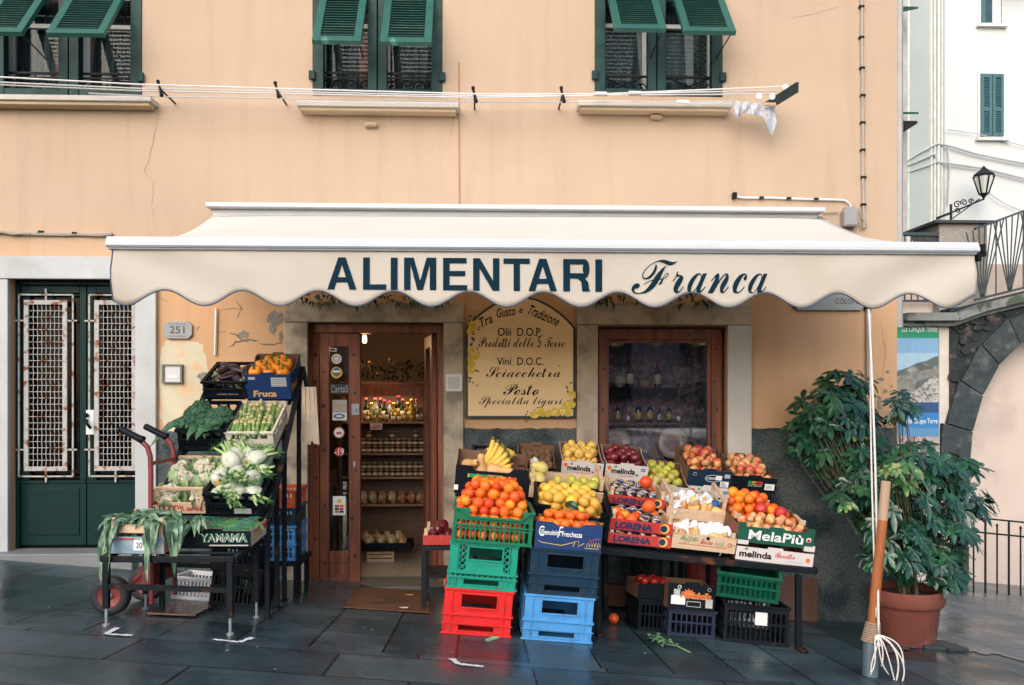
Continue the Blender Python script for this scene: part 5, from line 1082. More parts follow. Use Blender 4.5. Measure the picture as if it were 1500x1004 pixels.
def heap(CM, x0, x1, y0, y1, z0, r, layers, kind, label, cat, group, mound=1.0, upright=False, jit=.12, pick=None, sq_=.92, name=None, cmax=999, rot=None, fs=1.0):
    """fruit packed in the crate's own space: hex rows, each layer resting in the hollows of the one below"""
    n = 0; dx = 2.04 * r; dy = 1.80 * r; dz = 1.60 * r * sq_
    for L_ in range(layers):
        sh_ = L_ * r * .95 * mound; ya, yb = y0 + r + sh_ * (.7 if L_ else 0), y1 - r - sh_ * .5; j = 0; y = ya
        while y <= yb + 1e-6:
            x = x0 + r + sh_ + (r if j % 2 else 0)
            while x <= x1 - r - sh_ + 1e-6:
                if n < cmax:
                    p = T(x + random.uniform(-jit, jit) * r, y + random.uniform(-jit, jit) * r, z0 + r * sq_ + L_ * dz + random.uniform(-jit, jit) * r * .6)
                    rt = (RZ(random.uniform(0, 6)) @ RX(random.uniform(-.35, .35))) if upright else rrot()
                    if rot is not None: rt = rot() 
                    k, lb, ct, gp = (pick() if pick else (kind, label, cat, group)); put(k, CM @ p @ rt, lb, ct, gp, name, fs * random.uniform(.87, 1.09)); n += 1
                x += dx
            y += dy; j += 1
    return n

SUP = []      # (matrix, width, depth) of every box that a display stand has to carry
# ================================================================== LEFT STAND
LW = {}
M_, w = place(299, 363, 582.6, 582.6, -1.05, 22); LW['egg'] = M_; h = .112
cr = slat_crate('produce_crate', M_, w, .36, h, BLACKPL, 'black plastic crate of aubergines at the top of the vegetable stand', style='window'); SUP.append((M_, w, .36, 0))
text('CAMPO FRUTTA', INKGR, cr, -w*.18, w*.3, h*.20, h*.27, -.0085)
for i, (x, y, z, a, b) in enumerate(((-.07, .10, .07, 80, 20), (-.02, .15, .085, 95, -60), (.06, .11, .075, 85, 35), (.09, .17, .09, 100, 10), (-.08, .22, .09, 85, -20), (.02, .24, .10, 90, 50), (0.0, .07, .05, 95, 80), (-.05, .3, .09, 90, 60), (.08, .28, .09, 90, -50))):
    put('aubergine', M_ @ T(x * w / .28, y, z) @ RZ(R(b)) @ RX(R(a)), 'glossy dark aubergine in the top black crate', 'aubergine', 'aubergines in the top crate', s=.85)
M_, w = place(361.5, 427, 585, 585, -1.05, 22); h = 38 / sc_at(-1.05)
bx = tray('produce_box', M_, w, .36, h, BLUECARD, 'blue cardboard box of orange peppers at the top of the vegetable stand', back=1.1); SUP.append((M_, w, .36, 0))
text('Fruca', INKT, bx, -w*.34, w*.18, h*.10, h*.36, bold=.035, shear=.1); rect(INKGR, bx, w*.08, w*.42, h*.52, h*.88); rect(INKGR, bx, -w*.42, -w*.27, h*.80, h*.90)
for k in range(4): rect(BLUECARD, bx, w*.10, w*.40, h*(.56 + k*.08), h*(.57 + k*.08), -.0026, 'printed_line')
p2 = P(437, 560, -1.0)
sd = text('Fruca', INKT, bx, .03, .20, h*.2, h*.55, bold=.03, warp=lambda x, z: (w/2 + .0015, x, z))
heap(M_, -w/2 + .012, w/2 - .012, .015, .34, h*.35, .040, 2, 'pepper', 'glossy orange pepper in the blue cardboard box', 'pepper', 'orange peppers in the blue box', mound=.2, upright=True, jit=.15)
M_, w = place(263, 332.5, 659, 659, -1.38, 25); LW['broc'] = M_; h = 30 / sc_at(-1.38) + .01
slat_crate('produce_crate', M_, w, .40, h, BLACKPL, 'black plastic crate of broccoli on the vegetable stand', style='window'); SUP.append((M_, w, .4, 0)); WB = w
def broccoli():
    mb = MB()
    mb.tube([(0, 0, -.07), (0, 0, -.02), (.0, 0, .0)], [.016, .018, .03], 8, mi=1)
    for k in range(46):
        a = random.uniform(0, 6.28); t = random.uniform(0, 1) ** .6 * 1.25; R_ = .052 * random.uniform(.85, 1.05)
        c = (R_ * math.sin(t) * math.cos(a), R_ * math.sin(t) * math.sin(a), R_ * math.cos(t) * .8 - .005); mb.ball(c, random.uniform(.012, .019), 7, 5, jit=.18)
    mb.ball((0, 0, 0), .05, 10, 6, sc=(1, 1, .6)); return mb.mesh('broccoli', [BROCC, FENST], False)
BRM = [broccoli() for _ in range(3)]
for i in range(13):
    x = (-.5 + (i % 4 + .5 * ((i // 4) % 2)) / 3.6) * (w - .06); y = .06 + .085 * (i // 4) + random.uniform(-.02, .02); o = link(random.choice(BRM), 'broccoli', None, M_ @ T(x, y, h * .86 + random.uniform(0, .03)) @ RX(random.uniform(-.5, .3)) @ RY(random.uniform(-.5, .5)) @ S(.95, .95, .95)); tag(o, 'dark green broccoli head in the black crate', 'broccoli', 'broccoli heads in the black crate')
def strap(mb, path, wd, wave=.32, mi=0, nx=6, tw=0, mid=None):
    """a long leaf along the path: width profile, folded midrib, wavy edges"""
    path = [Vector(p) for p in path]; n = len(path); vs = []; ph = random.uniform(0, 6); SS = (-1, -.62, -.09, 0, .09, .62, 1)
    for i, p in enumerate(path):
        t = i / (n - 1); d = (path[min(i+1, n-1)] - path[max(i-1, 0)]).normalized(); sdv = d.cross(Vector((0, -.6, .8)))
        if sdv.length < .05: sdv = Vector((1, 0, 0))
        sdv.normalize(); sdv = Matrix.Rotation(tw * t, 3, d) @ sdv; up = sdv.cross(d); ww = wd * (math.sin(math.pi * min(1, .12 + t * .88)) ** .7 * (1 - .2 * t) + .03)
        for k in range(-nx // 2, nx // 2 + 1):
            s_ = SS[k + 3] if nx == 6 else k / (nx / 2); vs.append(p + sdv * s_ * ww / 2 + up * (abs(s_) * ww * .20 + wave * ww * .42 * s_ * s_ * math.sin(t * 23 + ph + (2.2 if k > 0 else 0)) + .05 * ww * math.sin(t * 41 + k * 2.1)))
    q = nx + 1
    for k in range(nx):
        b0 = len(mb.v) if k == 0 else b0
        if k == 0: mb.add(vs, [], mi)
        for i in range(n - 1): mb.f.append((b0 + i*q+k, b0 + i*q+k+1, b0 + (i+1)*q+k+1, b0 + (i+1)*q+k)); mb.m.append(mi + (1 if k in (2, 3) else 0))
def bez(a, b, c, d, n=12):
    a, b, c, d = map(Vector, (a, b, c, d)); return [a*(1-t)**3 + b*3*t*(1-t)**2 + c*3*t*t*(1-t) + d*t**3 for t in [i/n for i in range(n+1)]]
mb = MB()
for k in range(5):
    x = random.uniform(-w/2, w/2); y = random.uniform(.02, .2); a = random.uniform(-1, 1); strap(mb, bez((x, y, h*.75), (x + a*.04, y - .03, h*1.2), (x + a*.10, y - .08, h*1.3), (x + a*.13, y - .11, h*.75)), random.uniform(.035, .06))
for k in range(4): strap(mb, bez((-w/2 + .06, .1, h*.9), (-w/2, .08, h*1.2), (-w/2 - .06, .05, h*1.15), (-w/2 - .10 - .02*k, .04 - .03*k, h*.7 - .02*k)), .045)
mb.M = None; o = mb.build('broccoli_leaves', [mat('broccoli_leaf', (.022, .085, .035), .45, .35, 14, .2, 40, col2=(.05, .14, .05), c2scale=11)], None, smooth=True, M=M_); tag(o, 'dark leaves spilling over the left of the broccoli crate', 'leaves')
M_, w = place(333.5, 402, 660, 660, -1.38, 25); h = 30 / sc_at(-1.38)
mb = MB(); hf = [(-w*.38, -w*.22, h*.60, h*.84), (-w*.14, w*.0, h*.60, h*.84), (w*.04, w*.18, h*.60, h*.84), (w*.24, w*.38, h*.60, h*.84), (-w*.26, -w*.16, .01, h*.2), (-w*.1, w*.1, .01, h*.2), (w*.18, w*.28, .01, h*.2)]
crate_walls(mb, w, .40, h, hf, [(.04, .12, h*.6, h*.85), (.16, .24, h*.6, h*.85), (.28, .36, h*.6, h*.85)] + grid_holes(.03, .37, .02, h*.4, 8, 1, .015, .01), .009, hback=h*1.15); rim(mb, w, .40, h, .007, .012)
o = mb.build('produce_crate', CREAMPL, None, bev=.003, M=M_); tag(o, 'cream plastic crate of courgettes with blossoms on the vegetable stand', 'crate'); SUP.append((M_, w, .4, 0))
for j in range(4):
    for i in range(9):
        x = -w/2 + .03 + (w - .06) * (i + .5 * (j % 2)) / 8.7; y = .045 + .085 * j; put('courgette', M_ @ T(x, y + random.uniform(-.01, .01), h * .78 + random.uniform(0, .03)) @ RZ(random.uniform(-.25, .25)) @ RX(R(-75 + random.uniform(-18, 18)) if j < 3 else R(-60)), 'small pale courgette with blossom in the cream crate', 'courgette', 'courgettes in the cream crate', s=.95)
M_, w = place(229, 302, 753, 753.5, -1.72, 22); h = 19 / sc_at(-1.72)
cr = wood_crate('wooden_crate', M_, w, .44, h, 'pale wooden crate of cauliflowers on the vegetable stand', post=1.95, rail=False); SUP.append((M_, w, .44, 0))
mb = MB(); zz = h*1.95
mb.box(-w/2 + .008, w/2 - .008, .008, .028, zz + .0005, zz + .014); mb.box(-w/2 + .008, w/2 - .008, .41, .43, zz + .0005, zz + .014); mb.build('top_rail', PALEWOOD, cr)
for i, x in enumerate((-.38, -.28, -.18, -.08)): mb = MB(); mb.tube([(w*x + .012*math.cos(t), -.003, h*.55 + .018*math.sin(t)) for t in [k*.52 for k in range(13)]], .003, 5); mb.build('printed_ring', INKR if i % 2 else INKG, cr)
text('R sardo', INKR, cr, .0, w*.42, h*.3, h*.72, bold=.02); text('Ricca', INKG, cr, -w*.44, -w*.02, h*.12, h*.4, bold=.02)
def cauliflower():
    mb = MB()
    for k in range(70):
        a = random.uniform(0, 6.28); t = random.uniform(0, 1) ** .6 * 1.4; R_ = .068; mb.ball((R_*math.sin(t)*math.cos(a), R_*math.sin(t)*math.sin(a), R_*math.cos(t)*.75), random.uniform(.011, .018), 7, 5, jit=.15)
    mb.ball((0, 0, 0), .068, 10, 6, sc=(1, 1, .7))
    for k in range(8): a = k * .785; c, s_ = math.cos(a), math.sin(a); strap(mb, bez((c*.03, s_*.03, -.05), (c*.09, s_*.09, -.045), (c*.095, s_*.095, .02), (c*.082, s_*.082, .06), 7), .075, mi=1)
    return mb.mesh('cauliflower', [CAUL, CAULF], True)
CAM_ = [cauliflower() for _ in range(2)]
for i, (x, y, z, s) in enumerate(((-.075, .07, .085, 1), (.085, .06, .07, .85), (-.03, .18, .12, 1.05), (.09, .19, .11, .9), (-.09, .31, .12, .95), (.05, .32, .13, .95))):
    o = link(CAM_[i % 2], 'cauliflower', None, M_ @ T(x, y, z) @ RZ(i * 1.3) @ RX(R(random.uniform(15, 40))) @ S(s*.88, s*.88, s*.88)); tag(o, 'white cauliflower with pale leaves in the wooden crate', 'cauliflower', 'cauliflowers in the wooden crate')
M_, w = place(302.5, 386, 754, 755, -1.72, 22); LW['fen'] = M_; h = 35 / sc_at(-1.72)
cr = slat_crate('produce_crate', M_, w, .44, h, BLACKPL, 'black plastic crate heaped with white fennel on the vegetable stand', style='window'); SUP.append((M_, w, .44, 0)); rect(INKGR, cr, w*.0, w*.30, h*.10, h*.34, -.009)
def fennel():
    mb = MB(); fn = lambda t, z: 1 + .11 * math.cos(3*t) + .05 * math.cos(8*t)
    mb.lathe([(.004,-.056),(.028,-.055),(.048,-.03),(.052,0),(.043,.03),(.030,.052),(.016,.062)], 16, fn=fn, M=S(1, .80, 1))
    mb.lathe([(.017, -.058), (.015, -.061), (.001, -.062)], 10, mi=3)
    for k in range(5):
        a = k * 1.26; c, s_ = math.cos(a), math.sin(a); e = (c*.035 + random.uniform(-.015, .015), s_*.025, random.uniform(.09, .13)); mb.tube([(c*.014, s_*.012, .04), (c*.022, s_*.02, .07), e], [.012, .010, .006], 6, mi=1)
        if k < 2:
            for q in range(20): d = (random.uniform(-1, 1), random.uniform(-1, 1), random.uniform(-.2, 1.2)); l = random.uniform(.02, .06); ee = Vector(e); v = Vector(d).normalized() * l; n_ = v.orthogonal().normalized() * .0022; mb.add([ee - n_, ee + n_, ee + v], [(0, 1, 2)], 2)
    return mb.mesh('fennel', [FENN, FENST, FROND, SQUASH], True)
FENM = [fennel() for _ in range(3)]
for j, row in enumerate(((4, .05, .12), (4, .14, .145), (4, .23, .165), (4, .32, .18), (3, .39, .185), (3, .12, .19), (2, .25, .23))):
    n_, y, z = row
    for i in range(n_):
        x = -w/2 + .06 + (w - .12) * (i + (.0 if j % 2 else .25)) / (n_ - .6); o = link(random.choice(FENM), 'fennel', None, M_ @ T(x + random.uniform(-.015, .015), y + random.uniform(-.02, .02), z + random.uniform(-.01, .01)) @ RZ(random.uniform(-.9, .9) + random.choice((0, 3.1))) @ RX(R(random.choice((-70, 65, 100)) + random.uniform(-15, 15))) @ S(1.0, 1.0, 1.0)); tag(o, 'white fennel bulb with green fronds in the black crate', 'fennel', 'fennel bulbs in the black crate')
mb = MB()
for k in range(900):
    c = Vector((random.uniform(-w/2 + .04, w/2 - .02), random.uniform(.03, .42), h * .8)) ; c.z += .05 + (c.y) * .2
    if c.x < .02: continue
    v = Vector((random.uniform(-1, 1), random.uniform(-1, 1), random.uniform(-.3, 1))).normalized() * random.uniform(.02, .05); n_ = v.orthogonal().normalized() * .003; mb.add([c - n_, c + n_, c + v], [(0, 1, 2)])
o = mb.build('fennel_fronds', FROND, None, M=M_); tag(o, 'feathery green fronds among the white fennel bulbs', 'fronds', kind='stuff')
# -- low table with leafy greens and the tray in front
YT = -2.15
M_, w = place(159.5, 240, 812, 813, YT, 2); h = 50 / sc_at(YT)
cr = wood_crate('wooden_crate', M_, w, .30, h * .52, 'small wooden crate of leafy greens on the low metal table', post=2.0, front=mat('blue_printed_wood', (.24, .34, .42), .6, .3, 20, col2=(.45, .45, .42), c2scale=14)); SUP.append((M_, w, .3, 1))
mb = MB(); mb.box(-w/2 + .04, w/2 - .04, .0, .008, h*.62, h*.86); mb.box(-w/2 + .04, w/2 - .04, .292, .3, h*.62, h*.86); mb.box(w/2 - .008, w/2, .04, .26, h*.62, h*.86); mb.build('upper_board', PALEWOOD, cr)
s = rect(INKW, cr, -w*.05, w*.20, h*.12, h*.42, -.003, 'price_card'); text('20', INKN, s, .0, w*.11, h*.19, h*.36, -.005); rect(INKR, cr, -w*.36, -w*.05, h*.42, h*.47, -.003)
mb = MB(); z = h * .7
for k in range(44):
    x = random.uniform(-w/2 + .03, w/2 - .03); y = random.uniform(.03, .27); a = random.uniform(-1, 1); strap(mb, bez((x, y, z - .04), (x + a*.03, y - .01, z + .06), (x + a*.10, y - .03, z + .09), (x + a*.15, y - .07, z + random.uniform(-.02, .05))), random.uniform(.035, .06), tw=random.uniform(-1, 1))
for x0, dx_, ln, y in ((-.10, -.10, .30, .10), (-.08, -.03, .30, .01), (.10, -.02, .26, .01), (.08, .01, .12, .0), (-.12, -.02, .12, .05), (.16, .06, .13, .05), (.15, .05, .24, .03)):
    x0 *= w / .29; strap(mb, bez((x0, y + .08, z), (x0 + dx_*.3, y - .02, z + .09), (x0 + dx_, y - .07, z + .02), (x0 + dx_*1.2 + random.uniform(-.02, .02), y - .06, z - ln), 16), random.uniform(.06, .085), tw=random.uniform(-1.3, 1.3))
o = mb.build('leafy_greens', [mat('chard_leaf', (.045, .115, .058), .5, .35, 14, .3, 30, col2=(.16, .25, .15), c2scale=14, c2lo=.45, c2hi=.62), mat('chard_rib', (.34, .40, .26), .5, .15, 10)], None, smooth=True, M=M_); tag(o, 'long green leaves hanging limp over the small wooden crate', 'greens')
M_, w = place(257, 367, 801.5, 801.5, YT + .12, 3); h = 24 / sc_at(YT)
bx = tray('produce_box', M_, w, .42, h, BLACKCARD, 'low black and wood box under green netting on the low metal table', tab=False, back=1.0, inner=PALEWOOD); SUP.append((M_, w, .42, 1))
s = text('YAMAMA', INKG, bx, -w*.18, w*.47, h*.28, h*.86, bold=.075); text('YAMAMA', INKW, bx, -w*.17, w*.46, h*.32, h*.82, -.004, bold=.035); text('YAMAMA', mat('ink_dark_green', (.01, .07, .04), .6), bx, -w*.168, w*.458, h*.33, h*.81, -.0055, bold=.0); rect(INKGR, bx, -w*.05, w*.47, h*.06, h*.14)
rect(mat('pale_side_print', (.46, .38, .34), .7), bx, .012, .40, .002, h + .0, name='side_panel').matrix_basis = T(w/2 + .0005, 0, 0) @ RZ(R(90))
for k, (a, b, c, e, m) in enumerate(((.22, .38, .5, .85, INKR), (.05, .2, .3, .7, INKT), (.06, .18, .74, .84, INKR))): rect(m, bx, a, b, h*c, h*e).matrix_basis = T(w/2 + .002, 0, 0) @ RZ(R(90))
mb = MB(); nn = 26
for i in range(nn):
    for j in range(14):
        pass
vs = [( -w/2 + .015 + (w - .03) * i / nn, .012 + .39 * j / 14, h * .98 + .03 * math.sin(i * .33) * math.sin(j * .25) + random.uniform(0, .008)) for i in range(nn + 1) for j in range(15)]
mb.add(vs, [(i*15+j, i*15+j+1, (i+1)*15+j+1, (i+1)*15+j) for i in range(nn) for j in range(14)])
o = mb.build('green_netting', mat('green_net', (.03, .20, .14), .6, .5, 60), None, M=M_); wm_ = o.modifiers.new('wire', 'WIREFRAME'); wm_.thickness = .003; tag(o, 'green plastic netting over the low box on the metal table', 'netting')
for k in range(18): mb = MB(); x = random.uniform(-w/2 + .06, w/2 - .06); y = random.uniform(.05, .33); strap(mb, bez((x, y, .02), (x + .03, y, h*.9), (x + .07, y - .02, h*.95), (x + .11, y - .03, h*.7), 7), .05); o = mb.build('green_leaf', LEAFG, None, smooth=True, M=M_); tag(o, 'loose green leaf lying in the netted box', 'leaf', 'leaves in the netted box')
mb = MB()
for k in range(7): a = random.uniform(-1, 1); strap(mb, bez((-w/2 + .05, .08, h*.8), (-w/2 + .06 + a*.05, .03, h*1.9), (-w/2 + .08 + a*.10, -.04, h*2.0), (-w/2 + .07 + a*.14, -.09, h*(.4 + abs(a)))), .05, tw=a)
strap(mb, bez((-w/2 + .06, .05, h), (-w/2 + .1, -.02, h*2), (-w/2 + .06, -.09, h*1.2), (-w/2 + .03, -.09, -.06), 14), .05)
o = mb.build('leafy_greens', [_mats['chard_leaf'], _mats['chard_rib']], None, smooth=True, M=M_); tag(o, 'second bunch of green leaves drooping between crate and netted box', 'greens')
# table and stand
tb = thing('low_metal_table', 'low rusty metal table in front of the vegetable stand', 'table', PG(258, -2.0))
mb = MB(); tA, tB = P(150, 813.5, -2.18), P(343, 814, -2.18); tC, tD = P(150, 813, -2.18) + Vector((0, .52, .012)), P(343, 813.5, -2.18) + Vector((0, .52, .012)); o0 = tb.location
zo = Vector((0, 0, -.020))
for a, b in ((tA, tB), (tB, tD), (tD, tC), (tC, tA)): mb.bar(a - o0 + zo, b - o0 + zo, .03, .03)
for t in (.3, .6): mb.bar(tA.lerp(tC, t) - o0 + zo, tB.lerp(tD, t) - o0 + zo, .03, .012)
mb.build('table_frame', DARKMETAL, tb, bev=.003)
for q in (tA, tB, tC, tD):
    x = q.x + (.02 if q in (tA, tC) else -.02); gz = G(x, q.y); a = Vector((x, q.y, q.z - .036)) - o0; l = MB(); l.bar(a, Vector((x, q.y, gz + .09)) - o0, .032, .032, (0, 1, 0)); lg = l.build('leg', DARKMETAL, tb, bev=.003)
    f = MB(); f.tube([Vector((x, q.y, gz + .09)) - o0, Vector((x, q.y, gz + .008)) - o0], .008, 8); f.lathe([(.02, 0), (.02, .008), (.008, .012)], 10, M=T(*(Vector((x, q.y, gz)) - o0))); f.build('levelling_foot', GREYMETAL, lg)
rz = -.18
for a, b in ((tA, tB), (tC, tD)): mb = MB(); mb.bar(a - o0 + Vector((.03, 0, rz + .02)), b - o0 + Vector((-.03, 0, rz)), .025, .025); mb.build('cross_rail', DARKMETAL, tb)
def stand(sup, name, label, cat, posts, lean=.0):
    st_ = thing(name, label, cat, (sup[0][0].translation.x, sup[0][0].translation.y, G(sup[0][0].translation.x, sup[0][0].translation.y))); o0 = st_.location; mb = MB()
    for M_, w, d, _ in sup:
        for y in (.04, d - .04): a = M_ @ Vector((-w/2, y, -.013)); b = M_ @ Vector((w/2, y, -.013)); mb.bar(a - o0, b - o0, .03, .022, M_.to_3x3() @ Vector((0, 0, 1)))
        for x in (-w/2 + .02, w/2 - .02): a = M_ @ Vector((x, .0, -.033)); b = M_ @ Vector((x, d, -.033)); mb.bar(a - o0, b - o0, .02, .016, M_.to_3x3() @ Vector((0, 0, 1)))
    mb.build('shelf_rails', DARKMETAL, st_)
    for p, top in posts:
        g = G(p.x, p.y); l = MB(); l.bar(Vector((p.x, p.y, g + .0)) - o0, Vector((p.x, p.y, top)) - o0, .028, .028, (0, 1, 0)); l.box(p.x - o0.x - .025, p.x - o0.x + .025, p.y - o0.y - .025, p.y - o0.y + .025, g - o0.z + .001, g - o0.z + .008); l.build('leg', DARKMETAL, st_, bev=.003)
    return st_
L4 = [s for s in SUP if s[3] == 0]
def under(M_, x, y): q = M_ @ Vector((x, y, -.045)); return q
posts = []
for M_, w, d, _ in L4: posts += [(under(M_, w/2 - .02, d - .03), under(M_, w/2 - .02, d - .03).z)] if M_.translation.x > P(300, 600, -1.3).x else [(under(M_, -w/2 + .02, d - .03), under(M_, -w/2 + .02, d - .03).z)]
M_, w, d, _ = L4[-1]; q = under(M_, w/2 + .015, .02); posts.append((q, q.z)); M_, w, d, _ = L4[-2]; q = under(M_, -w/2 + .02, .02); posts.append((q, q.z))
ST = stand(L4, 'vegetable_stand', 'black stepped metal stand holding the tilted vegetable crates', 'stand', posts)
o0 = ST.location; mb = MB(); a = L4[1][0] @ Vector((L4[1][1]/2 + .02, 0.33, .1)); b = L4[-1][0] @ Vector((L4[-1][1]/2 + .03, .0, -.02)); mb.bar(a - o0, b - o0, .03, .02); mb.build('side_rail', DARKMETAL, ST); mb = MB()
a2 = L4[0][0] @ Vector((-L4[0][1]/2 - .02, .3, .05)); b2 = L4[-2][0] @ Vector((-L4[-2][1]/2 - .02, .0, -.02)); mb.bar(a2 - o0, b2 - o0, .03, .02); mb.build('side_rail', DARKMETAL, ST); mb = MB()
qq = a + Vector((.05, -.15, -.35)); mb.tube([a - o0, a + Vector((.03, .02, -.2)) - o0, a + Vector((.02, -.02, -.33)) - o0], .014, 8); mb.build('side_hook', DARKMETAL, ST)
# paper bags on the stand's side
c = P(453, 568, -1.0); pb = MB(); 
for k in range(6):
    w0 = .06; x = -w0 + k * .019; pts = [(x + .01 * math.sin(k), -.012 + .006 * (k % 2), 0), (x + .028, -.016 + .006 * (k % 2), 0), (x * 1.05 + .030 + .006*k - .0, -.020, -.35 - .012 * (k % 3)), (x * 1.05 - .010 + .004*k, -.012 - .004 * k, -.355 + .02 * math.sin(k * 2))]
    pb.add(pts + [(p[0], p[1] + .012, p[2]) for p in pts], [(0, 1, 2, 3), (7, 6, 5, 4), (0, 4, 5, 1), (1, 5, 6, 2), (2, 6, 7, 3), (3, 7, 4, 0)])
pb.box(-.06, .06, .0, .012, -.02, .005); o = pb.build('paper_bags', mat('cream_paper', (.42, .34, .26), .85, .15, 10, .3, 30)); o.location = c; o.scale = (.72, 1, 1); tag(o, 'bundle of cream paper bags hanging between the vegetable stand and shop door', 'bags')
mb = MB(); mb.tube([c + Vector((0, .006, 0)), c + Vector((-.02, .0, .05)), c + Vector((-.10, .02, .05))], .004, 5); mb.build('bag_hook', DARKMETAL, ST).matrix_basis = T(*(-ST.location))
# crates stored behind and under the stand
YQ = -.75
zb = None
for k, (py0, m, lab) in enumerate(((822, BLUEPL, 'light blue crate, lowest of the stack behind the vegetable stand'), (796, BLUEPL, 'light blue crate second from the bottom behind the vegetable stand'), (770, DKBLUEPL, 'dark blue crate near the top of the stack behind the vegetable stand'), (744, mat('orange_red_plastic', (.50, .075, .02), .4), 'orange crate topping the stack behind the vegetable stand'))):
    M_, w = place(345, 432, py0, py0, YQ); h = 25 / sc_at(YQ); slat_crate('produce_crate', M_, w, .38, h, m, lab, style='slat', nsl=14)
zs = P(390, 823, YQ).z; sh_ = MB(); a0, b0_ = P(340, 824, YQ), P(440, 824, YQ); sh_.box(a0.x, b0_.x, YQ - .02, YQ + .4, zs - .03, zs - .002)
ts = thing('crate_bench', 'low black bench carrying the crate stack behind the vegetable stand', 'bench', (a0.x, YQ, G(a0.x, YQ))); 
o = sh_.build('bench_top', DARKMETAL, ts); o.matrix_basis = T(*(-ts.location))
for x in (a0.x + .03, b0_.x - .03):
    for y in (YQ, YQ + .36): l = MB(); l.bar((x, y, G(x, y)), (x, y, zs - .031), .03, .03, (0, 1, 0)); l.build('leg', DARKMETAL, ts).matrix_basis = T(*(-ts.location))
def on_ground(px, Y, yaw=0, dz=0): p = PG(px, Y); return T(p.x, Y, p.z + dz) @ RX(math.atan(GC)) @ RY(-math.atan(GB)) @ RZ(R(yaw))
slat_crate('produce_crate', on_ground(279, -1.25) , .24, .3, .14, WHITEPL, 'white slatted crate on the paving under the low table', nsl=9)
slat_crate('produce_crate', on_ground(342, -1.35), .30, .4, .22, BLACKPL, 'black slatted crate on the paving below the vegetable stand', nsl=10)
slat_crate('produce_crate', on_ground(342, -1.33, 4, .235), .29, .38, .14, BLACKPL, 'smaller black crate on top of the one below the vegetable stand', nsl=10)
# ================================================================== MIDDLE STACKS
def gstack(px, Y, w): p = PG(px, Y); return T(p.x, Y, p.z + .002) @ RX(math.atan(GC) * .0) @ RY(-math.atan(GB))
YM = -1.72; s_ = sc_at(YM)
HC = 67 / s_
base = gstack(697, YM, 0); wred = 99 / s_
stack_crate(base, wred, .56, HC, REDPL, 'red plastic crate standing on the paving under the teal crate', 0)
stack_crate(base @ T(.008, 0, HC + .003), wred, .56, HC, TEALPL, 'teal green plastic crate between the red crate and the orange display', 1)
CMO = base @ T(.045, -.02, 2 * HC + .006); wo_, do_, ho_ = 116 / s_, .50, 50 / s_
slat_crate('produce_crate', CMO, wo_, do_, ho_, GREENPL, 'green slatted plastic crate heaped with oranges on the teal crate', dip=True, nsl=15)
n1 = heap(CMO, -wo_/2 + .012, wo_/2 - .012, .012, .25, .014, .0315, 3, 'orange', 'bright orange heaped in the green slatted crate', 'orange', 'oranges in the green crate', mound=.0, jit=.10, fs=.85)
n2 = heap(CMO, -wo_/2 + .004, wo_/2 - .004, .018, do_ - .012, .014 + 3 * .0464, .0318, 4, 'orange', 'bright orange heaped in the green slatted crate', 'orange', 'oranges in the green crate', mound=.78, jit=.30, fs=.88)
base2 = gstack(815, YM, 0); wbl = 101 / s_
stack_crate(base2, wbl, .56, HC, BLUEPL, 'sky blue plastic crate standing on the paving under the dark blue crate', 2)
stack_crate(base2 @ T(.010, 0, HC + .003), wbl, .56, HC, DKBLUEPL, 'dark blue plastic crate between the sky blue crate and the mandarin box', 3)
CMM = base2 @ T(.018, -.015, 2 * HC + .006); wm2, hm2 = 98 / s_, 39 / s_
bx = tray('produce_box', CMM, wm2, .26, hm2, BLUECARD, 'dark blue cardboard box of mandarins on the dark blue crate', tab=False, back=.95, dipf=.02)
text('Genuinità', INKW, bx, -wm2*.42, -wm2*.13, hm2*.52, hm2*.72, bold=.01); text('Freschezza', INKW, bx, -wm2*.10, wm2*.20, hm2*.50, hm2*.70, bold=.01); text('G', INKW, bx, -wm2*.45, -wm2*.37, hm2*.46, hm2*.84); text('F', INKW, bx, -wm2*.17, -wm2*.09, hm2*.44, hm2*.86, shear=.3)
mb = MB(); mb.tube([(-wm2*.45, -.002, hm2*.30), (-wm2*.40, -.002, hm2*.22), (-wm2*.10, -.002, hm2*.16), (wm2*.08, -.002, hm2*.30)], .0018, 5); mb.tube([(wm2*.08, -.002, hm2*.14), (wm2*.10, -.002, hm2*.34), (wm2*.16, -.002, hm2*.36), (wm2*.15, -.002, hm2*.16), (wm2*.24, -.002, hm2*.30)], .002, 5); mb.tube([(wm2*.25, -.002, hm2*.12), (wm2*.46, -.002, hm2*.12), (wm2*.46, -.002, hm2*.22)], .0016, 5)
for k in range(5): mb.tube([(wm2*(.28 + .04*k), -.002, hm2*.18), (wm2*(.30 + .04*k), -.002, hm2*.36), (wm2*(.325 + .04*k), -.002, hm2*.20)], .0016, 5)
mb.build('printed_ornament', INKY, bx); mb = MB(); mb.tube([(wm2*.31, -.002, hm2*.46), (wm2*.33, -.002, hm2*.40), (wm2*.42, -.002, hm2*.48), (wm2*.48, -.002, hm2*.47)], .0022, 5); mb.build('printed_ribbon', INKR, bx)
heap(CMM, -wm2/2 + .012, wm2/2 - .012, .012, .25, hm2*.42, .031, 2, 'mandarin', 'mandarin heaped in the dark blue cardboard box', 'mandarin', 'mandarins in the blue box', mound=.25, jit=.15, upright=True)
heap(CMM, -wm2/2 + .05, wm2/2 - .05, .10, .25, hm2*.42 + .09, .031, 1, 'mandarin', 'mandarin heaped in the dark blue cardboard box', 'mandarin', 'mandarins in the blue box', jit=.2, upright=True)
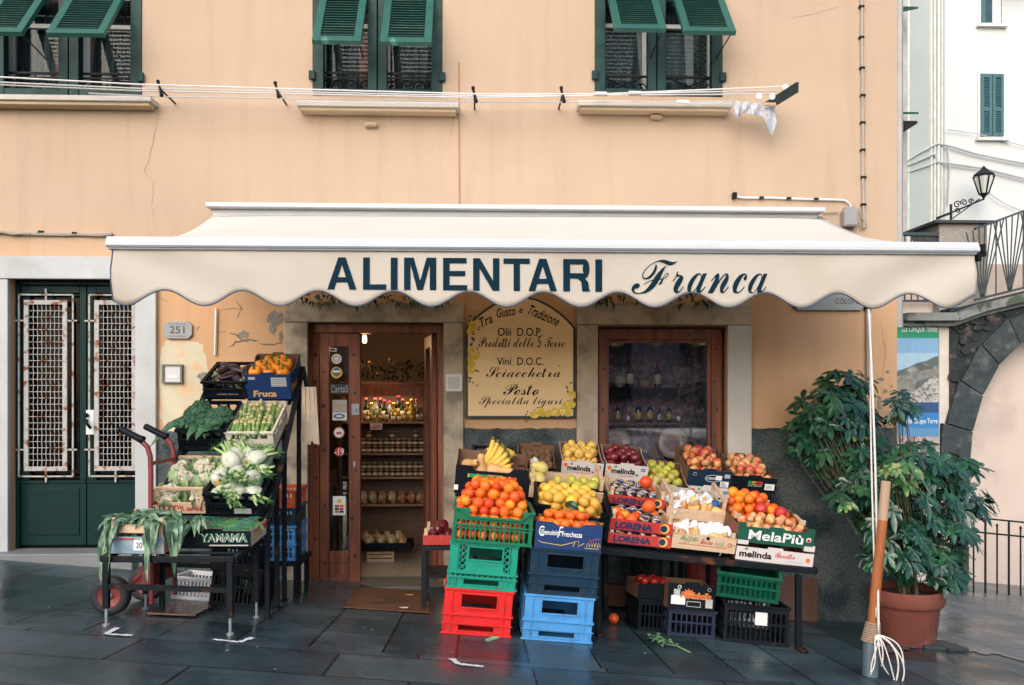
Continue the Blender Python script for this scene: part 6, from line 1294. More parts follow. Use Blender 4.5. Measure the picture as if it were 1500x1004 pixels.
# lemon crate behind and above
SUPR = []
YLm = -1.42
CML, w = place(779, 887, 776, 792, YLm, 17); h = 42 / sc_at(YLm)
slat_crate('produce_crate', CML, w, .36, h, BLACKPL, 'black plastic crate heaped with lemons behind the mandarins', dip=True, nsl=12); SUPR.append((CML, w, .36, 0))
heap(CML, -w/2 + .012, w/2 - .012, .012, .35, h*.40, .035, 3, 'lemon', 'lemon heaped in the black plastic crate', 'lemon', 'lemons in the black crate', mound=.35, jit=.18)
mb = MB(); strap(mb, bez((-.05, .03, h*1.0), (-.03, .0, h*1.25), (.0, -.02, h*1.2), (.03, -.015, h*.95), 7), .05, .1); o = mb.build('lemon_leaf', SCHEF, None, smooth=True, M=CML); tag(o, 'single dark green leaf between the lemons', 'leaf')
YPe = -1.12
CMP, w = place(774, 883, 729, 738, YPe, 14); h = 17 / sc_at(YPe)
wood_crate('wooden_crate', CMP, w, .34, h, 'pale wooden crate of big yellow pears and apples behind the lemons', post=1.9, rail=True); SUPR.append((CMP, w, .34, 0))
for i, (x, y, z, k, s) in enumerate(((-.19, .06, .11, 'pear', 1.25), (-.17, .17, .15, 'pear', 1.2), (-.07, .05, .06, 'green', 1), (.00, .06, .065, 'green', 1), (.07, .07, .075, 'green', 1.15), (.17, .07, .09, 'green', 1.2), (.12, .14, .09, 'green', 1), (.04, .15, .09, 'green', 1), (-.05, .15, .08, 'green', 1), (.20, .16, .09, 'green', 1), (.13, .05, .055, 'green', .9), (.21, .04, .05, 'green', .85), (-.11, .06, .06, 'green', .85))):
    if k == 'pear': put(k, CMP @ T(x, y, z) @ RZ(-.5 + .5 * i) @ RY(R(-60)) @ RX(R(30)), ('large yellow pear lying in front in the wooden crate', 'large yellow pear leaning behind the other big pear')[i], 'pear', s=s)
    else: put(k, CMP @ T(x, y, z) @ rrot(), 'yellow green apple in the wooden crate beside the big pears', 'apple', 'yellow green apples beside the pears', s=s)
# bananas, squash box, kiwis
YSo = -1.12
CMS, w = place(665, 772, 718, 727, YSo, 6); h = 38 / sc_at(YSo)
bx = tray('produce_box', CMS, w, .34, h, BLACKCARD, 'black cardboard box of squashes behind the oranges', back=1.28, tab=False, dipf=.03); SUPR.append((CMS, w, .34, 0))
rect(INKG, bx, -w*.32, -w*.06, h*.56, h*.70); rect(INKT, bx, -w*.06, w*.14, h*.56, h*.70); rect(INKR, bx, w*.14, w*.34, h*.54, h*.68); text('SOLARELLI', BLACKTEXT, bx, -w*.055, w*.135, h*.585, h*.68, -.003, bold=.02)
for k in (-.33, -.2, .24): rect(INKY, bx, w*k, w*k + .006, h*.55, h*.70, -.0028, 'printed_line')
mb = MB(); mb.box(-w/2 - .002, -w/2 + .025, -.004, .0, h*.02, h*.22); o = mb.build('paper_tab', PAPER, bx)
for i, (x, y, z, a, b, lab) in enumerate(((-.155, .10, h*.92, 70, 30, 'tan squash half hidden at the end of the black box'), (-.075, .07, h*.82, 10, -25, 'pale squash seen end on in the black box'), (.02, .08, h*.80, 85, 85, 'butternut squash lying lengthwise in the black box'))): put('squash', CMS @ T(x, y, z) @ RZ(R(b if i != 2 else -8)) @ (RY(R(88)) if i == 2 else RX(R(a))), lab, 'squash', s=1.05 if i == 2 else .95)
YBa = -.80
CMB, w = place(690, 752, 696, 700, YBa, 10); h = 12 / sc_at(YBa) + .08
slat_crate('produce_crate', CMB @ T(0, .05, -.02), w, .34, h, BLACKPL, 'black crate under the bananas behind the squashes', style='window'); SUPR.append((CMB @ T(0, .05, -.02), w, .34, 0))
def banana_hand(name, base, n, spread, label, flip=1):
    root = thing(name, label, 'bananas', base)
    for k in range(n):
        a = spread[0] + (spread[1] - spread[0]) * k / max(1, n - 1); L_ = .235; pts = []; rs = []
        for i in range(11):
            t = i / 10; ang = a + flip * .9 * (t - .5); 
            if i == 0: p = Vector((0, 0, 0))
            else: p = p + Vector((math.cos(ang) * flip, -.10 + .12 * t - .05 * k / n, math.sin(ang))) * (L_ / 10)
            pts.append(p.copy() + Vector((0, -.012 * (k % 2) - .006*k, 0))); rs.append(.0215 * max(.28, min(1, math.sin(math.pi * min(1, .10 + t * .86)) ** .45)))
        mb = MB(); mb.tube(pts[1:10], rs[1:10], 6, 0); b = mb.build('banana', BANANA, root, smooth=True); tm = MB(); tm.tube(pts[:2], [.010, .011], 6); tm.tube(pts[9:], [rs[9], .006], 6); tm.build('tip', BANTIP, b, smooth=True)
    return root
q = P(701, 684, -.90); banana_hand('banana_hand', q, 5, (R(62), R(22)), 'upper hand of yellow bananas fanned on the dark crate', 1)
q = P(703, 687, -.97); banana_hand('banana_hand', q, 5, (R(42), R(-4)), 'lower hand of yellow bananas lying in front of the other', 1)
q = P(757, 668, -.88); banana_hand('banana_hand', q, 3, (R(-22), R(12)), 'hand of bananas pointing away from the kiwi box', -1)
YKi = -.78
CMK, w = place(757, 813, 697, 702, YKi, 20); h = 17 / sc_at(YKi)
bx = tray('produce_box', CMK, w, .34, h, BLACKCARD, 'low black cardboard box of kiwis beside the bananas', back=1.35); SUPR.append((CMK, w, .34, 0)); rect(INKG, bx, -w*.3, -w*.05, h*.35, h*.6); rect(INKR, bx, -w*.0, w*.22, h*.35, h*.6)
for j in range(5):
    for i in range(5): put('kiwi', CMK @ T(-w/2 + .04 + (w - .08) * (i + .25 * (j % 2)) / 4.25, .045 + .060 * j, h*.62 + .012 + random.uniform(-.006, .006)) @ RX(R(60 + random.uniform(-40, 40))) @ RY(random.uniform(-.7, .7)), 'brown kiwi set in rows in the low black box', 'kiwi', 'kiwis in the black box')
mb = MB(); mb.ball((0, 0, 0), .028, 8, 5, jit=.4); o = mb.build('white_tissue', PAPER, None, M=CMK @ T(-.02, .09, h*.62 + .03)); tag(o, 'scrap of white tissue lying on the kiwis', 'tissue')

# ================================================================== RIGHT DISPLAY
def melinda(bx, w, h, red='VAL DI NON', small=False):
    disc(INKO, bx, -w*.41, h*.76, min(h*.13, .016)); text('melinda', BLACKTEXT, bx, -w*.36, w*.20 if not small else w*.04, h*.42, h*.78, bold=.03)
    g = -w*.29; decal(INKG, bx, [(g, h*.80), (g + w*.05, h*.80), (g + w*.05, h*.95), (g + w*.03, h*.90), (g, h*.94)], -.002); rect(INKB, bx, w*.33, w*.44, h*.66, h*.84); rect(INKW, bx, w*.34, w*.43, h*.74, h*.76, -.003, 'printed_line')
    text(red, INKR, bx, -w*.16, w*.18, h*.26, h*.34, bold=.02); rect(INKGR, bx, -w*.34, -w*.18, h*.30, h*.34); rect(BLACKTEXT, bx, w*.22, w*.28, h*.36, h*.44); rect(BLACKTEXT, bx, -w*.46, -w*.30, h*.05, h*.08, name='printed_line')
Y3 = -.60
def mbox(x0, x1, y0, y1, ytop, Y, tilt, lab, d=.36, **k):
    M_, w = place(x0, x1, y0, y1, Y, tilt); h = ((y0 + y1) / 2 - ytop) / sc_at(Y); bx = tray('fruit_box', M_, w, d, h, WHITECARD, lab, back=1.05, **k); return bx, M_, w, h
bx, M_, w, h = mbox(820, 881, 718, 722, 697, Y3, 8, 'white printed fruit box, lower of two, under the yellow apples', tab=False); melinda(bx, w, h); SUPR.append((M_, w, .36, 0))
bx, M_, w, h = mbox(821, 882, 697, 702, 676, Y3 - .012, 16, 'white printed box of yellow apples above another white box', d=.40); melinda(bx, w, h)
heap(M_, -w/2 + .012, w/2 - .012, .014, .38, h*.48, .036, 1, 'yellow', 'yellow apple in the white printed box beside the kiwis', 'apple', 'yellow apples in the white box', jit=.1); heap(M_, -w/2 + .012, w/2 - .012, .05, .38, h*.48 + .055, .036, 1, 'yellow', 'yellow apple in the white printed box beside the kiwis', 'apple', 'yellow apples in the white box', jit=.12)
bx, M_, w, h = mbox(884, 945, 724, 730, 703, Y3, 8, 'white printed fruit box, lower of two, under the dark red apples', tab=False); melinda(bx, w, h); SUPR.append((M_, w, .36, 0))
bx, M_, w, h = mbox(885, 947, 702, 707, 680, Y3 - .012, 16, 'white printed box of dark red apples above another white box', d=.40); melinda(bx, w, h)
heap(M_, -w/2 + .012, w/2 - .012, .014, .38, h*.5, .037, 1, 'red', 'dark red apple in the white printed box', 'apple', 'dark red apples in the white box', jit=.12); heap(M_, -w/2 + .03, w/2 - .03, .05, .38, h*.5 + .05, .037, 1, 'red', 'dark red apple in the white printed box', 'apple', 'dark red apples in the white box', jit=.15)
bx, M_, w, h = mbox(945, 1004, 740, 746, 709, Y3 - .06, 22, 'white printed box of green apples lower than its neighbours', d=.38); melinda(bx, w, h, 'Renetta', True); SUPR.append((M_, w, .38, 0))
heap(M_, -w/2 + .012, w/2 - .012, .014, .37, h*.55, .035, 2, 'green', 'yellow green apple in the low white printed box', 'apple', 'green apples in the low white box', mound=.5, jit=.12)
bx, M_, w, h = mbox(1007, 1067, 737, 742, 713, Y3, 8, 'white printed fruit box under the dark blue apple box', tab=False); melinda(bx, w, h, 'Renetta', True); SUPR.append((M_, w, .36, 0))
M_, w = place(1005, 1069, 712, 717, Y3 - .012, 17); h = 27 / sc_at(Y3)
bx = tray('fruit_box', M_, w, .46, h, NAVYCARD, 'dark blue cardboard box of red and yellow apples', back=1.05)
mb = MB(); mb.tube([(-w*.10 + (w*.36) * (.5 + .5*math.cos(t)) , -.002, h*.55 + h*.20 * math.sin(t)) for t in [k*.3307 for k in range(20)]], .0015, 4); mb.build('printed_oval', INKW, bx); text('A.TRENTIN', INKW, bx, -w*.08, w*.16, h*.48, h*.62, bold=.02)
disc(INKGR, bx, -w*.34, h*.74, .013); disc(NAVYCARD, bx, -w*.34, h*.74, .010, -.0028); rect(INKW, bx, w*.26, w*.45, h*.08, h*.42); rect(INKW, bx, w*.14, w*.28, h*.48, h*.74, -.0025).matrix_basis = T(0, -.001, 0); rect(INKGR, bx, w*.33, w*.46, h*.62, h*.84)
for k in range(5): rect(BLACKTEXT, bx, w*.28, w*(.43 - .02*k), h*(.12 + .055*k), h*(.135 + .055*k), -.003, 'printed_line')
heap(M_, -w/2 + .012, w/2 - .012, .014, .44, h*.55, .037, 1, 'bicolour', 'red and yellow apple in the dark blue box', 'apple', 'red and yellow apples in the dark blue box', jit=.1); heap(M_, -w/2 + .03, w/2 - .03, .05, .44, h*.55 + .052, .037, 1, 'bicolour', 'red and yellow apple in the dark blue box', 'apple', 'red and yellow apples in the dark blue box', jit=.12)
def blackbox(x0, x1, y0, y1, ht, lab, fill, tilt):
    M_, w = place(x0, x1, y0, y1, Y3 - .0, tilt); h = ht / sc_at(Y3); bx = tray('fruit_box', M_, w, .44, h, BLACKCARD, lab, back=1.12, tab=fill)
    rect(INKY, bx, -w*.14, w*.18, h*.52, h*.72); rect(INKR, bx, w*.02, w*.18, h*.54, h*.74, -.0026); rect(INKG, bx, -w*.15, -w*.06, h*.54, h*.74, -.003); rect(BLACKTEXT, bx, -w*.10, w*.14, h*.59, h*.65, -.0036, 'printed_line'); text('frutta selezionata', INKGR, bx, -w*.14, w*.17, h*.40, h*.49, bold=.02); rect(INKW, bx, w*.24, w*.46, h*.22, h*.62)
    for k in range(3): rect(BLACKTEXT, bx, w*.26, w*(.40), h*(.30 + .09*k), h*(.32 + .09*k), -.003, 'printed_line')
    return M_, w, h
M_, w, h = blackbox(1070, 1128, 743, 747, 23, 'black cardboard box, lower of two, beside the grey wall base', False, 6); SUPR.append((M_, w, .44, 0))
M_, w, h = blackbox(1071, 1135, 719, 724, 24, 'black cardboard box of pink apples above another black box', True, 16)
heap(M_, -w/2 + .012, w/2 - .012, .014, .42, h*.5, .035, 1, 'pink', 'pink and yellow apple in the upper black box', 'apple', 'pink apples in the black box', jit=.12); heap(M_, -w/2 + .03, w/2 - .03, .05, .42, h*.5 + .05, .035, 1, 'pink', 'pink and yellow apple in the upper black box', 'apple', 'pink apples in the black box', jit=.12)
# wooden trays of wrapped blood oranges
def lorena(x0, x1, y0, y1, ht, Y, tilt, lab, pick, n, gname):
    M_, w = place(x0, x1, y0, y1, Y, tilt); h = ht / sc_at(Y)
    cr = wood_crate('wooden_tray', M_, w, .34, h, lab, front=REDCARD, post=1.75)
    text('LORENA', INKN, cr, -w*.42, w*.18, h*.22, h*.80, -.0035, bold=.055); disc(INKY, cr, w*.37, h*.55, h*.40, -.002); disc(INKN, cr, w*.355, h*.55, h*.30, -.0032); rect(INKN, cr, -w*.46, w*.28, h*.10, h*.14, -.002, 'printed_line')
    if n: heap(M_, -w/2 + .03, w/2 - .03, .018, .32, h*.42, .037, 1, 'wrapped', None, None, None, jit=.06, pick=pick, rot=lambda: RZ(random.uniform(-.6, .6)) @ RX(random.uniform(.1, .7)))
    return M_, w, h
def picker(place_txt, gname):
    def f():
        if random.random() < .36: return ('orange', 'unwrapped orange among wrapped fruit in the ' + place_txt, 'orange', 'plain oranges in the ' + gname)
        return ('wrapped', 'orange in red and navy printed wrap in the ' + place_txt, 'orange', 'wrapped oranges in the ' + gname)
    return f
Y1 = -1.40
M_, w, h = lorena(890, 982, 796, 805, 17, Y1, 3, 'red fronted wooden tray, lowest of the wrapped orange trays', picker('lowest red tray', 'lowest red tray'), 1, 'a'); SUPR.append((M_, w, .34, 2))
MT, wT = M_, w
M_, w, h = lorena(892, 984, 776, 786, 18, Y1 - .003, 9, 'red fronted wooden tray of wrapped oranges on the lowest tray', picker('middle red tray', 'middle red tray'), 1, 'b')
put('orange', M_ @ T(w*.12, .08, h + .075) @ rrot(), 'single orange perched on top of the middle red tray', 'orange', s=1.15)
M_, w, h = lorena(890, 973, 738, 747, 15, -1.12, 14, 'red fronted wooden tray of wrapped oranges, highest and farthest back', picker('highest red tray', 'highest red tray'), 1, 'c'); SUPR.append((M_, w, .34, 0))
put('orange', M_ @ T(w*.16, .10, h + .075) @ rrot(), 'single orange perched on top of the highest red tray', 'orange', s=1.15)
# pears in tissue
def tissue(s=1):
    mb = MB(); n = 14; sd_ = random.uniform(0, 99); vs = []
    for i in range(n):
        for j in range(n):
            u, v = i/(n-1) - .5, j/(n-1) - .5; x, y = u * .115 * s, v * .115 * s; r = math.hypot(u, v); z = .05 - .14 * r * r * 2 + .022 * mnoise.noise((u*6 + sd_, v*6, sd_)) + .016 * mnoise.noise((u*15, v*15 + sd_, sd_)); vs.append((x + .014 * mnoise.noise((u*8, v*8, sd_)), y + .014 * mnoise.noise((u*8 + 9, v*8, sd_)), z * s))
    mb.add(vs, [(i*n+j, i*n+j+1, (i+1)*n+j+1, (i+1)*n+j) for i in range(n-1) for j in range(n-1)]); return mb.mesh('tissue', mat('white_tissue', (.72, .72, .74), .7, .04, 10, trans=0), False)
TIS = [tissue(random.uniform(.75, 1.05)) for _ in range(5)]
def pears(x0, x1, y0, y1, ht, Y, tilt, lab, where, rail, spots, tspots, boards=1):
    M_, w = place(x0, x1, y0, y1, Y, tilt); h = ht / sc_at(Y); cr = wood_crate('wooden_crate', M_, w, .34, h, lab, post=1.9 if rail else 1.25, rail=rail)
    for k, (x, y, a, b) in enumerate(spots): put('russet', M_ @ T(x * w, y, h*.75) @ RZ(R(b)) @ RX(R(a)), 'ripe brown and yellow pear in the ' + where, 'pear', 'pears in the ' + where, s=1.0)
    for k, (x, y) in enumerate(tspots):
        o = link(random.choice(TIS), 'tissue', None, M_ @ T(x * w, y, h*.78 + random.uniform(0, .02)) @ RZ(random.uniform(0, 6)) @ RX(random.uniform(-.5, .6)) @ RY(random.uniform(-.5, .5))); tag(o, 'crumpled white tissue around pears in the ' + where, 'tissue', 'tissues in the ' + where)
    return cr, M_, w, h
SP1 = [(-.20, .07, 20, 10), (-.05, .06, 60, 40), (.04, .09, 10, 0), (.14, .05, 15, 0), (.22, .06, 20, 20), (.34, .05, 80, 60), (-.28, .15, 30, 0), (.0, .17, 20, 30), (.2, .17, 20, 0)]
TS1 = [(-.31, .07), (-.14, .15), (.10, .15), (.26, .12), (-.3, .2), (.04, .24), (.3, .24), (-.12, .27)]
cr, M_, w, h = pears(975, 1062, 760, 768, 18, -1.10, 14, 'pale wooden crate of ripe pears in tissue, the upper of two', 'upper wooden pear crate', True, SP1, TS1); SUPR.append((M_, w, .34, 0))
mb = MB(); mb.box(-.03, .03, -.03, .03, 0, .06); o = mb.build('blue_wrapper', mat('blue_tissue', (.02, .10, .32), .5, .2, 20, .4, 40), None, M=M_ @ T(w*.36, .12, h*.7) @ RX(.4), bev=.02); tag(o, 'small blue tissue wrap at the end of the upper pear crate', 'tissue')
SP2 = [(-.33, .06, 60, -20), (-.20, .08, 40, 40), (-.13, .07, 20, 10), (.18, .05, 75, 50), (.33, .07, 50, 0), (-.3, .2, 30, 0)]
TS2 = [(-.36, .14), (-.24, .18), (-.02, .10), (.05, .14), (.13, .11), (.28, .11), (.38, .12), (-.05, .2), (.2, .2), (.35, .22), (-.28, .10), (.08, .10), (.3, .09)]
cr, M_, w, h = pears(983, 1076, 803, 813, 25, Y1, 8, 'pale wooden crate of pears in white tissue at the table front', 'lower wooden pear crate', False, SP2, TS2); SUPR.append((M_, w, .34, 2))
text(script('Boffetti', True), INKG, cr, -w*.38, -w*.10, h*.46, h*.86, -.003); text(script('Marino', True), INKR, cr, -w*.07, w*.13, h*.46, h*.80, -.003); text('s.r.l.', INKG, cr, w*.17, w*.30, h*.46, h*.70, -.003, shear=.3); disc(BLACKTEXT, cr, w*.05, h*.82, .011, -.004); mb = MB(); mb.tube([(w*.40 + .012*math.cos(t), -.003, h*.55 + .012*math.sin(t)) for t in [k*.524 for k in range(13)]], .002, 4); mb.build('printed_ring', INKR, cr); rect(INKR, cr, -w*.40, w*.36, h*.33, h*.36, -.002, 'printed_line')
# green fronted box on a white one
M_, w = place(1077, 1190, 819, 832, Y1, 3); h = 20 / sc_at(Y1)
bx = tray('fruit_box', M_, w, .40, h, WHITECARD, 'white printed box at the table end under the green box', tab=False, back=1.0); text('melinda', BLACKTEXT, bx, -w*.46, -w*.04, h*.25, h*.75, bold=.03); text(script('Renetta', True), INKR, bx, w*.0, w*.26, h*.45, h*.85, bold=.0); rect(INKGR, bx, w*.16, w*.36, h*.22, h*.30); disc(INKO, bx, w*.43, h*.48, .014); decal(INKG, bx, [(-w*.40, h*.80), (-w*.36, h*.80), (-w*.36, h*1.0), (-w*.39, h*.92)], -.002); SUPR.append((M_, w, .40, 2))
for a, b in ((-w*.5, -w*.36), (w*.36, w*.5)): MB().box(a, b, .0, .02, h + .014, h + .05).build('corner_post', WHITECARD, bx)
M_, w = place(1079, 1190, 793, 805, Y1 - .004, 11); h = 24 / sc_at(Y1)
bx = tray('fruit_box', M_, w, .46, h, GREENCARD, 'dark green printed box of oranges and pink apples at the table end', tab=False, back=1.05)
text('MelaPiù', INKW, bx, -w*.36, w*.36, h*.22, h*.84, bold=.022); disc(INKW, bx, w*.43, h*.55, .016); disc(INKR, bx, w*.43, h*.52, .011, -.003); rect(INKR, bx, 0, .05, h*.3, h*.75).matrix_basis = T(-w/2 - .002, .14, 0) @ RZ(R(-90))
for a in (-w*.5 + .002, w*.5 - .045): mb = MB(); mb.box(a, a + .043, -.002, .02, h + .0005, h + .022); mb.build('corner_post', GREENCARD, bx)
for a in (-w*.5 + .01, w*.5 - .05): mb = MB(); mb.box(a, a + .04, .15, .17, h, h + .03); mb.box(a + .01, a + .03, .17, .30, h + .01, h + .024); mb.build('wooden_strut', PALEWOOD, bx)
gl_ = 'pink and yellow apple in front in the green box'
heap(M_, -w/2 + .03, w/2 - .03, .014, .21, h*.60, .0315, 1, 'pink', gl_, 'apple', 'pink apples in the green box', jit=.12, fs=.92); heap(M_, -w/2 + .05, w/2 - .10, .05, .20, h*.60 + .042, .0315, 1, 'pink', gl_, 'apple', 'pink apples in the green box', jit=.15, fs=.92)
def pk():
    if random.random() < .10: return ('redwrap', 'orange in red tissue wrap among the oranges in the green box', 'orange', 'wrapped oranges in the green box')
    return ('orange', 'loose orange behind the apples in the green box', 'orange', 'oranges in the green box end')
heap(M_, -w/2 + .015, w/2 - .02, .20, .45, h*.55, .036, 1, 'orange', None, None, None, jit=.14, pick=pk, fs=.92); heap(M_, -w/2 + .015, w/2 - .10, .21, .45, h*.55 + .055, .036, 1, 'orange', None, None, None, jit=.14, pick=pk, fs=.92); heap(M_, -w/2 + .02, w*.12, .24, .45, h*.55 + .11, .036, 1, 'orange', None, None, None, jit=.14, pick=pk, fs=.92)
for x, y, z in ((-w*.12, .19, h*.55 + .115), (w*.16, .20, h*.55 + .10)): put('redwrap', M_ @ T(x, y, z) @ rrot(), 'orange in red tissue wrap among the oranges in the green box', 'orange', 'wrapped oranges in the green box')
# the table and the stepped stand behind
tA, tB = P(872, 801, -1.42), P(1194, 832, -1.42)
ft = thing('fruit_table', 'long black metal table carrying the sloping fruit display', 'table', (tA.x, tA.y, G(tA.x, tA.y))); o0 = ft.location
mb = MB(); up = Vector((.09, 0, 1)); zo = Vector((0, 0, -.02)); bk = Vector((0, .45, .02))
for a, b in ((tA, tB), (tB, tB + bk), (tB + bk, tA + bk), (tA + bk, tA)): mb.bar(a - o0 + zo, b - o0 + zo, .035, .04)
for t in (.25, .5, .75): mb.bar(tA + bk * t - o0 + zo * .8, tB + bk * t - o0 + zo * .8, .05, .015)
mb.build('table_frame', DARKMETAL, ft, bev=.003)
for q, dx in ((tA, .02), (tB, -.10), (tA + bk, .02), (tB + bk, -.10)):
    x = q.x + dx; g = G(x, q.y); l = MB(); l.bar(Vector((x, q.y + .015, g + .0)) - o0, Vector((x, q.y + .015, q.z - .045)) - o0, .036, .036, (0, 1, 0)); l.box(x - o0.x - .02, x - o0.x + .02, q.y - o0.y - .10, q.y - o0.y + .0, g - o0.z + .0, g - o0.z + .03); l.build('leg', DARKMETAL, ft, bev=.003)
q = tA; mb = MB(); mb.bar(Vector((tA.x + .75, tA.y + .1, tA.z - .1)) - o0, Vector((tA.x + 1.0, tA.y + .4, tA.z - .28)) - o0, .025, .025); mb.build('brace', DARKMETAL, ft)
RS = [s for s in SUPR if s[3] == 0]
posts = []
for M_, w, d, _ in RS:
    for sx in (-1, 1):
        q = M_ @ Vector((sx * (w/2 - .03), d - .03, -.045)); posts.append((q, q.z))
stand(RS, 'fruit_stand', 'black stepped metal stand behind the fruit crates and table', 'stand', posts)
# ---- below the fruit table
def gr(px, Y, yaw=0, dz=.002): return on_ground(px, Y, yaw, dz)
M_ = gr(1106, -1.32, -8); slat_crate('produce_crate', M_, .40, .50, .24, BLACKPL, 'black slatted crate on the paving under the tilted green crate', nsl=12); 
cl_ = bpy.data.objects[-1] if False else None
rect(INKW, [o for o in COL.objects if o.name.startswith('produce_crate')][-1], -.01, .065, .12, .20, -.012, 'paper_label')
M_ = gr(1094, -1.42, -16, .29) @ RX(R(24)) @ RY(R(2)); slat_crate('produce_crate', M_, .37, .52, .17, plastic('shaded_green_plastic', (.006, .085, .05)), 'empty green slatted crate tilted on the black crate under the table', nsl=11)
M_ = gr(1012, -1.25, -2); slat_crate('produce_crate', M_, .30, .36, .17, plastic('slate_crate_plastic', (.012, .022, .045)), 'dark blue grey crate on the paving under the black printed box', nsl=8)
M_ = gr(1012, -1.27, -2, .178); bx = tray('fruit_box', M_, .30, .34, .16, BLACKCARD, 'black box with red script lettering under the fruit table', tab=False, back=1.0)
text('Portobello', INKY, bx, -.075, .125, .070, .112, -.0028, bold=.07, shear=.3); text('Portobello', INKR, bx, -.073, .123, .073, .109, -.0045, bold=.025, shear=.3)
mb = MB(); mb.prism([(-.02 + .045 * (1 if k % 2 else .6) * math.cos(k * .314), .10 + .035 * (1 if k % 2 else .6) * math.sin(k * .314)) for k in range(20)], -.0022, -.0012); mb.build('printed_sun', INKO, bx)
rect(INKW, bx, -.13, -.04, .03, .085); rect(INKGR, bx, -.115, -.075, .085, .125); disc(INKW, bx, -.08, .14, .012); disc(BLACKCARD, bx, -.08, .14, .008, -.003); rect(INKGR, bx, .09, .135, .02, .075); disc(INKGR, bx, .11, .135, .012); disc(BLACKCARD, bx, .11, .135, .009, -.003); rect(INKGR, bx, -.03, .06, .02, .055); rect(BLACKCARD, bx, -.026, .056, .024, .051, -.003)
M_ = gr(962, -1.12, 4); slat_crate('produce_crate', M_, .26, .34, .20, BLACKPL, 'black crate in the shade holding a tomato box', nsl=8)
M_ = gr(962, -1.12, 4, .21); bx = tray('fruit_box', M_, .26, .32, .09, BLACKCARD, 'small dark box of tomatoes in the shade under the table', tab=False); TOM = mat('tomato_skin', (.40, .02, .015), .3, .1, 6, rnd=.1); FR['tomato'] = [fruit_mesh(rnd_prof(.03, .85), TOM, 14)]
heap(M_, -.115, .115, .014, .30, .03, .031, 2, 'tomato', 'red tomato in the small dark box under the table', 'tomato', 'tomatoes under the table', mound=.5)
p = PG(1032, -.55); bn = thing('waste_bin', 'red brown plastic bin standing against the wall under the table', 'bin', p)
mb = MB(); mb.lathe([(.10, 0), (.105, .01), (.13, .42), (.14, .425), (.14, .45), (.125, .45), (.095, .02), (.001, .015)], 24); mb.build('bin_body', mat('bin_plastic', (.22, .035, .03), .45, .2, 5), bn, smooth=False); mb = MB(); mb.tube([(-.14, 0, .40), (-.145, -.05, .30), (-.13, -.08, .28), (.0, -.15, .27)], .006, 6); mb.build('bin_handle', DARKMETAL, bn); disc(mat('bin_plastic', None), bn, 0, .22, .02, -.128)
p = PG(1090, -.45); o = slat_crate('produce_crate', T(p.x, -.45, p.z) @ RX(R(-12)), .34, .12, .42, WHITEPL, 'white slatted crate standing on end behind the green crate', nsl=6)
bd = MB().box(-.24, .24, -.012, .012, 0, .33).build('leaning_board', WOODDARK, bev=.004); p = PG(1152, -.16); bd.location = p; bd.rotation_euler = (R(-10), R(5), 0); tag(bd, 'dark brown board leaning against the wall base under the table', 'board')
lb = MB(); a, b = PG(872, -.22), PG(1010, -.22); lb.bar(a + Vector((0, 0, .10)), b + Vector((0, 0, .10)), .10, .16); o = lb.build('timber_beam', WOODDARK, bev=.006); tag(o, 'dark timber beam lying along the wall under the display window', 'beam')
p = PG(899, -.95); put('orange', T(p.x, -.95, p.z + .036), 'stray orange lying on the dark paving under the table', 'orange')
for px, Y, n in ((962, -1.50, 9), (975, -1.62, 16)):
    mb = MB(); p = PG(px, Y)
    for k in range(n): a = random.uniform(0, 6.28); leafquad(mb, p + Vector((random.uniform(-.05, .05), random.uniform(-.05, .05), .012 + random.uniform(0, .03))), (math.cos(a), math.sin(a), random.uniform(0, .6)), random.uniform(.03, .06), .025)
    mb.tube([p + Vector((0, 0, .015)), p + Vector((.06, -.06, .02)), p + Vector((.11, -.16, .010))], .004, 5); o = mb.build('dropped_sprig', LEAFPALE, None); tag(o, 'small wilted green sprig dropped on the paving' if n == 9 else 'larger wilted leafy stalk dropped on the paving under the table', 'sprig')
mb = MB(); p = PG(722, -1.84); strap(mb, [p + Vector((x, 0, .012 + .008 * math.sin(x*40))) for x in (-.04, -.02, 0, .02, .04)], .03, .1); o = mb.build('dropped_leaf', LEAFPALE, None); tag(o, 'single pale green leaf on the paving before the red crate', 'leaf')
# cardboard mat, stool by the door
a = [gpix(504, 892), gpix(520, 862), gpix(628, 868), gpix(628, 900)]; mb = MB()
for r in range(1): vs = [(q.x, q.y, G(q.x, q.y) + .006) for q in a] + [(q.x, q.y, G(q.x, q.y) + .012) for q in a]
mb.add(vs, [(0, 1, 2, 3), (7, 6, 5, 4), (0, 4, 5, 1), (1, 5, 6, 2), (2, 6, 7, 3), (3, 7, 4, 0)]); o = mb.build('cardboard_mat', mat('wet_cardboard', (.12, .052, .026), .55, .25, 6, .1, 40, col2=(.07, .03, .016), c2scale=4)); tag(o, 'flattened brown cardboard sheet lying as a mat at the shop door', 'cardboard')
for (x, y), m in (((598, 874), INKY), ((590, 893), INKW)): g = gpix(x, y); MB().box(g.x - .035, g.x + .035, g.y - .012, g.y + .012, G(g.x, g.y) + .0125, G(g.x, g.y) + .0135).build('label', m, o)
p = PG(646, -.98); sb = thing('wooden_stool', 'dark little table by the shop door holding a red fruit tray', 'stool', (p.x, -.98, p.z)); zt = P(646, 800, -.98).z - p.z
mb = MB(); mb.box(-.13, .13, 0, .36, zt - .03, zt); mb.build('stool_top', IRON, sb)
for x in (-.115, .115):
    for y in (.015, .345): MB().box(x - .015, x + .015, y - .015, y + .015, G(p.x + x, -.98 + y) - p.z, zt - .031).build('leg', IRON, sb)
mb = MB(); mb.box(-.11, .11, .008, .02, .12, .16); mb.box(-.12, .12, .01, .35, zt*.5, zt*.5 + .02); mb.build('stool_shelf', IRON, sb)
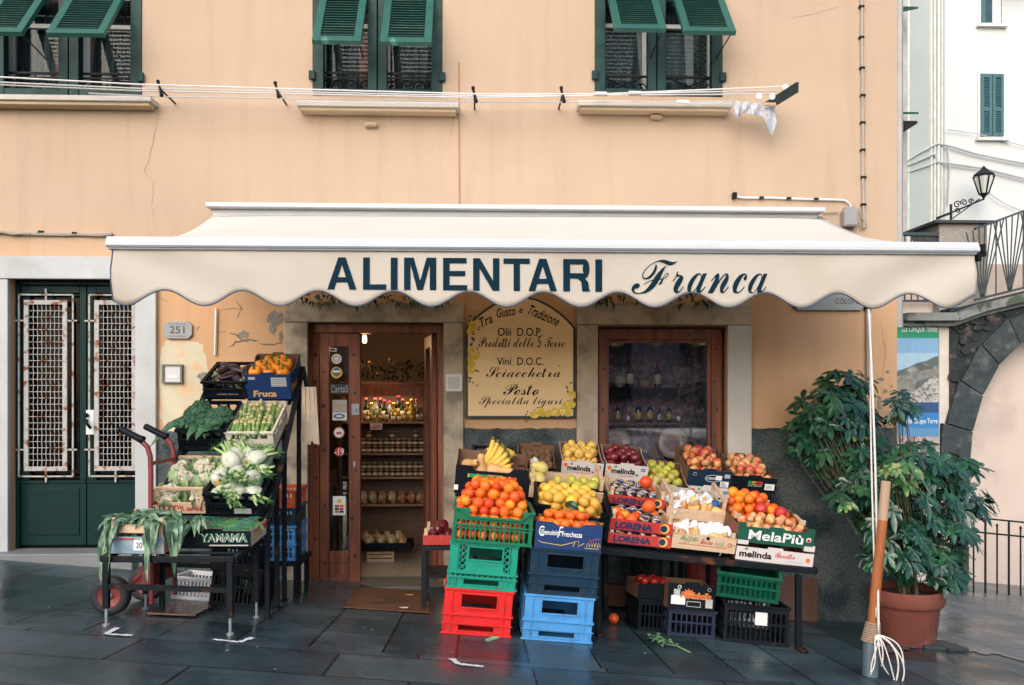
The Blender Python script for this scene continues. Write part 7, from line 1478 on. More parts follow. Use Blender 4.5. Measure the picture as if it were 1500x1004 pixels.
M_ = T(p.x, -.98, p.z + zt + .002); h = .12; cr = wood_crate('wooden_tray', M_, .24, .34, .07, 'small red wooden tray of dark fruit on the little table by the door', front=REDCARD, post=1.6); heap(M_, -.09, .09, .02, .32, .02, .033, 2, 'red', 'dark red apple in the small tray by the door', 'apple', 'dark red apples by the door')
# ================================================================== HAND TRUCK
REDPAINT = mat('worn_red_paint', (.19, .028, .026), .5, .2, 8, .1, 40, col2=(.14, .04, .03), c2scale=10, c2lo=.55, c2hi=.7); TYRE = mat('tyre_rubber', (.012, .012, .014), .7, .3, 12, .2, 60)
p0 = PG(214, -1.80); ht_ = thing('hand_truck', 'red two-wheeled hand truck with black grips parked beside the vegetable stand', 'hand truck', p0)
def HL(px, py, Y): return P(px, py, Y) - p0
mb = MB()
for Y, dx in ((-1.82, 0), (-1.46, 0)):
    b0 = HL(221, 880, Y) if Y < -1.6 else None
    if b0 is None: ref = HL(221, 880, -1.82); pts = [Vector((q.x + .0, Y - p0.y, q.z)) for q in UP]
    else:
        UP = [HL(222, 888, Y), HL(221, 760, Y), HL(221, 690, Y), HL(220, 668, Y), HL(216, 655, Y), HL(208, 647, Y), HL(196, 640, Y)]; pts = UP
    pts[0] = Vector((pts[0].x, pts[0].y, G(p0.x, Y) - p0.z + .06)); mb.tube(pts, .0145, 10)
for z0 in (.35, .62): q = UP[1]; mb.tube([(UP[1].x, -1.82 - p0.y, z0), (UP[1].x, -1.46 - p0.y, z0 - .02)], .010, 8)
mb.tube([(UP[1].x, -1.82 - p0.y, 1.05 * UP[2].z), (UP[1].x, -1.46 - p0.y, 1.05 * UP[2].z)], .011, 8)
mb.bar((UP[1].x - .02, -1.84 - p0.y, .22), (UP[1].x - .02, -1.44 - p0.y, .20), .05, .12)
for Y in (-1.80, -1.48): mb.bar((UP[1].x, Y - p0.y, .30), (UP[1].x - .16, Y - p0.y, .12), .03, .02)
mb.build('truck_frame', REDPAINT, ht_, smooth=False)
for Y in (-1.82, -1.46): a = Vector((UP[5].x + .01, Y - p0.y, UP[5].z + .005)); b = a + Vector((HL(172, 629, -1.82) - UP[5]) * 1.0); MB().tube([a, a.lerp(b, .1), a.lerp(b, .14), a.lerp(b, .95), b], [.022, .022, .019, .019, .016], 10).build('grip', BLACKPL, ht_, smooth=True)
mb = MB(); z = .012; zz = lambda x, y: G(p0.x + x, p0.y + y) - p0.z + .012
x0, x1 = UP[0].x - .01, UP[0].x + .24; mb.add([(x0, -1.86 - p0.y, zz(x0, -.06)), (x1, -1.82 - p0.y, zz(x1, -.02)), (x1, -1.46 - p0.y, zz(x1, .34)), (x0, -1.42 - p0.y, zz(x0, .38))] + [(x0, -1.86 - p0.y, zz(x0, -.06) + .008), (x1, -1.82 - p0.y, zz(x1, -.02) + .008), (x1, -1.46 - p0.y, zz(x1, .34) + .008), (x0, -1.42 - p0.y, zz(x0, .38) + .008)], [(0, 3, 2, 1), (4, 5, 6, 7), (0, 1, 5, 4), (1, 2, 6, 5), (2, 3, 7, 6), (3, 0, 4, 7)]); mb.build('toe_plate', mat('worn_steel_plate', (.25, .14, .11), .25, .3, 8, metal=.8), ht_)
r = .108
for Y, nm in ((-1.90, 'a'), (-1.40, 'b')):
    c = HL(165, 865, -1.88); c = Vector((c.x + (.0 if nm == 'a' else .0), Y - p0.y, G(p0.x + c.x, Y) - p0.z + r)); M_ = T(*c) @ RX(R(90))
    mb = MB(); mb.lathe([(.062, -.03), (.085, -.036), (.102, -.026), (r, -.008), (r, .008), (.102, .026), (.085, .036), (.062, .03)], 32, M=M_, cap=False); wh = mb.build('wheel', TYRE, ht_, smooth=True)
    mb = MB(); mb.lathe([(.001, .012), (.03, .014), (.055, .024), (.064, .030), (.062, .0), (.064, -.03), (.055, -.024), (.03, -.014), (.001, -.012)], 24, M=M_); mb.build('rim', REDPAINT, wh, smooth=True); mb = MB(); mb.lathe([(.001, .03), (.016, .028), (.018, .010)], 14, M=M_); mb.build('hub_cap', GREYMETAL, wh, smooth=True)
MB().tube([(HL(165, 865, -1.88).x, -1.90 - p0.y, .10), (HL(165, 865, -1.88).x, -1.40 - p0.y, .08)], .010, 8).build('axle', DARKMETAL, ht_)

# ================================================================== POLE WITH ROPE
YP = -2.02
a, b, c = P(1298, 705, YP), P(1279.5, 908, YP), P(1276, 935, YP); base = Vector((c.x - .005, YP, G(c.x, YP)))
po = thing('awning_pole', 'wooden handle set in a grey metal pipe holding the awning rope', 'pole', base)
MB().tube([c - base + Vector((0, 0, -.0)), Vector((0, 0, 0.001))], .042, 18).build('metal_pipe', mat('galvanised_pipe', (.17, .22, .25), .4, .2, 5, metal=.5), po)
mid = a.lerp(b, .28); MB().tube([mid - base, c - base], [.026, .028], 14).build('wooden_handle', ORANGEWOOD, po); MB().tube([a - base, mid - base], [.0255, .026], 14).build('handle_end', mat('bare_worn_wood', (.40, .27, .18), .8, .2, 4, .2, 20, stretch=(9, 9, 1)), po)
mb = MB(); ax = (b - c).normalized()
for k in range(9):
    o_ = c - base + ax * (.012 * k - .02) ; q = ax.orthogonal().normalized(); r_ = ax.cross(q); mb.tube([o_ + (q * math.cos(t) + r_ * math.sin(t)) * (.046 - .0015 * k) + ax * .012 * t / 6.28 for t in [i * .524 for i in range(13)]], .0075, 5)
mb.build('rope_wrap', mat('brown_twine', (.28, .19, .13), .9, .25, 30, .4, 60), po, smooth=True)
ROPE = mat('white_rope', (.66, .62, .58), .9, .12, 40, .5, 120)
mb = MB(); top = P(1272, 438, YF + .0); e = P(1287, 928, YP - .05)
n = 30; mb.tube([top.lerp(e, i/n) + Vector((.010 * math.sin(i/n*3.1), 0, 0)) for i in range(n + 1)], .0065, 6); top2 = P(1275, 438, YF + .03); mb.tube([top2.lerp(P(1284, 905, YP - .03), i/n) + Vector((-.012 * math.sin(i/n*3.1), .0, 0)) for i in range(n + 1)], .005, 6)
for k in range(9):
    q = P(1286, 930, YP - .05); L_ = random.uniform(.15, .33); s = random.uniform(-.3, 1) ; W_ = random.uniform(-.03, .03); mb.tube(bez(q, q + Vector((s*.16 + W_, -.03, -L_*.15)), q + Vector((s*.22 - W_*2, -.035, -L_*.6)), q + Vector((s*.10 + random.uniform(-.05, .08), -.02, -L_)), 14), .0042, 5)
mb.ball(P(1285, 935, YP - .05), .018, 8, 5); mb.ball(P(1287, 945, YP - .055), .014, 8, 5)
o = mb.build('white_rope', ROPE, None, smooth=True); tag(o, 'white rope tied from the awning down to the pole with frayed ends', 'rope')

# ================================================================== UMBRELLA PLANT
YPT = -.80
p0 = PG(1327, YPT); pl = thing('potted_plant', 'large umbrella plant in a terracotta pot at the building corner', 'plant', p0)
s_ = sc_at(YPT); ph = (950 - 868) / s_; pr = 52 / s_
mb = MB(); mb.lathe([(pr*.74, .0), (pr*.78, .01), (pr*.90, ph*.72), (pr*.99, ph*.72), (pr*1.03, ph*.80), (pr*1.03, ph*.97), (pr*1.0, ph), (pr*.93, ph), (pr*.90, ph*.80), (.02, ph*.78)], 40); pot = mb.build('pot', TERRA, pl, smooth=False, bev=.004)
for f in pot.data.polygons: f.use_smooth = True
MB().lathe([(pr*.90, ph*.86), (pr*.5, ph*.89), (.01, ph*.90)], 24).build('soil', SOIL, pl)
def leaf(mb, c, d, up, l, w, droop, mi):
    d = d.normalized(); s = d.cross(up).normalized(); pts = []
    for t, ww in ((0, .10), (.28, .62), (.6, 1.0), (.85, .72), (1.0, .04)):
        q = c + d * l * t - Vector((0, 0, 1)) * droop * l * t * t; u2 = s.cross(d).normalized(); pts += [q - s * w * ww / 2 + u2 * w * .10, q, q + s * w * ww / 2 + u2 * w * .10]
    mb.add(pts, [(3*i+k, 3*i+k+1, 3*i+k+4, 3*i+k+3) for i in range(4) for k in (0, 1)], mi)
def umbel(mb, c, ax, L_, mi, n=None):
    ax = ax.normalized(); q = ax.orthogonal().normalized(); r_ = ax.cross(q); n = n or random.choice((6, 7, 8, 8)); t0 = random.uniform(0, 6)
    for k in range(n):
        t = t0 + 2 * math.pi * k / n + random.uniform(-.15, .15); d = q * math.cos(t) + r_ * math.sin(t) + ax * random.uniform(.1, .35); leaf(mb, c, d, ax, L_ * random.uniform(.62, 1.15), L_ * random.uniform(.34, .46), random.uniform(.05, .75), mi)
fo, br = MB(), MB(); root = Vector((0, 0, ph * .88))
def blobs(cx, cy, rx, ry, Y, ry_d, n, L_, ysel=0.0, stemf=True):
    L_ *= .86
    for k in range(int(n * 1.4)):
        while True:
            u = Vector((random.uniform(-1, 1), random.uniform(-1, 1), random.uniform(-1, 1)))
            if .30 < u.length < 1 and u.y < .75: break
        py = cy - ry * u.z; px = cx + rx * u.x; yy = Y + ry_d * u.y; c = P(px, py, yy) - p0
        ax = Vector((u.x * .8, u.y * .9 - .55, max(u.z, -.2) * .7 + .75)); y_ = random.random() < ysel; umbel(fo, c, ax, L_ * random.uniform(.75, 1.15), 1 if y_ else 0)
        if stemf: m = c.lerp(root, .5) + Vector((random.uniform(-.05, .05), random.uniform(-.05, .05), -.05)); br.tube([c, c - ax.normalized() * .07, c.lerp(m, .6)], .0028, 4, cap=False)
blobs(1338, 735, 84, 80, YPT, .38, 84, .115); blobs(1352, 690, 66, 50, YPT - .05, .3, 20, .125); blobs(1330, 805, 72, 46, YPT - .12, .3, 26, .105)
blobs(1418, 720, 34, 55, YPT + .05, .2, 16, .13); blobs(1385, 835, 40, 30, YPT - .1, .2, 16, .11); blobs(1325, 695, 26, 40, YPT - .42, .10, 4, .10, 1.0); blobs(1240, 728, 24, 20, YPT - .1, .15, 5, .12, .4)
blobs(1228, 608, 62, 46, -.42, .22, 58, .125, .02); blobs(1238, 668, 52, 34, -.40, .2, 18, .115); blobs(1182, 640, 28, 40, -.35, .15, 15, .12, .03); blobs(1320, 595, 26, 26, -.45, .15, 9, .12); blobs(1275, 690, 46, 46, -.55, .25, 30, .115); blobs(1300, 775, 50, 60, YPT + .1, .25, 26, .11); blobs(1395, 760, 46, 70, YPT, .3, 22, .115)
blobs(1240, 556, 40, 12, -.42, .12, 7, .13); blobs(1318, 690, 30, 30, YPT - .42, .1, 6, .10, .9)
leaf_ob = fo.build('foliage', [SCHEF, SCHEFY], pl, smooth=True)
for tgt in ((1335, 780, YPT), (1370, 700, YPT), (1300, 690, YPT + .1), (1245, 640, -.42), (1200, 640, -.36), (1310, 600, -.45), (1415, 730, YPT), (1340, 640, YPT), (1250, 720, -.4)):
    e = P(*tgt) - p0; s0 = root + Vector((random.uniform(-.08, .08), random.uniform(-.06, .06), -.03)); br.tube(bez(s0, s0 + Vector((0, 0, .3)), e.lerp(s0, .4) + Vector((0, 0, .15)), e, 8), [.014 - .0012 * i for i in range(9)], 6)
br.build('stem', STEM, pl)
sl_ = MB(); g = PG(1358, -.92); sl_.box(-.13, .13, -.10, .10, .0, .022); o = sl_.build('slate_wedge', mat('slate', (.03, .035, .04), .6), None, M=T(g.x + .06, g.y, g.z + .002) @ RY(-math.atan(GB)), bev=.004); tag(o, 'flat dark slate piece wedged under the terracotta pot', 'slab')
sl_ = MB(); sl_.box(-.08, .08, -.06, .06, .0, .022); g = PG(1385, -.98); o = sl_.build('slate_wedge', _mats['slate'], None, M=T(g.x + .05, g.y, g.z + .002) @ RY(-math.atan(GB)) @ RZ(.3), bev=.004); tag(o, 'smaller loose slate piece lying beside the pot', 'slab')

# ================================================================== RIGHT BACKGROUND
YA = 4.2
def A(px, py, Y=YA): return P(px, py, Y)
BASALT = mat('dark_rubble_stone', (.022, .028, .032), .85, .6, 5, 1.0, 12, col2=(.12, .085, .065), c2scale=5, c2lo=.52, c2hi=.7)
VOUS = mat('arch_stone', (.035, .048, .052), .8, .45, 9, 1.0, 14, col2=(.09, .10, .095), c2scale=6, c2lo=.52, c2hi=.7); PALEPL = mat('pale_pink_plaster', (.62, .51, .44), .9, .06, 2, .1, 40, col2=(.54, .44, .38), c2scale=1.2)
tw = thing('terrace_wall', 'dark stone terrace wall with a blind arch beyond the corner', 'wall', (A(1400, 600).x, YA, G(A(1400, 600).x, YA) - .2)); o0 = tw.location
def AL_(px, py, Y=YA): q = A(px, py, Y) - o0; return q
axc, ayc, rx_, ry_ = 1545, 690, 127, 205                # blind arch: springing at y 690
def arcp(k, n, f=1.0): t = math.pi - math.pi * k / n; return (axc + rx_ * f * math.cos(t), ayc - ry_ * f * math.sin(t) if f == 1 else ayc - (ry_ + rx_ * (f - 1)) * math.sin(t))
n = 24; inner = [(axc - rx_, 960)] + [arcp(k, n) for k in range(n + 1)] + [(axc + rx_, 960)]
outer = [(1392, 960), (1392, 440), (1900, 300), (1900, 960)]
poly = [(1392, 960), (1392, 452), (1430, 445), (1900, 330), (1900, 960), (axc + rx_, 960)] + [arcp(k, n) for k in range(n, -1, -1)] + [(axc - rx_, 960)]
mb = MB(); mb.prism([(AL_(x, y).x, AL_(x, y).z) for x, y in poly], 0, .5); mb.build('stone_facing', BASALT, tw)
for k in range(11):
    j_ = random.uniform(-.08, .08); pts = [arcp(k * 2 + .02, 22), arcp(k * 2 + 1.98, 22), arcp(k * 2 + 1.98, 22, 1.30 + j_), arcp(k * 2 + .02, 22, 1.28 + j_)]; MB().prism([(AL_(x, y).x, AL_(x, y).z) for x, y in pts], -.04, .3).build('arch_stone', VOUS, tw, bev=.01)
for k in range(4): y0 = 690 + k * 55; MB().prism([(AL_(x, y).x, AL_(x, y).z) for x, y in ((1397, y0 + 54), (1418, y0 + 54), (1418, y0), (1392, y0))], -.03, .3).build('jamb_stone', VOUS, tw, bev=.01)
mb = MB(); mb.box(AL_(1330, 700).x, AL_(1760, 700).x, .42, .47, -1, AL_(1500, 380).z); mb.build('arch_infill', PALEPL, tw)
# rough stones proud of the facing
rs = MB()
for k in range(700):
    px, py = random.uniform(1396, 1640), random.uniform(455, 700); d_ = math.hypot((px - axc) / (rx_ * 1.33), (py - ayc) / (ry_ + rx_ * .33))
    if d_ < 1.02 or py < 452 - (px - 1430) * .24: continue
    q = AL_(px, py); r0 = random.uniform(.03, .11); rs.prism([(q.x + r0 * random.uniform(.7, 1.3) * math.cos(t * .9), q.z + r0 * .7 * random.uniform(.7, 1.2) * math.sin(t * .9)) for t in range(7)], -.045 * random.random() - .006, .02)
rs.build('rough_stones', BASALT, tw, bev=.006)
mb = MB()
pp = [(1318, 466, .1), (1392, 466, .1), (1432, 452, .0), (1900, 338, .0)]
for (x0, y0, o_), (x1, y1, o1) in zip(pp[:-1], pp[1:]): mb.bar(AL_(x0, y0) + Vector((0, .1, 0)), AL_(x1, y1) + Vector((0, .1, 0)), .62, .10); mb.bar(AL_(x0, y0 + 9) + Vector((0, .12, 0)), AL_(x1, y1 + 9) + Vector((0, .12, 0)), .42, .06)
mb.build('ledge', mat('mossy_ledge', (.20, .21, .20), .85, .3, 6, .5, 20, col2=(.06, .075, .05), c2scale=4), tw)
mb = MB(); q0, q1 = AL_(1310, 700), AL_(1393, 700); mb.box(q0.x - 2.5, q1.x, .03, .4, -1, AL_(1350, 478).z); mb.build('pale_return', mat('pale_weathered_plaster', (.66, .60, .52), .85, .12, 4, .15, 30, col2=(.42, .36, .30), c2scale=3, c2lo=.55, c2hi=.75), tw)
# poster
q = A(1348, 715, YA + .0); x0, x1 = A(1312, 600).x, A(1374, 600).x; zt, zb = A(1340, 474).z, A(1340, 722).z; w, h = x1 - x0, zt - zb
po_ = MB().box(0, w, -.012, .02, 0, h).build('tourist_poster', ink('poster_sky', (.20, .38, .58))); po_.location = (x0, YA - .0, zb); tag(po_, 'tall printed coast poster on the pale wall beyond the corner', 'poster')
def pf(px, py): d = A(px, py); return (d.x - x0, d.z - zb)
yo = -.0135
rect(ink('poster_green', (.01, .26, .13)), po_, 0, w, pf(0, 492)[1], h, yo, 'green_band'); rect(ink('poster_pale_sky', (.34, .50, .62)), po_, 0, w, pf(0, 540)[1], pf(0, 515)[1], yo, 'pale_sky')
hill = [pf(1312, 545), pf(1312, 600), pf(1374, 600), pf(1374, 521), pf(1366, 524), pf(1356, 529), pf(1343, 532), pf(1330, 538)][::-1]; decal(mat('poster_hill', (.10, .12, .12), .7, .3, 8, col2=(.26, .25, .23), c2scale=9), po_, hill, yo - .002, 'hill')
decal(mat('poster_town', (.45, .42, .40), .7, .5, 30, col2=(.15, .15, .14), c2scale=26), po_, [pf(1338, 592), pf(1374, 596), pf(1374, 552), pf(1360, 556), pf(1348, 566), pf(1330, 580)], yo - .004, 'printed_town'); decal(mat('poster_slope', (.22, .22, .20), .7, .4, 18), po_, [pf(1312, 590), pf(1338, 592), pf(1340, 560), pf(1374, 548), pf(1374, 538), pf(1312, 552)], yo - .003, 'printed_slope')
rect(ink('poster_sea', (.02, .07, .20)), po_, 0, w, pf(0, 606)[1], pf(0, 590)[1], yo - .005, 'sea'); rect(ink('poster_band', (.03, .20, .46)), po_, 0, w, pf(0, 629)[1], pf(0, 606)[1], yo - .006, 'blue_band'); rect(ink('poster_blue', (.10, .26, .48)), po_, 0, w, pf(0, 642)[1], pf(0, 629)[1], yo - .006, 'pale_band')
rect(mat('poster_lower_town', (.40, .34, .33), .7, .6, 22, col2=(.22, .10, .08), c2scale=24), po_, 0, w, 0, pf(0, 642)[1], yo - .006, 'printed_town')
a, b = pf(1320, 488), pf(1372, 478); text('LLE CINQUE TERRE', INKW, po_, a[0], b[0], a[1], b[1], yo - .004, bold=.012); a, b = pf(1318, 623), pf(1372, 613); text('e delle Cinque Terre', INKW, po_, a[0], b[0], a[1], b[1], yo - .010, bold=.012)
MB().box(w, w + .012, -.02, .02, 0, h).build('poster_frame', INKGR, po_)
# balustrade of the ramp
RAIL = mat('blue_grey_iron', (.045, .06, .07), .5, .25, 8, metal=.3)
bl_ = thing('ramp_balustrade', 'iron balustrade with fan pattern climbing along the terrace edge', 'balustrade', A(1432, 445)); o1 = bl_.location
def BL(px, py, Y=YA): return A(px, py, Y) - o1
ex = lambda px, y0, sl: y0 - (px - 1430) * sl
mb = MB(); topy = lambda px: ex(px, 335, .37); boty = lambda px: ex(px, 439, .245)
mb.bar(BL(1428, topy(1428)), BL(1800, topy(1800)), .06, .025); mb.bar(BL(1428, boty(1428)), BL(1800, boty(1800)), .03, .03); mb.build('hand_rail', RAIL, bl_)
mb = MB()
for j in range(7):
    cx = 1439 + j * 40; cb = BL(cx, boty(cx))
    for dx in (-24, -16, -8, 0, 8, 16, 24): tx = cx + dx * 1.15 + 4; mb.bar(cb + Vector((dx * .0006, 0, 0)), BL(tx, topy(tx)), .012, .012)
    tx = cx + 20; mb.bar(BL(tx, boty(tx)), BL(tx, topy(tx)), .012, .012)
mb.build('balusters', RAIL, bl_)
lr = thing('terrace_rail', 'low iron railing of the terrace beside the stone pillar', 'railing', A(1320, 460, YA + .3)); o1 = lr.location
mb = MB(); t0, t1 = A(1316, 343, YA + .3) - o1, A(1392, 345, YA + .3) - o1; b0, b1 = A(1316, 441, YA + .3) - o1, A(1392, 441, YA + .3) - o1; mb.bar(t0, t1, .08, .04); mb.bar(b0, b1, .03, .03)
for k in range(9): f = k / 8; mb.bar(t0.lerp(t1, f), b0.lerp(b1, f), .014, .014); 
for k in range(4): f = k / 4; mb.tube([t0.lerp(t1, f), t0.lerp(t1, f + .12).lerp(b0.lerp(b1, f + .12), .3), t0.lerp(t1, f + .25).lerp(b0.lerp(b1, f + .25), .12)], .010, 5)
mb.build('rail_bars', RAIL, lr)
PIL = mat('grey_pebble_render', (.34, .31, .28), .95, .3, 30, .9, 50); q0, q1 = A(1376, 460, YA + .25), A(1446, 460, YA + .25)
pi_ = thing('stone_pillar', 'grey rendered pillar with dark slate cap above the terrace', 'pillar', q0); d = A(1376, 328, YA + .25).z - q0.z; mb = MB(); mb.box(0, q1.x - q0.x, 0, .7, -.1, d); mb.build('pillar_body', PIL, pi_)
mb = MB(); ww = q1.x - q0.x; mb.add([(-.10, -.08, d), (ww + .06, -.08, d), (ww + .06, .78, d), (-.10, .78, d), (-.10, -.08, d + .035), (ww + .06, -.08, d + .035), (ww + .06, .78, d + .035), (-.10, .78, d + .035), (ww*.4, .35, d + .09)], [(0, 3, 2, 1), (0, 1, 5, 4), (1, 2, 6, 5), (2, 3, 7, 6), (3, 0, 4, 7), (4, 5, 8), (5, 6, 8), (6, 7, 8), (7, 4, 8)]); mb.build('pillar_cap', mat('dark_slate_cap', (.035, .042, .048), .6, .2, 6), pi_)
# low iron fence before the arch
YFc = 3.1
fc = thing('iron_fence', 'black iron fence with pointed bars before the pale arch', 'fence', PG(1418, YFc)); o1 = fc.location
mb = MB()
def FP(px, py): return P(px, py, YFc) - o1
ft_ = lambda px: 757 + (px - 1415) * .10; f2 = lambda px: ft_(px) + 21
mb.bar(FP(1395, ft_(1395)), FP(1640, ft_(1640)), .03, .018); mb.bar(FP(1395, f2(1395)), FP(1640, f2(1640)), .03, .018)
mb.build('fence_rails', IRON, fc)
for k in range(13):
    px = 1409 + k * 17.2; x = FP(px, 800).x; tz = FP(px, ft_(px) + (10 if k % 2 else 0)).z; bz = G(x + o1.x, YFc) - o1.z; m_ = MB(); m_.tube([(x, -.0, bz), (x, 0, tz)], .013 if k % 2 == 0 else .010, 6); 
    if k % 2: m_.lathe([(.013, 0), (.016, .012), (.001, .04)], 8, M=T(x, 0, tz))
    m_.build('fence_bar', IRON, fc)
# white building far behind
YW = 14.0
WH = mat('white_render', (.62, .635, .63), .9, .03, 1.5, .05, 30); WHS = mat('shaded_pale_green_render', (.46, .50, .48), .9, .06, 1.2, .05, 30); SHUT = mat('teal_shutter_paint', (.045, .13, .15), .6, .15, 8)  # wing's shade is put into a darker green-grey copy of the white render
q0 = P(1384, 480, YW); wb = thing('white_house', 'bright white house with teal shutters rising behind the street lamp', 'house', (q0.x, YW, G(q0.x, YW))); o1 = wb.location
def WL(px, py, Y=YW): return P(px, py, Y) - o1
hgt = 18; mb = MB(); x1 = WL(2300, 500).x; mb.box(0, x1, 0, 6, -1, hgt); mb.build('wall', WH, wb)
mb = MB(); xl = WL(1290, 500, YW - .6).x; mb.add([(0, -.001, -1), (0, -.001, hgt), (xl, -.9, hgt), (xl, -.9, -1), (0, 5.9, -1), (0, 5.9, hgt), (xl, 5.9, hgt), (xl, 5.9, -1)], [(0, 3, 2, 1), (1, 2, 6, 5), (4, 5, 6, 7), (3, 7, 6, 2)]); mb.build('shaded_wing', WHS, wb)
MB().box(xl - .3, x1 + .3, -1.2, 6.3, hgt, hgt + .3).build('roof', mat('grey_roof', (.2, .19, .18), .8), wb)
def shut(x0, x1, y0, y1, open_=False):
    a, b = WL(x0, y1), WL(x1, y0); mb = MB(); mb.box(a.x - .06, b.x + .06, -.03, -.001, a.z - .06, b.z + .06); w_ = mb.build('window', WH, wb)
    MB().box(a.x - .12, b.x + .12, -.12, -.001, a.z - .12, a.z - .061).build('sill', WH, w_)
    if open_:
        MB().box(a.x, b.x, -.036, -.031, a.z, b.z).build('pane', mat('dark_pane', (.03, .06, .07), .15), w_); MB().box(a.x + .28, b.x - .02, -.04, -.037, a.z, b.z).build('curtain', WH, w_)
        m_ = MB(); z = b.z; m_.add([(a.x + .05, -.04, z + .35), (b.x + .25, -.04, z + .35), (b.x + .55, -.75, z - .35), (a.x + .40, -.75, z - .35)], [(0, 1, 2, 3)]); o = m_.build('shutter_flap', SHUT, w_); o.modifiers.new('s', 'SOLIDIFY').thickness = .04
        MB().box(a.x, a.x + .10, -.05, -.0365, a.z, b.z).build('shutter_stile', SHUT, w_)
    else:
        m = (a.x + b.x) / 2
        for p_, q_ in ((a.x, m - .01), (m + .01, b.x)):
            m_ = MB(); m_.box(p_, p_ + .07, -.07, -.031, a.z, b.z); m_.box(q_ - .07, q_, -.07, -.031, a.z, b.z); zm = a.z + (b.z - a.z) * .42
            for z0, z1 in ((a.z, a.z + .08), (zm - .04, zm + .04), (b.z - .08, b.z)): m_.box(p_ + .07, q_ - .07, -.07, -.031, z0, z1)
            z = a.z + .1
            while z < b.z - .1:
                if abs(z - zm) > .07: m_.add([(p_ + .07, -.066, z), (q_ - .07, -.066, z), (q_ - .07, -.036, z + .04), (p_ + .07, -.036, z + .04)], [(0, 1, 2, 3)])
                z += .055
            m_.box(p_ + .07, q_ - .07, -.0345, -.031, a.z + .08, b.z - .08); m_.build('shutter', SHUT, w_)
shut(1435, 1468, 110, 200); shut(1436, 1466, -40, 34, True)
for px0, px1, r0 in ((1364, 1364, .035), (1369, 1369, .035), (1374, 1375, .05), (1379, 1380, .03), (1330, 1331, .04)):
    t_ = ((1384 - px0) / 94); yy = -.9 * t_ - .06; mb = MB(); mb.tube([WL(px0, 430, YW + yy), WL(px1, -80, YW + yy)], r0, 6); mb.build('wall_pipe', mat('pale_pipe', (.60, .62, .58), .6), wb)
x0w = -.02
for k, (pix, r0) in enumerate((([(1322, 240), (1345, 225), (1372, 211), (1390, 214), (1430, 226), (1500, 240), (1560, 244)], .03), ([(1322, 246), (1345, 236), (1368, 226), (1372, 238), (1390, 240), (1440, 247), (1500, 262), (1560, 268)], .03), ([(1322, 255), (1350, 246), (1372, 238)], .02), ([(1388, 190), (1430, 196), (1500, 214), (1560, 222)], .012), ([(1372, 210), (1388, 214), (1391, 250), (1388, 300)], .02), ([(1447, 282), (1470, 298), (1510, 315)], .012))):
    mb = MB(); mb.tube([WL(px, py, YW - .1 - (.9 * max(0, (1384 - px) / 94))) for px, py in pix], r0, 5); o = mb.build('street_cable', mat('street_cable_grey', (.42, .45, .44), .7), None); o.location = o1
    tag(o, ['uppermost thick cable draped across the white house', 'second thick cable draped across the white house, below the uppermost', 'short slack cable on the shaded wing of the white house', 'thin cable high across the white house above the thick ones', 'cable dropping down the corner of the white house', 'thin cable leaving the street lamp to the edge of view'][k], 'cable')
rt = MB(); a, b = P(1317, 200, 7), P(1329, 200, 7); rt.box(a.x - 5, b.x, 7, 9, G(a.x, 7) - 1, 13); o = rt.build('rough_house', mat('rough_grey_render', (.46, .44, .42), .95, .25, 6, .6, 20)); tag(o, 'narrow strip of a rough grey house between rain pipe and white house', 'house')
for py in (22, 172): 
    c = P(1329, py, 6.9); m_ = MB(); m_.add([(c.x - .35, 6.97, c.z + .1), (c.x - .35, 6.5, c.z - .05), (c.x - .02, 6.5, c.z - .05), (c.x - .08, 6.97, c.z + .1)], [(0, 1, 2, 3)]); s = m_.build('shutter_flap', GREENFLAP, o); s.modifiers.new('s', 'SOLIDIFY').thickness = .03
c = P(1330, 188, 6.8); MB().box(c.x - .4, c.x, 6.5, 6.99, c.z - .02, c.z + .02).build('small_canopy', IRON, o)
# street lamp on its wall bracket
YLa = 13.2
c = P(1441, 268, YLa); lp = thing('street_lamp', 'old iron lantern on a scrolled wall bracket before the white house', 'lamp', c)
def hexa(r, z): return [(r * math.cos(math.pi/6 + math.pi/3*k) , r * math.sin(math.pi/6 + math.pi/3*k), z) for k in range(6)]
k_ = 1 / sc_at(YLa)
mb = MB(); mb.lathe([(11*k_*.55, -17*k_), (14*k_, 10*k_)], 6); mb.build('lantern_glass', mat('milky_glass', (.62, .64, .60), .2, .05, 5), lp)
mb = MB()
for a, b in zip(hexa(11*k_*.57, -17*k_), hexa(14.3*k_, 10*k_)): mb.tube([a, b], .018, 5)
mb.lathe([(15*k_, 9*k_), (16*k_, 11*k_), (7*k_, 18*k_), (5*k_, 20*k_), (4*k_, 21*k_), (1*k_, 25*k_)], 6); mb.lathe([(7*k_, -18*k_), (7*k_, -16*k_), (2*k_, -22*k_), (1*k_, -26*k_)], 6); mb.build('lantern_frame', IRON, lp)
mb = MB(); b0 = P(1441, 290, YLa) - c; b1 = P(1393, 312, YLa) - c; mb.tube([b0, b0 + Vector((0, 0, -.03)), b1 + Vector((0, 0, 0))], .02, 6); mb.tube([b1 + Vector((0, 0, .2)), b1 + Vector((0, 0, -.2))], .03, 6); mb.tube([(0, 0, -24*k_), b0], .02, 6)
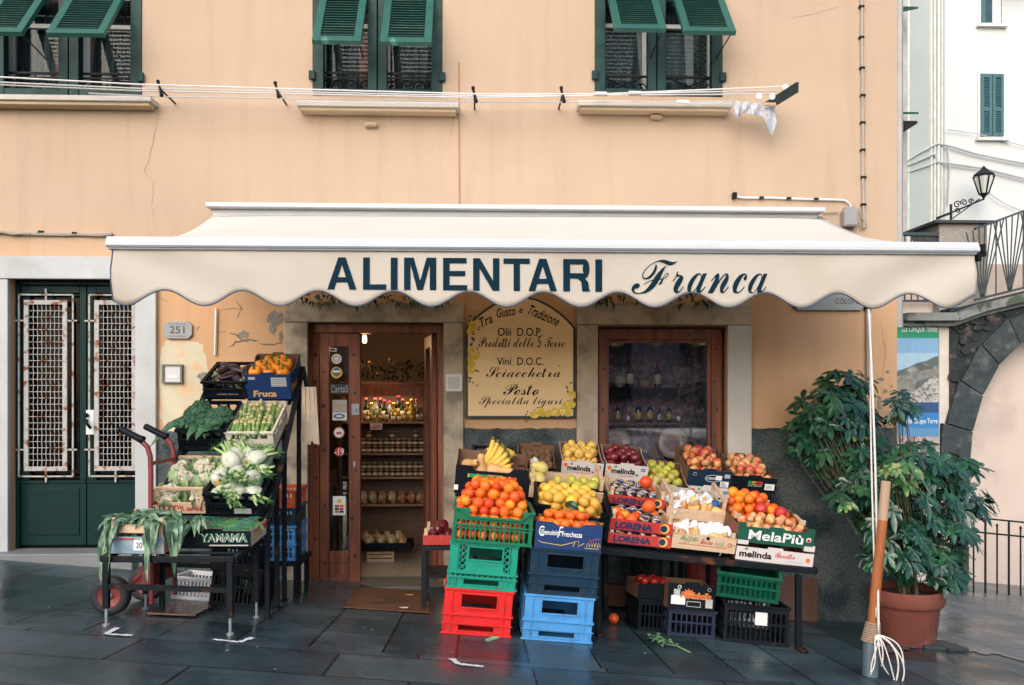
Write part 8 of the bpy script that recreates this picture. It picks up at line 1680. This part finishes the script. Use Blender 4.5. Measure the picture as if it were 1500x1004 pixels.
for px, py, r0, f in ((1402, 300, 6, 1), (1412, 297, 5, -1), (1422, 295, 4, 1), (1403, 309, 4, -1)): q = P(px, py, YLa) - c; scroll(mb, (q.x, q.z), r0 * k_, 0, f, .014)
mb.tube([b1 + Vector((0, 0, -.16)), P(1415, 306, YLa) - c, b0 + Vector((-.1, 0, -.02))], .014, 5); mb.tube([b1, b1 + Vector((0, .75, .0))], .03, 6); mb.build('lamp_bracket', IRON, lp)
# the house across the street, seen only as a reflection in the glass
ob = thing('opposite_house', 'low mauve house across the square, mirrored in the display window', 'house', (0, -30, 0)); gz = G(0, -7)
mb = MB(); hl = []
for i in range(9):
    for j in range(2): x = -13 + i * 3.2; hl.append((x, x + 1.1, .9 + j * 1.75, 2.0 + j * 1.75))
mb.M = None; mb.panel(30, 4.2, hl, .3, T(0, 0, gz - .5) @ RZ(R(180))); mb.build('wall', mat('mauve_plaster', (.42, .30, .30), .9, .08, 2, .1, 30), ob)
MB().box(-14.5, 14.5, -.9, -.6, gz - .4, gz + 3.6).build('dark_rooms', mat('dark_rooms_paint', (.05, .05, .06), .6), ob)
# side street beyond the corner: wet sky sheen painted in as paler paving
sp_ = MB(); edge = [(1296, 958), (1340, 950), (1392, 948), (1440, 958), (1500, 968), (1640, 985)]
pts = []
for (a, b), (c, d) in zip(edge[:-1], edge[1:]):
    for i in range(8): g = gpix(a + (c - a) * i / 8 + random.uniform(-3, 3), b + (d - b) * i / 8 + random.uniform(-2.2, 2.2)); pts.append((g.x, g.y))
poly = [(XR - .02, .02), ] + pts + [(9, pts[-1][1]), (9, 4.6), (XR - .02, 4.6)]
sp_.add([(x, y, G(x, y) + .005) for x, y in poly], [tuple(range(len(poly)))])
PV2 = PAVE.copy(); PV2.name = 'sheen_painted_paving'
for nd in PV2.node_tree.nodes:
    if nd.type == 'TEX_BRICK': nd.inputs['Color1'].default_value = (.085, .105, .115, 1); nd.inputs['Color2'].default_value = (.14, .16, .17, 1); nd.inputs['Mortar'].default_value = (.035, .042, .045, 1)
tag(sp_.build('side_street_sheen', PV2), kind='structure')
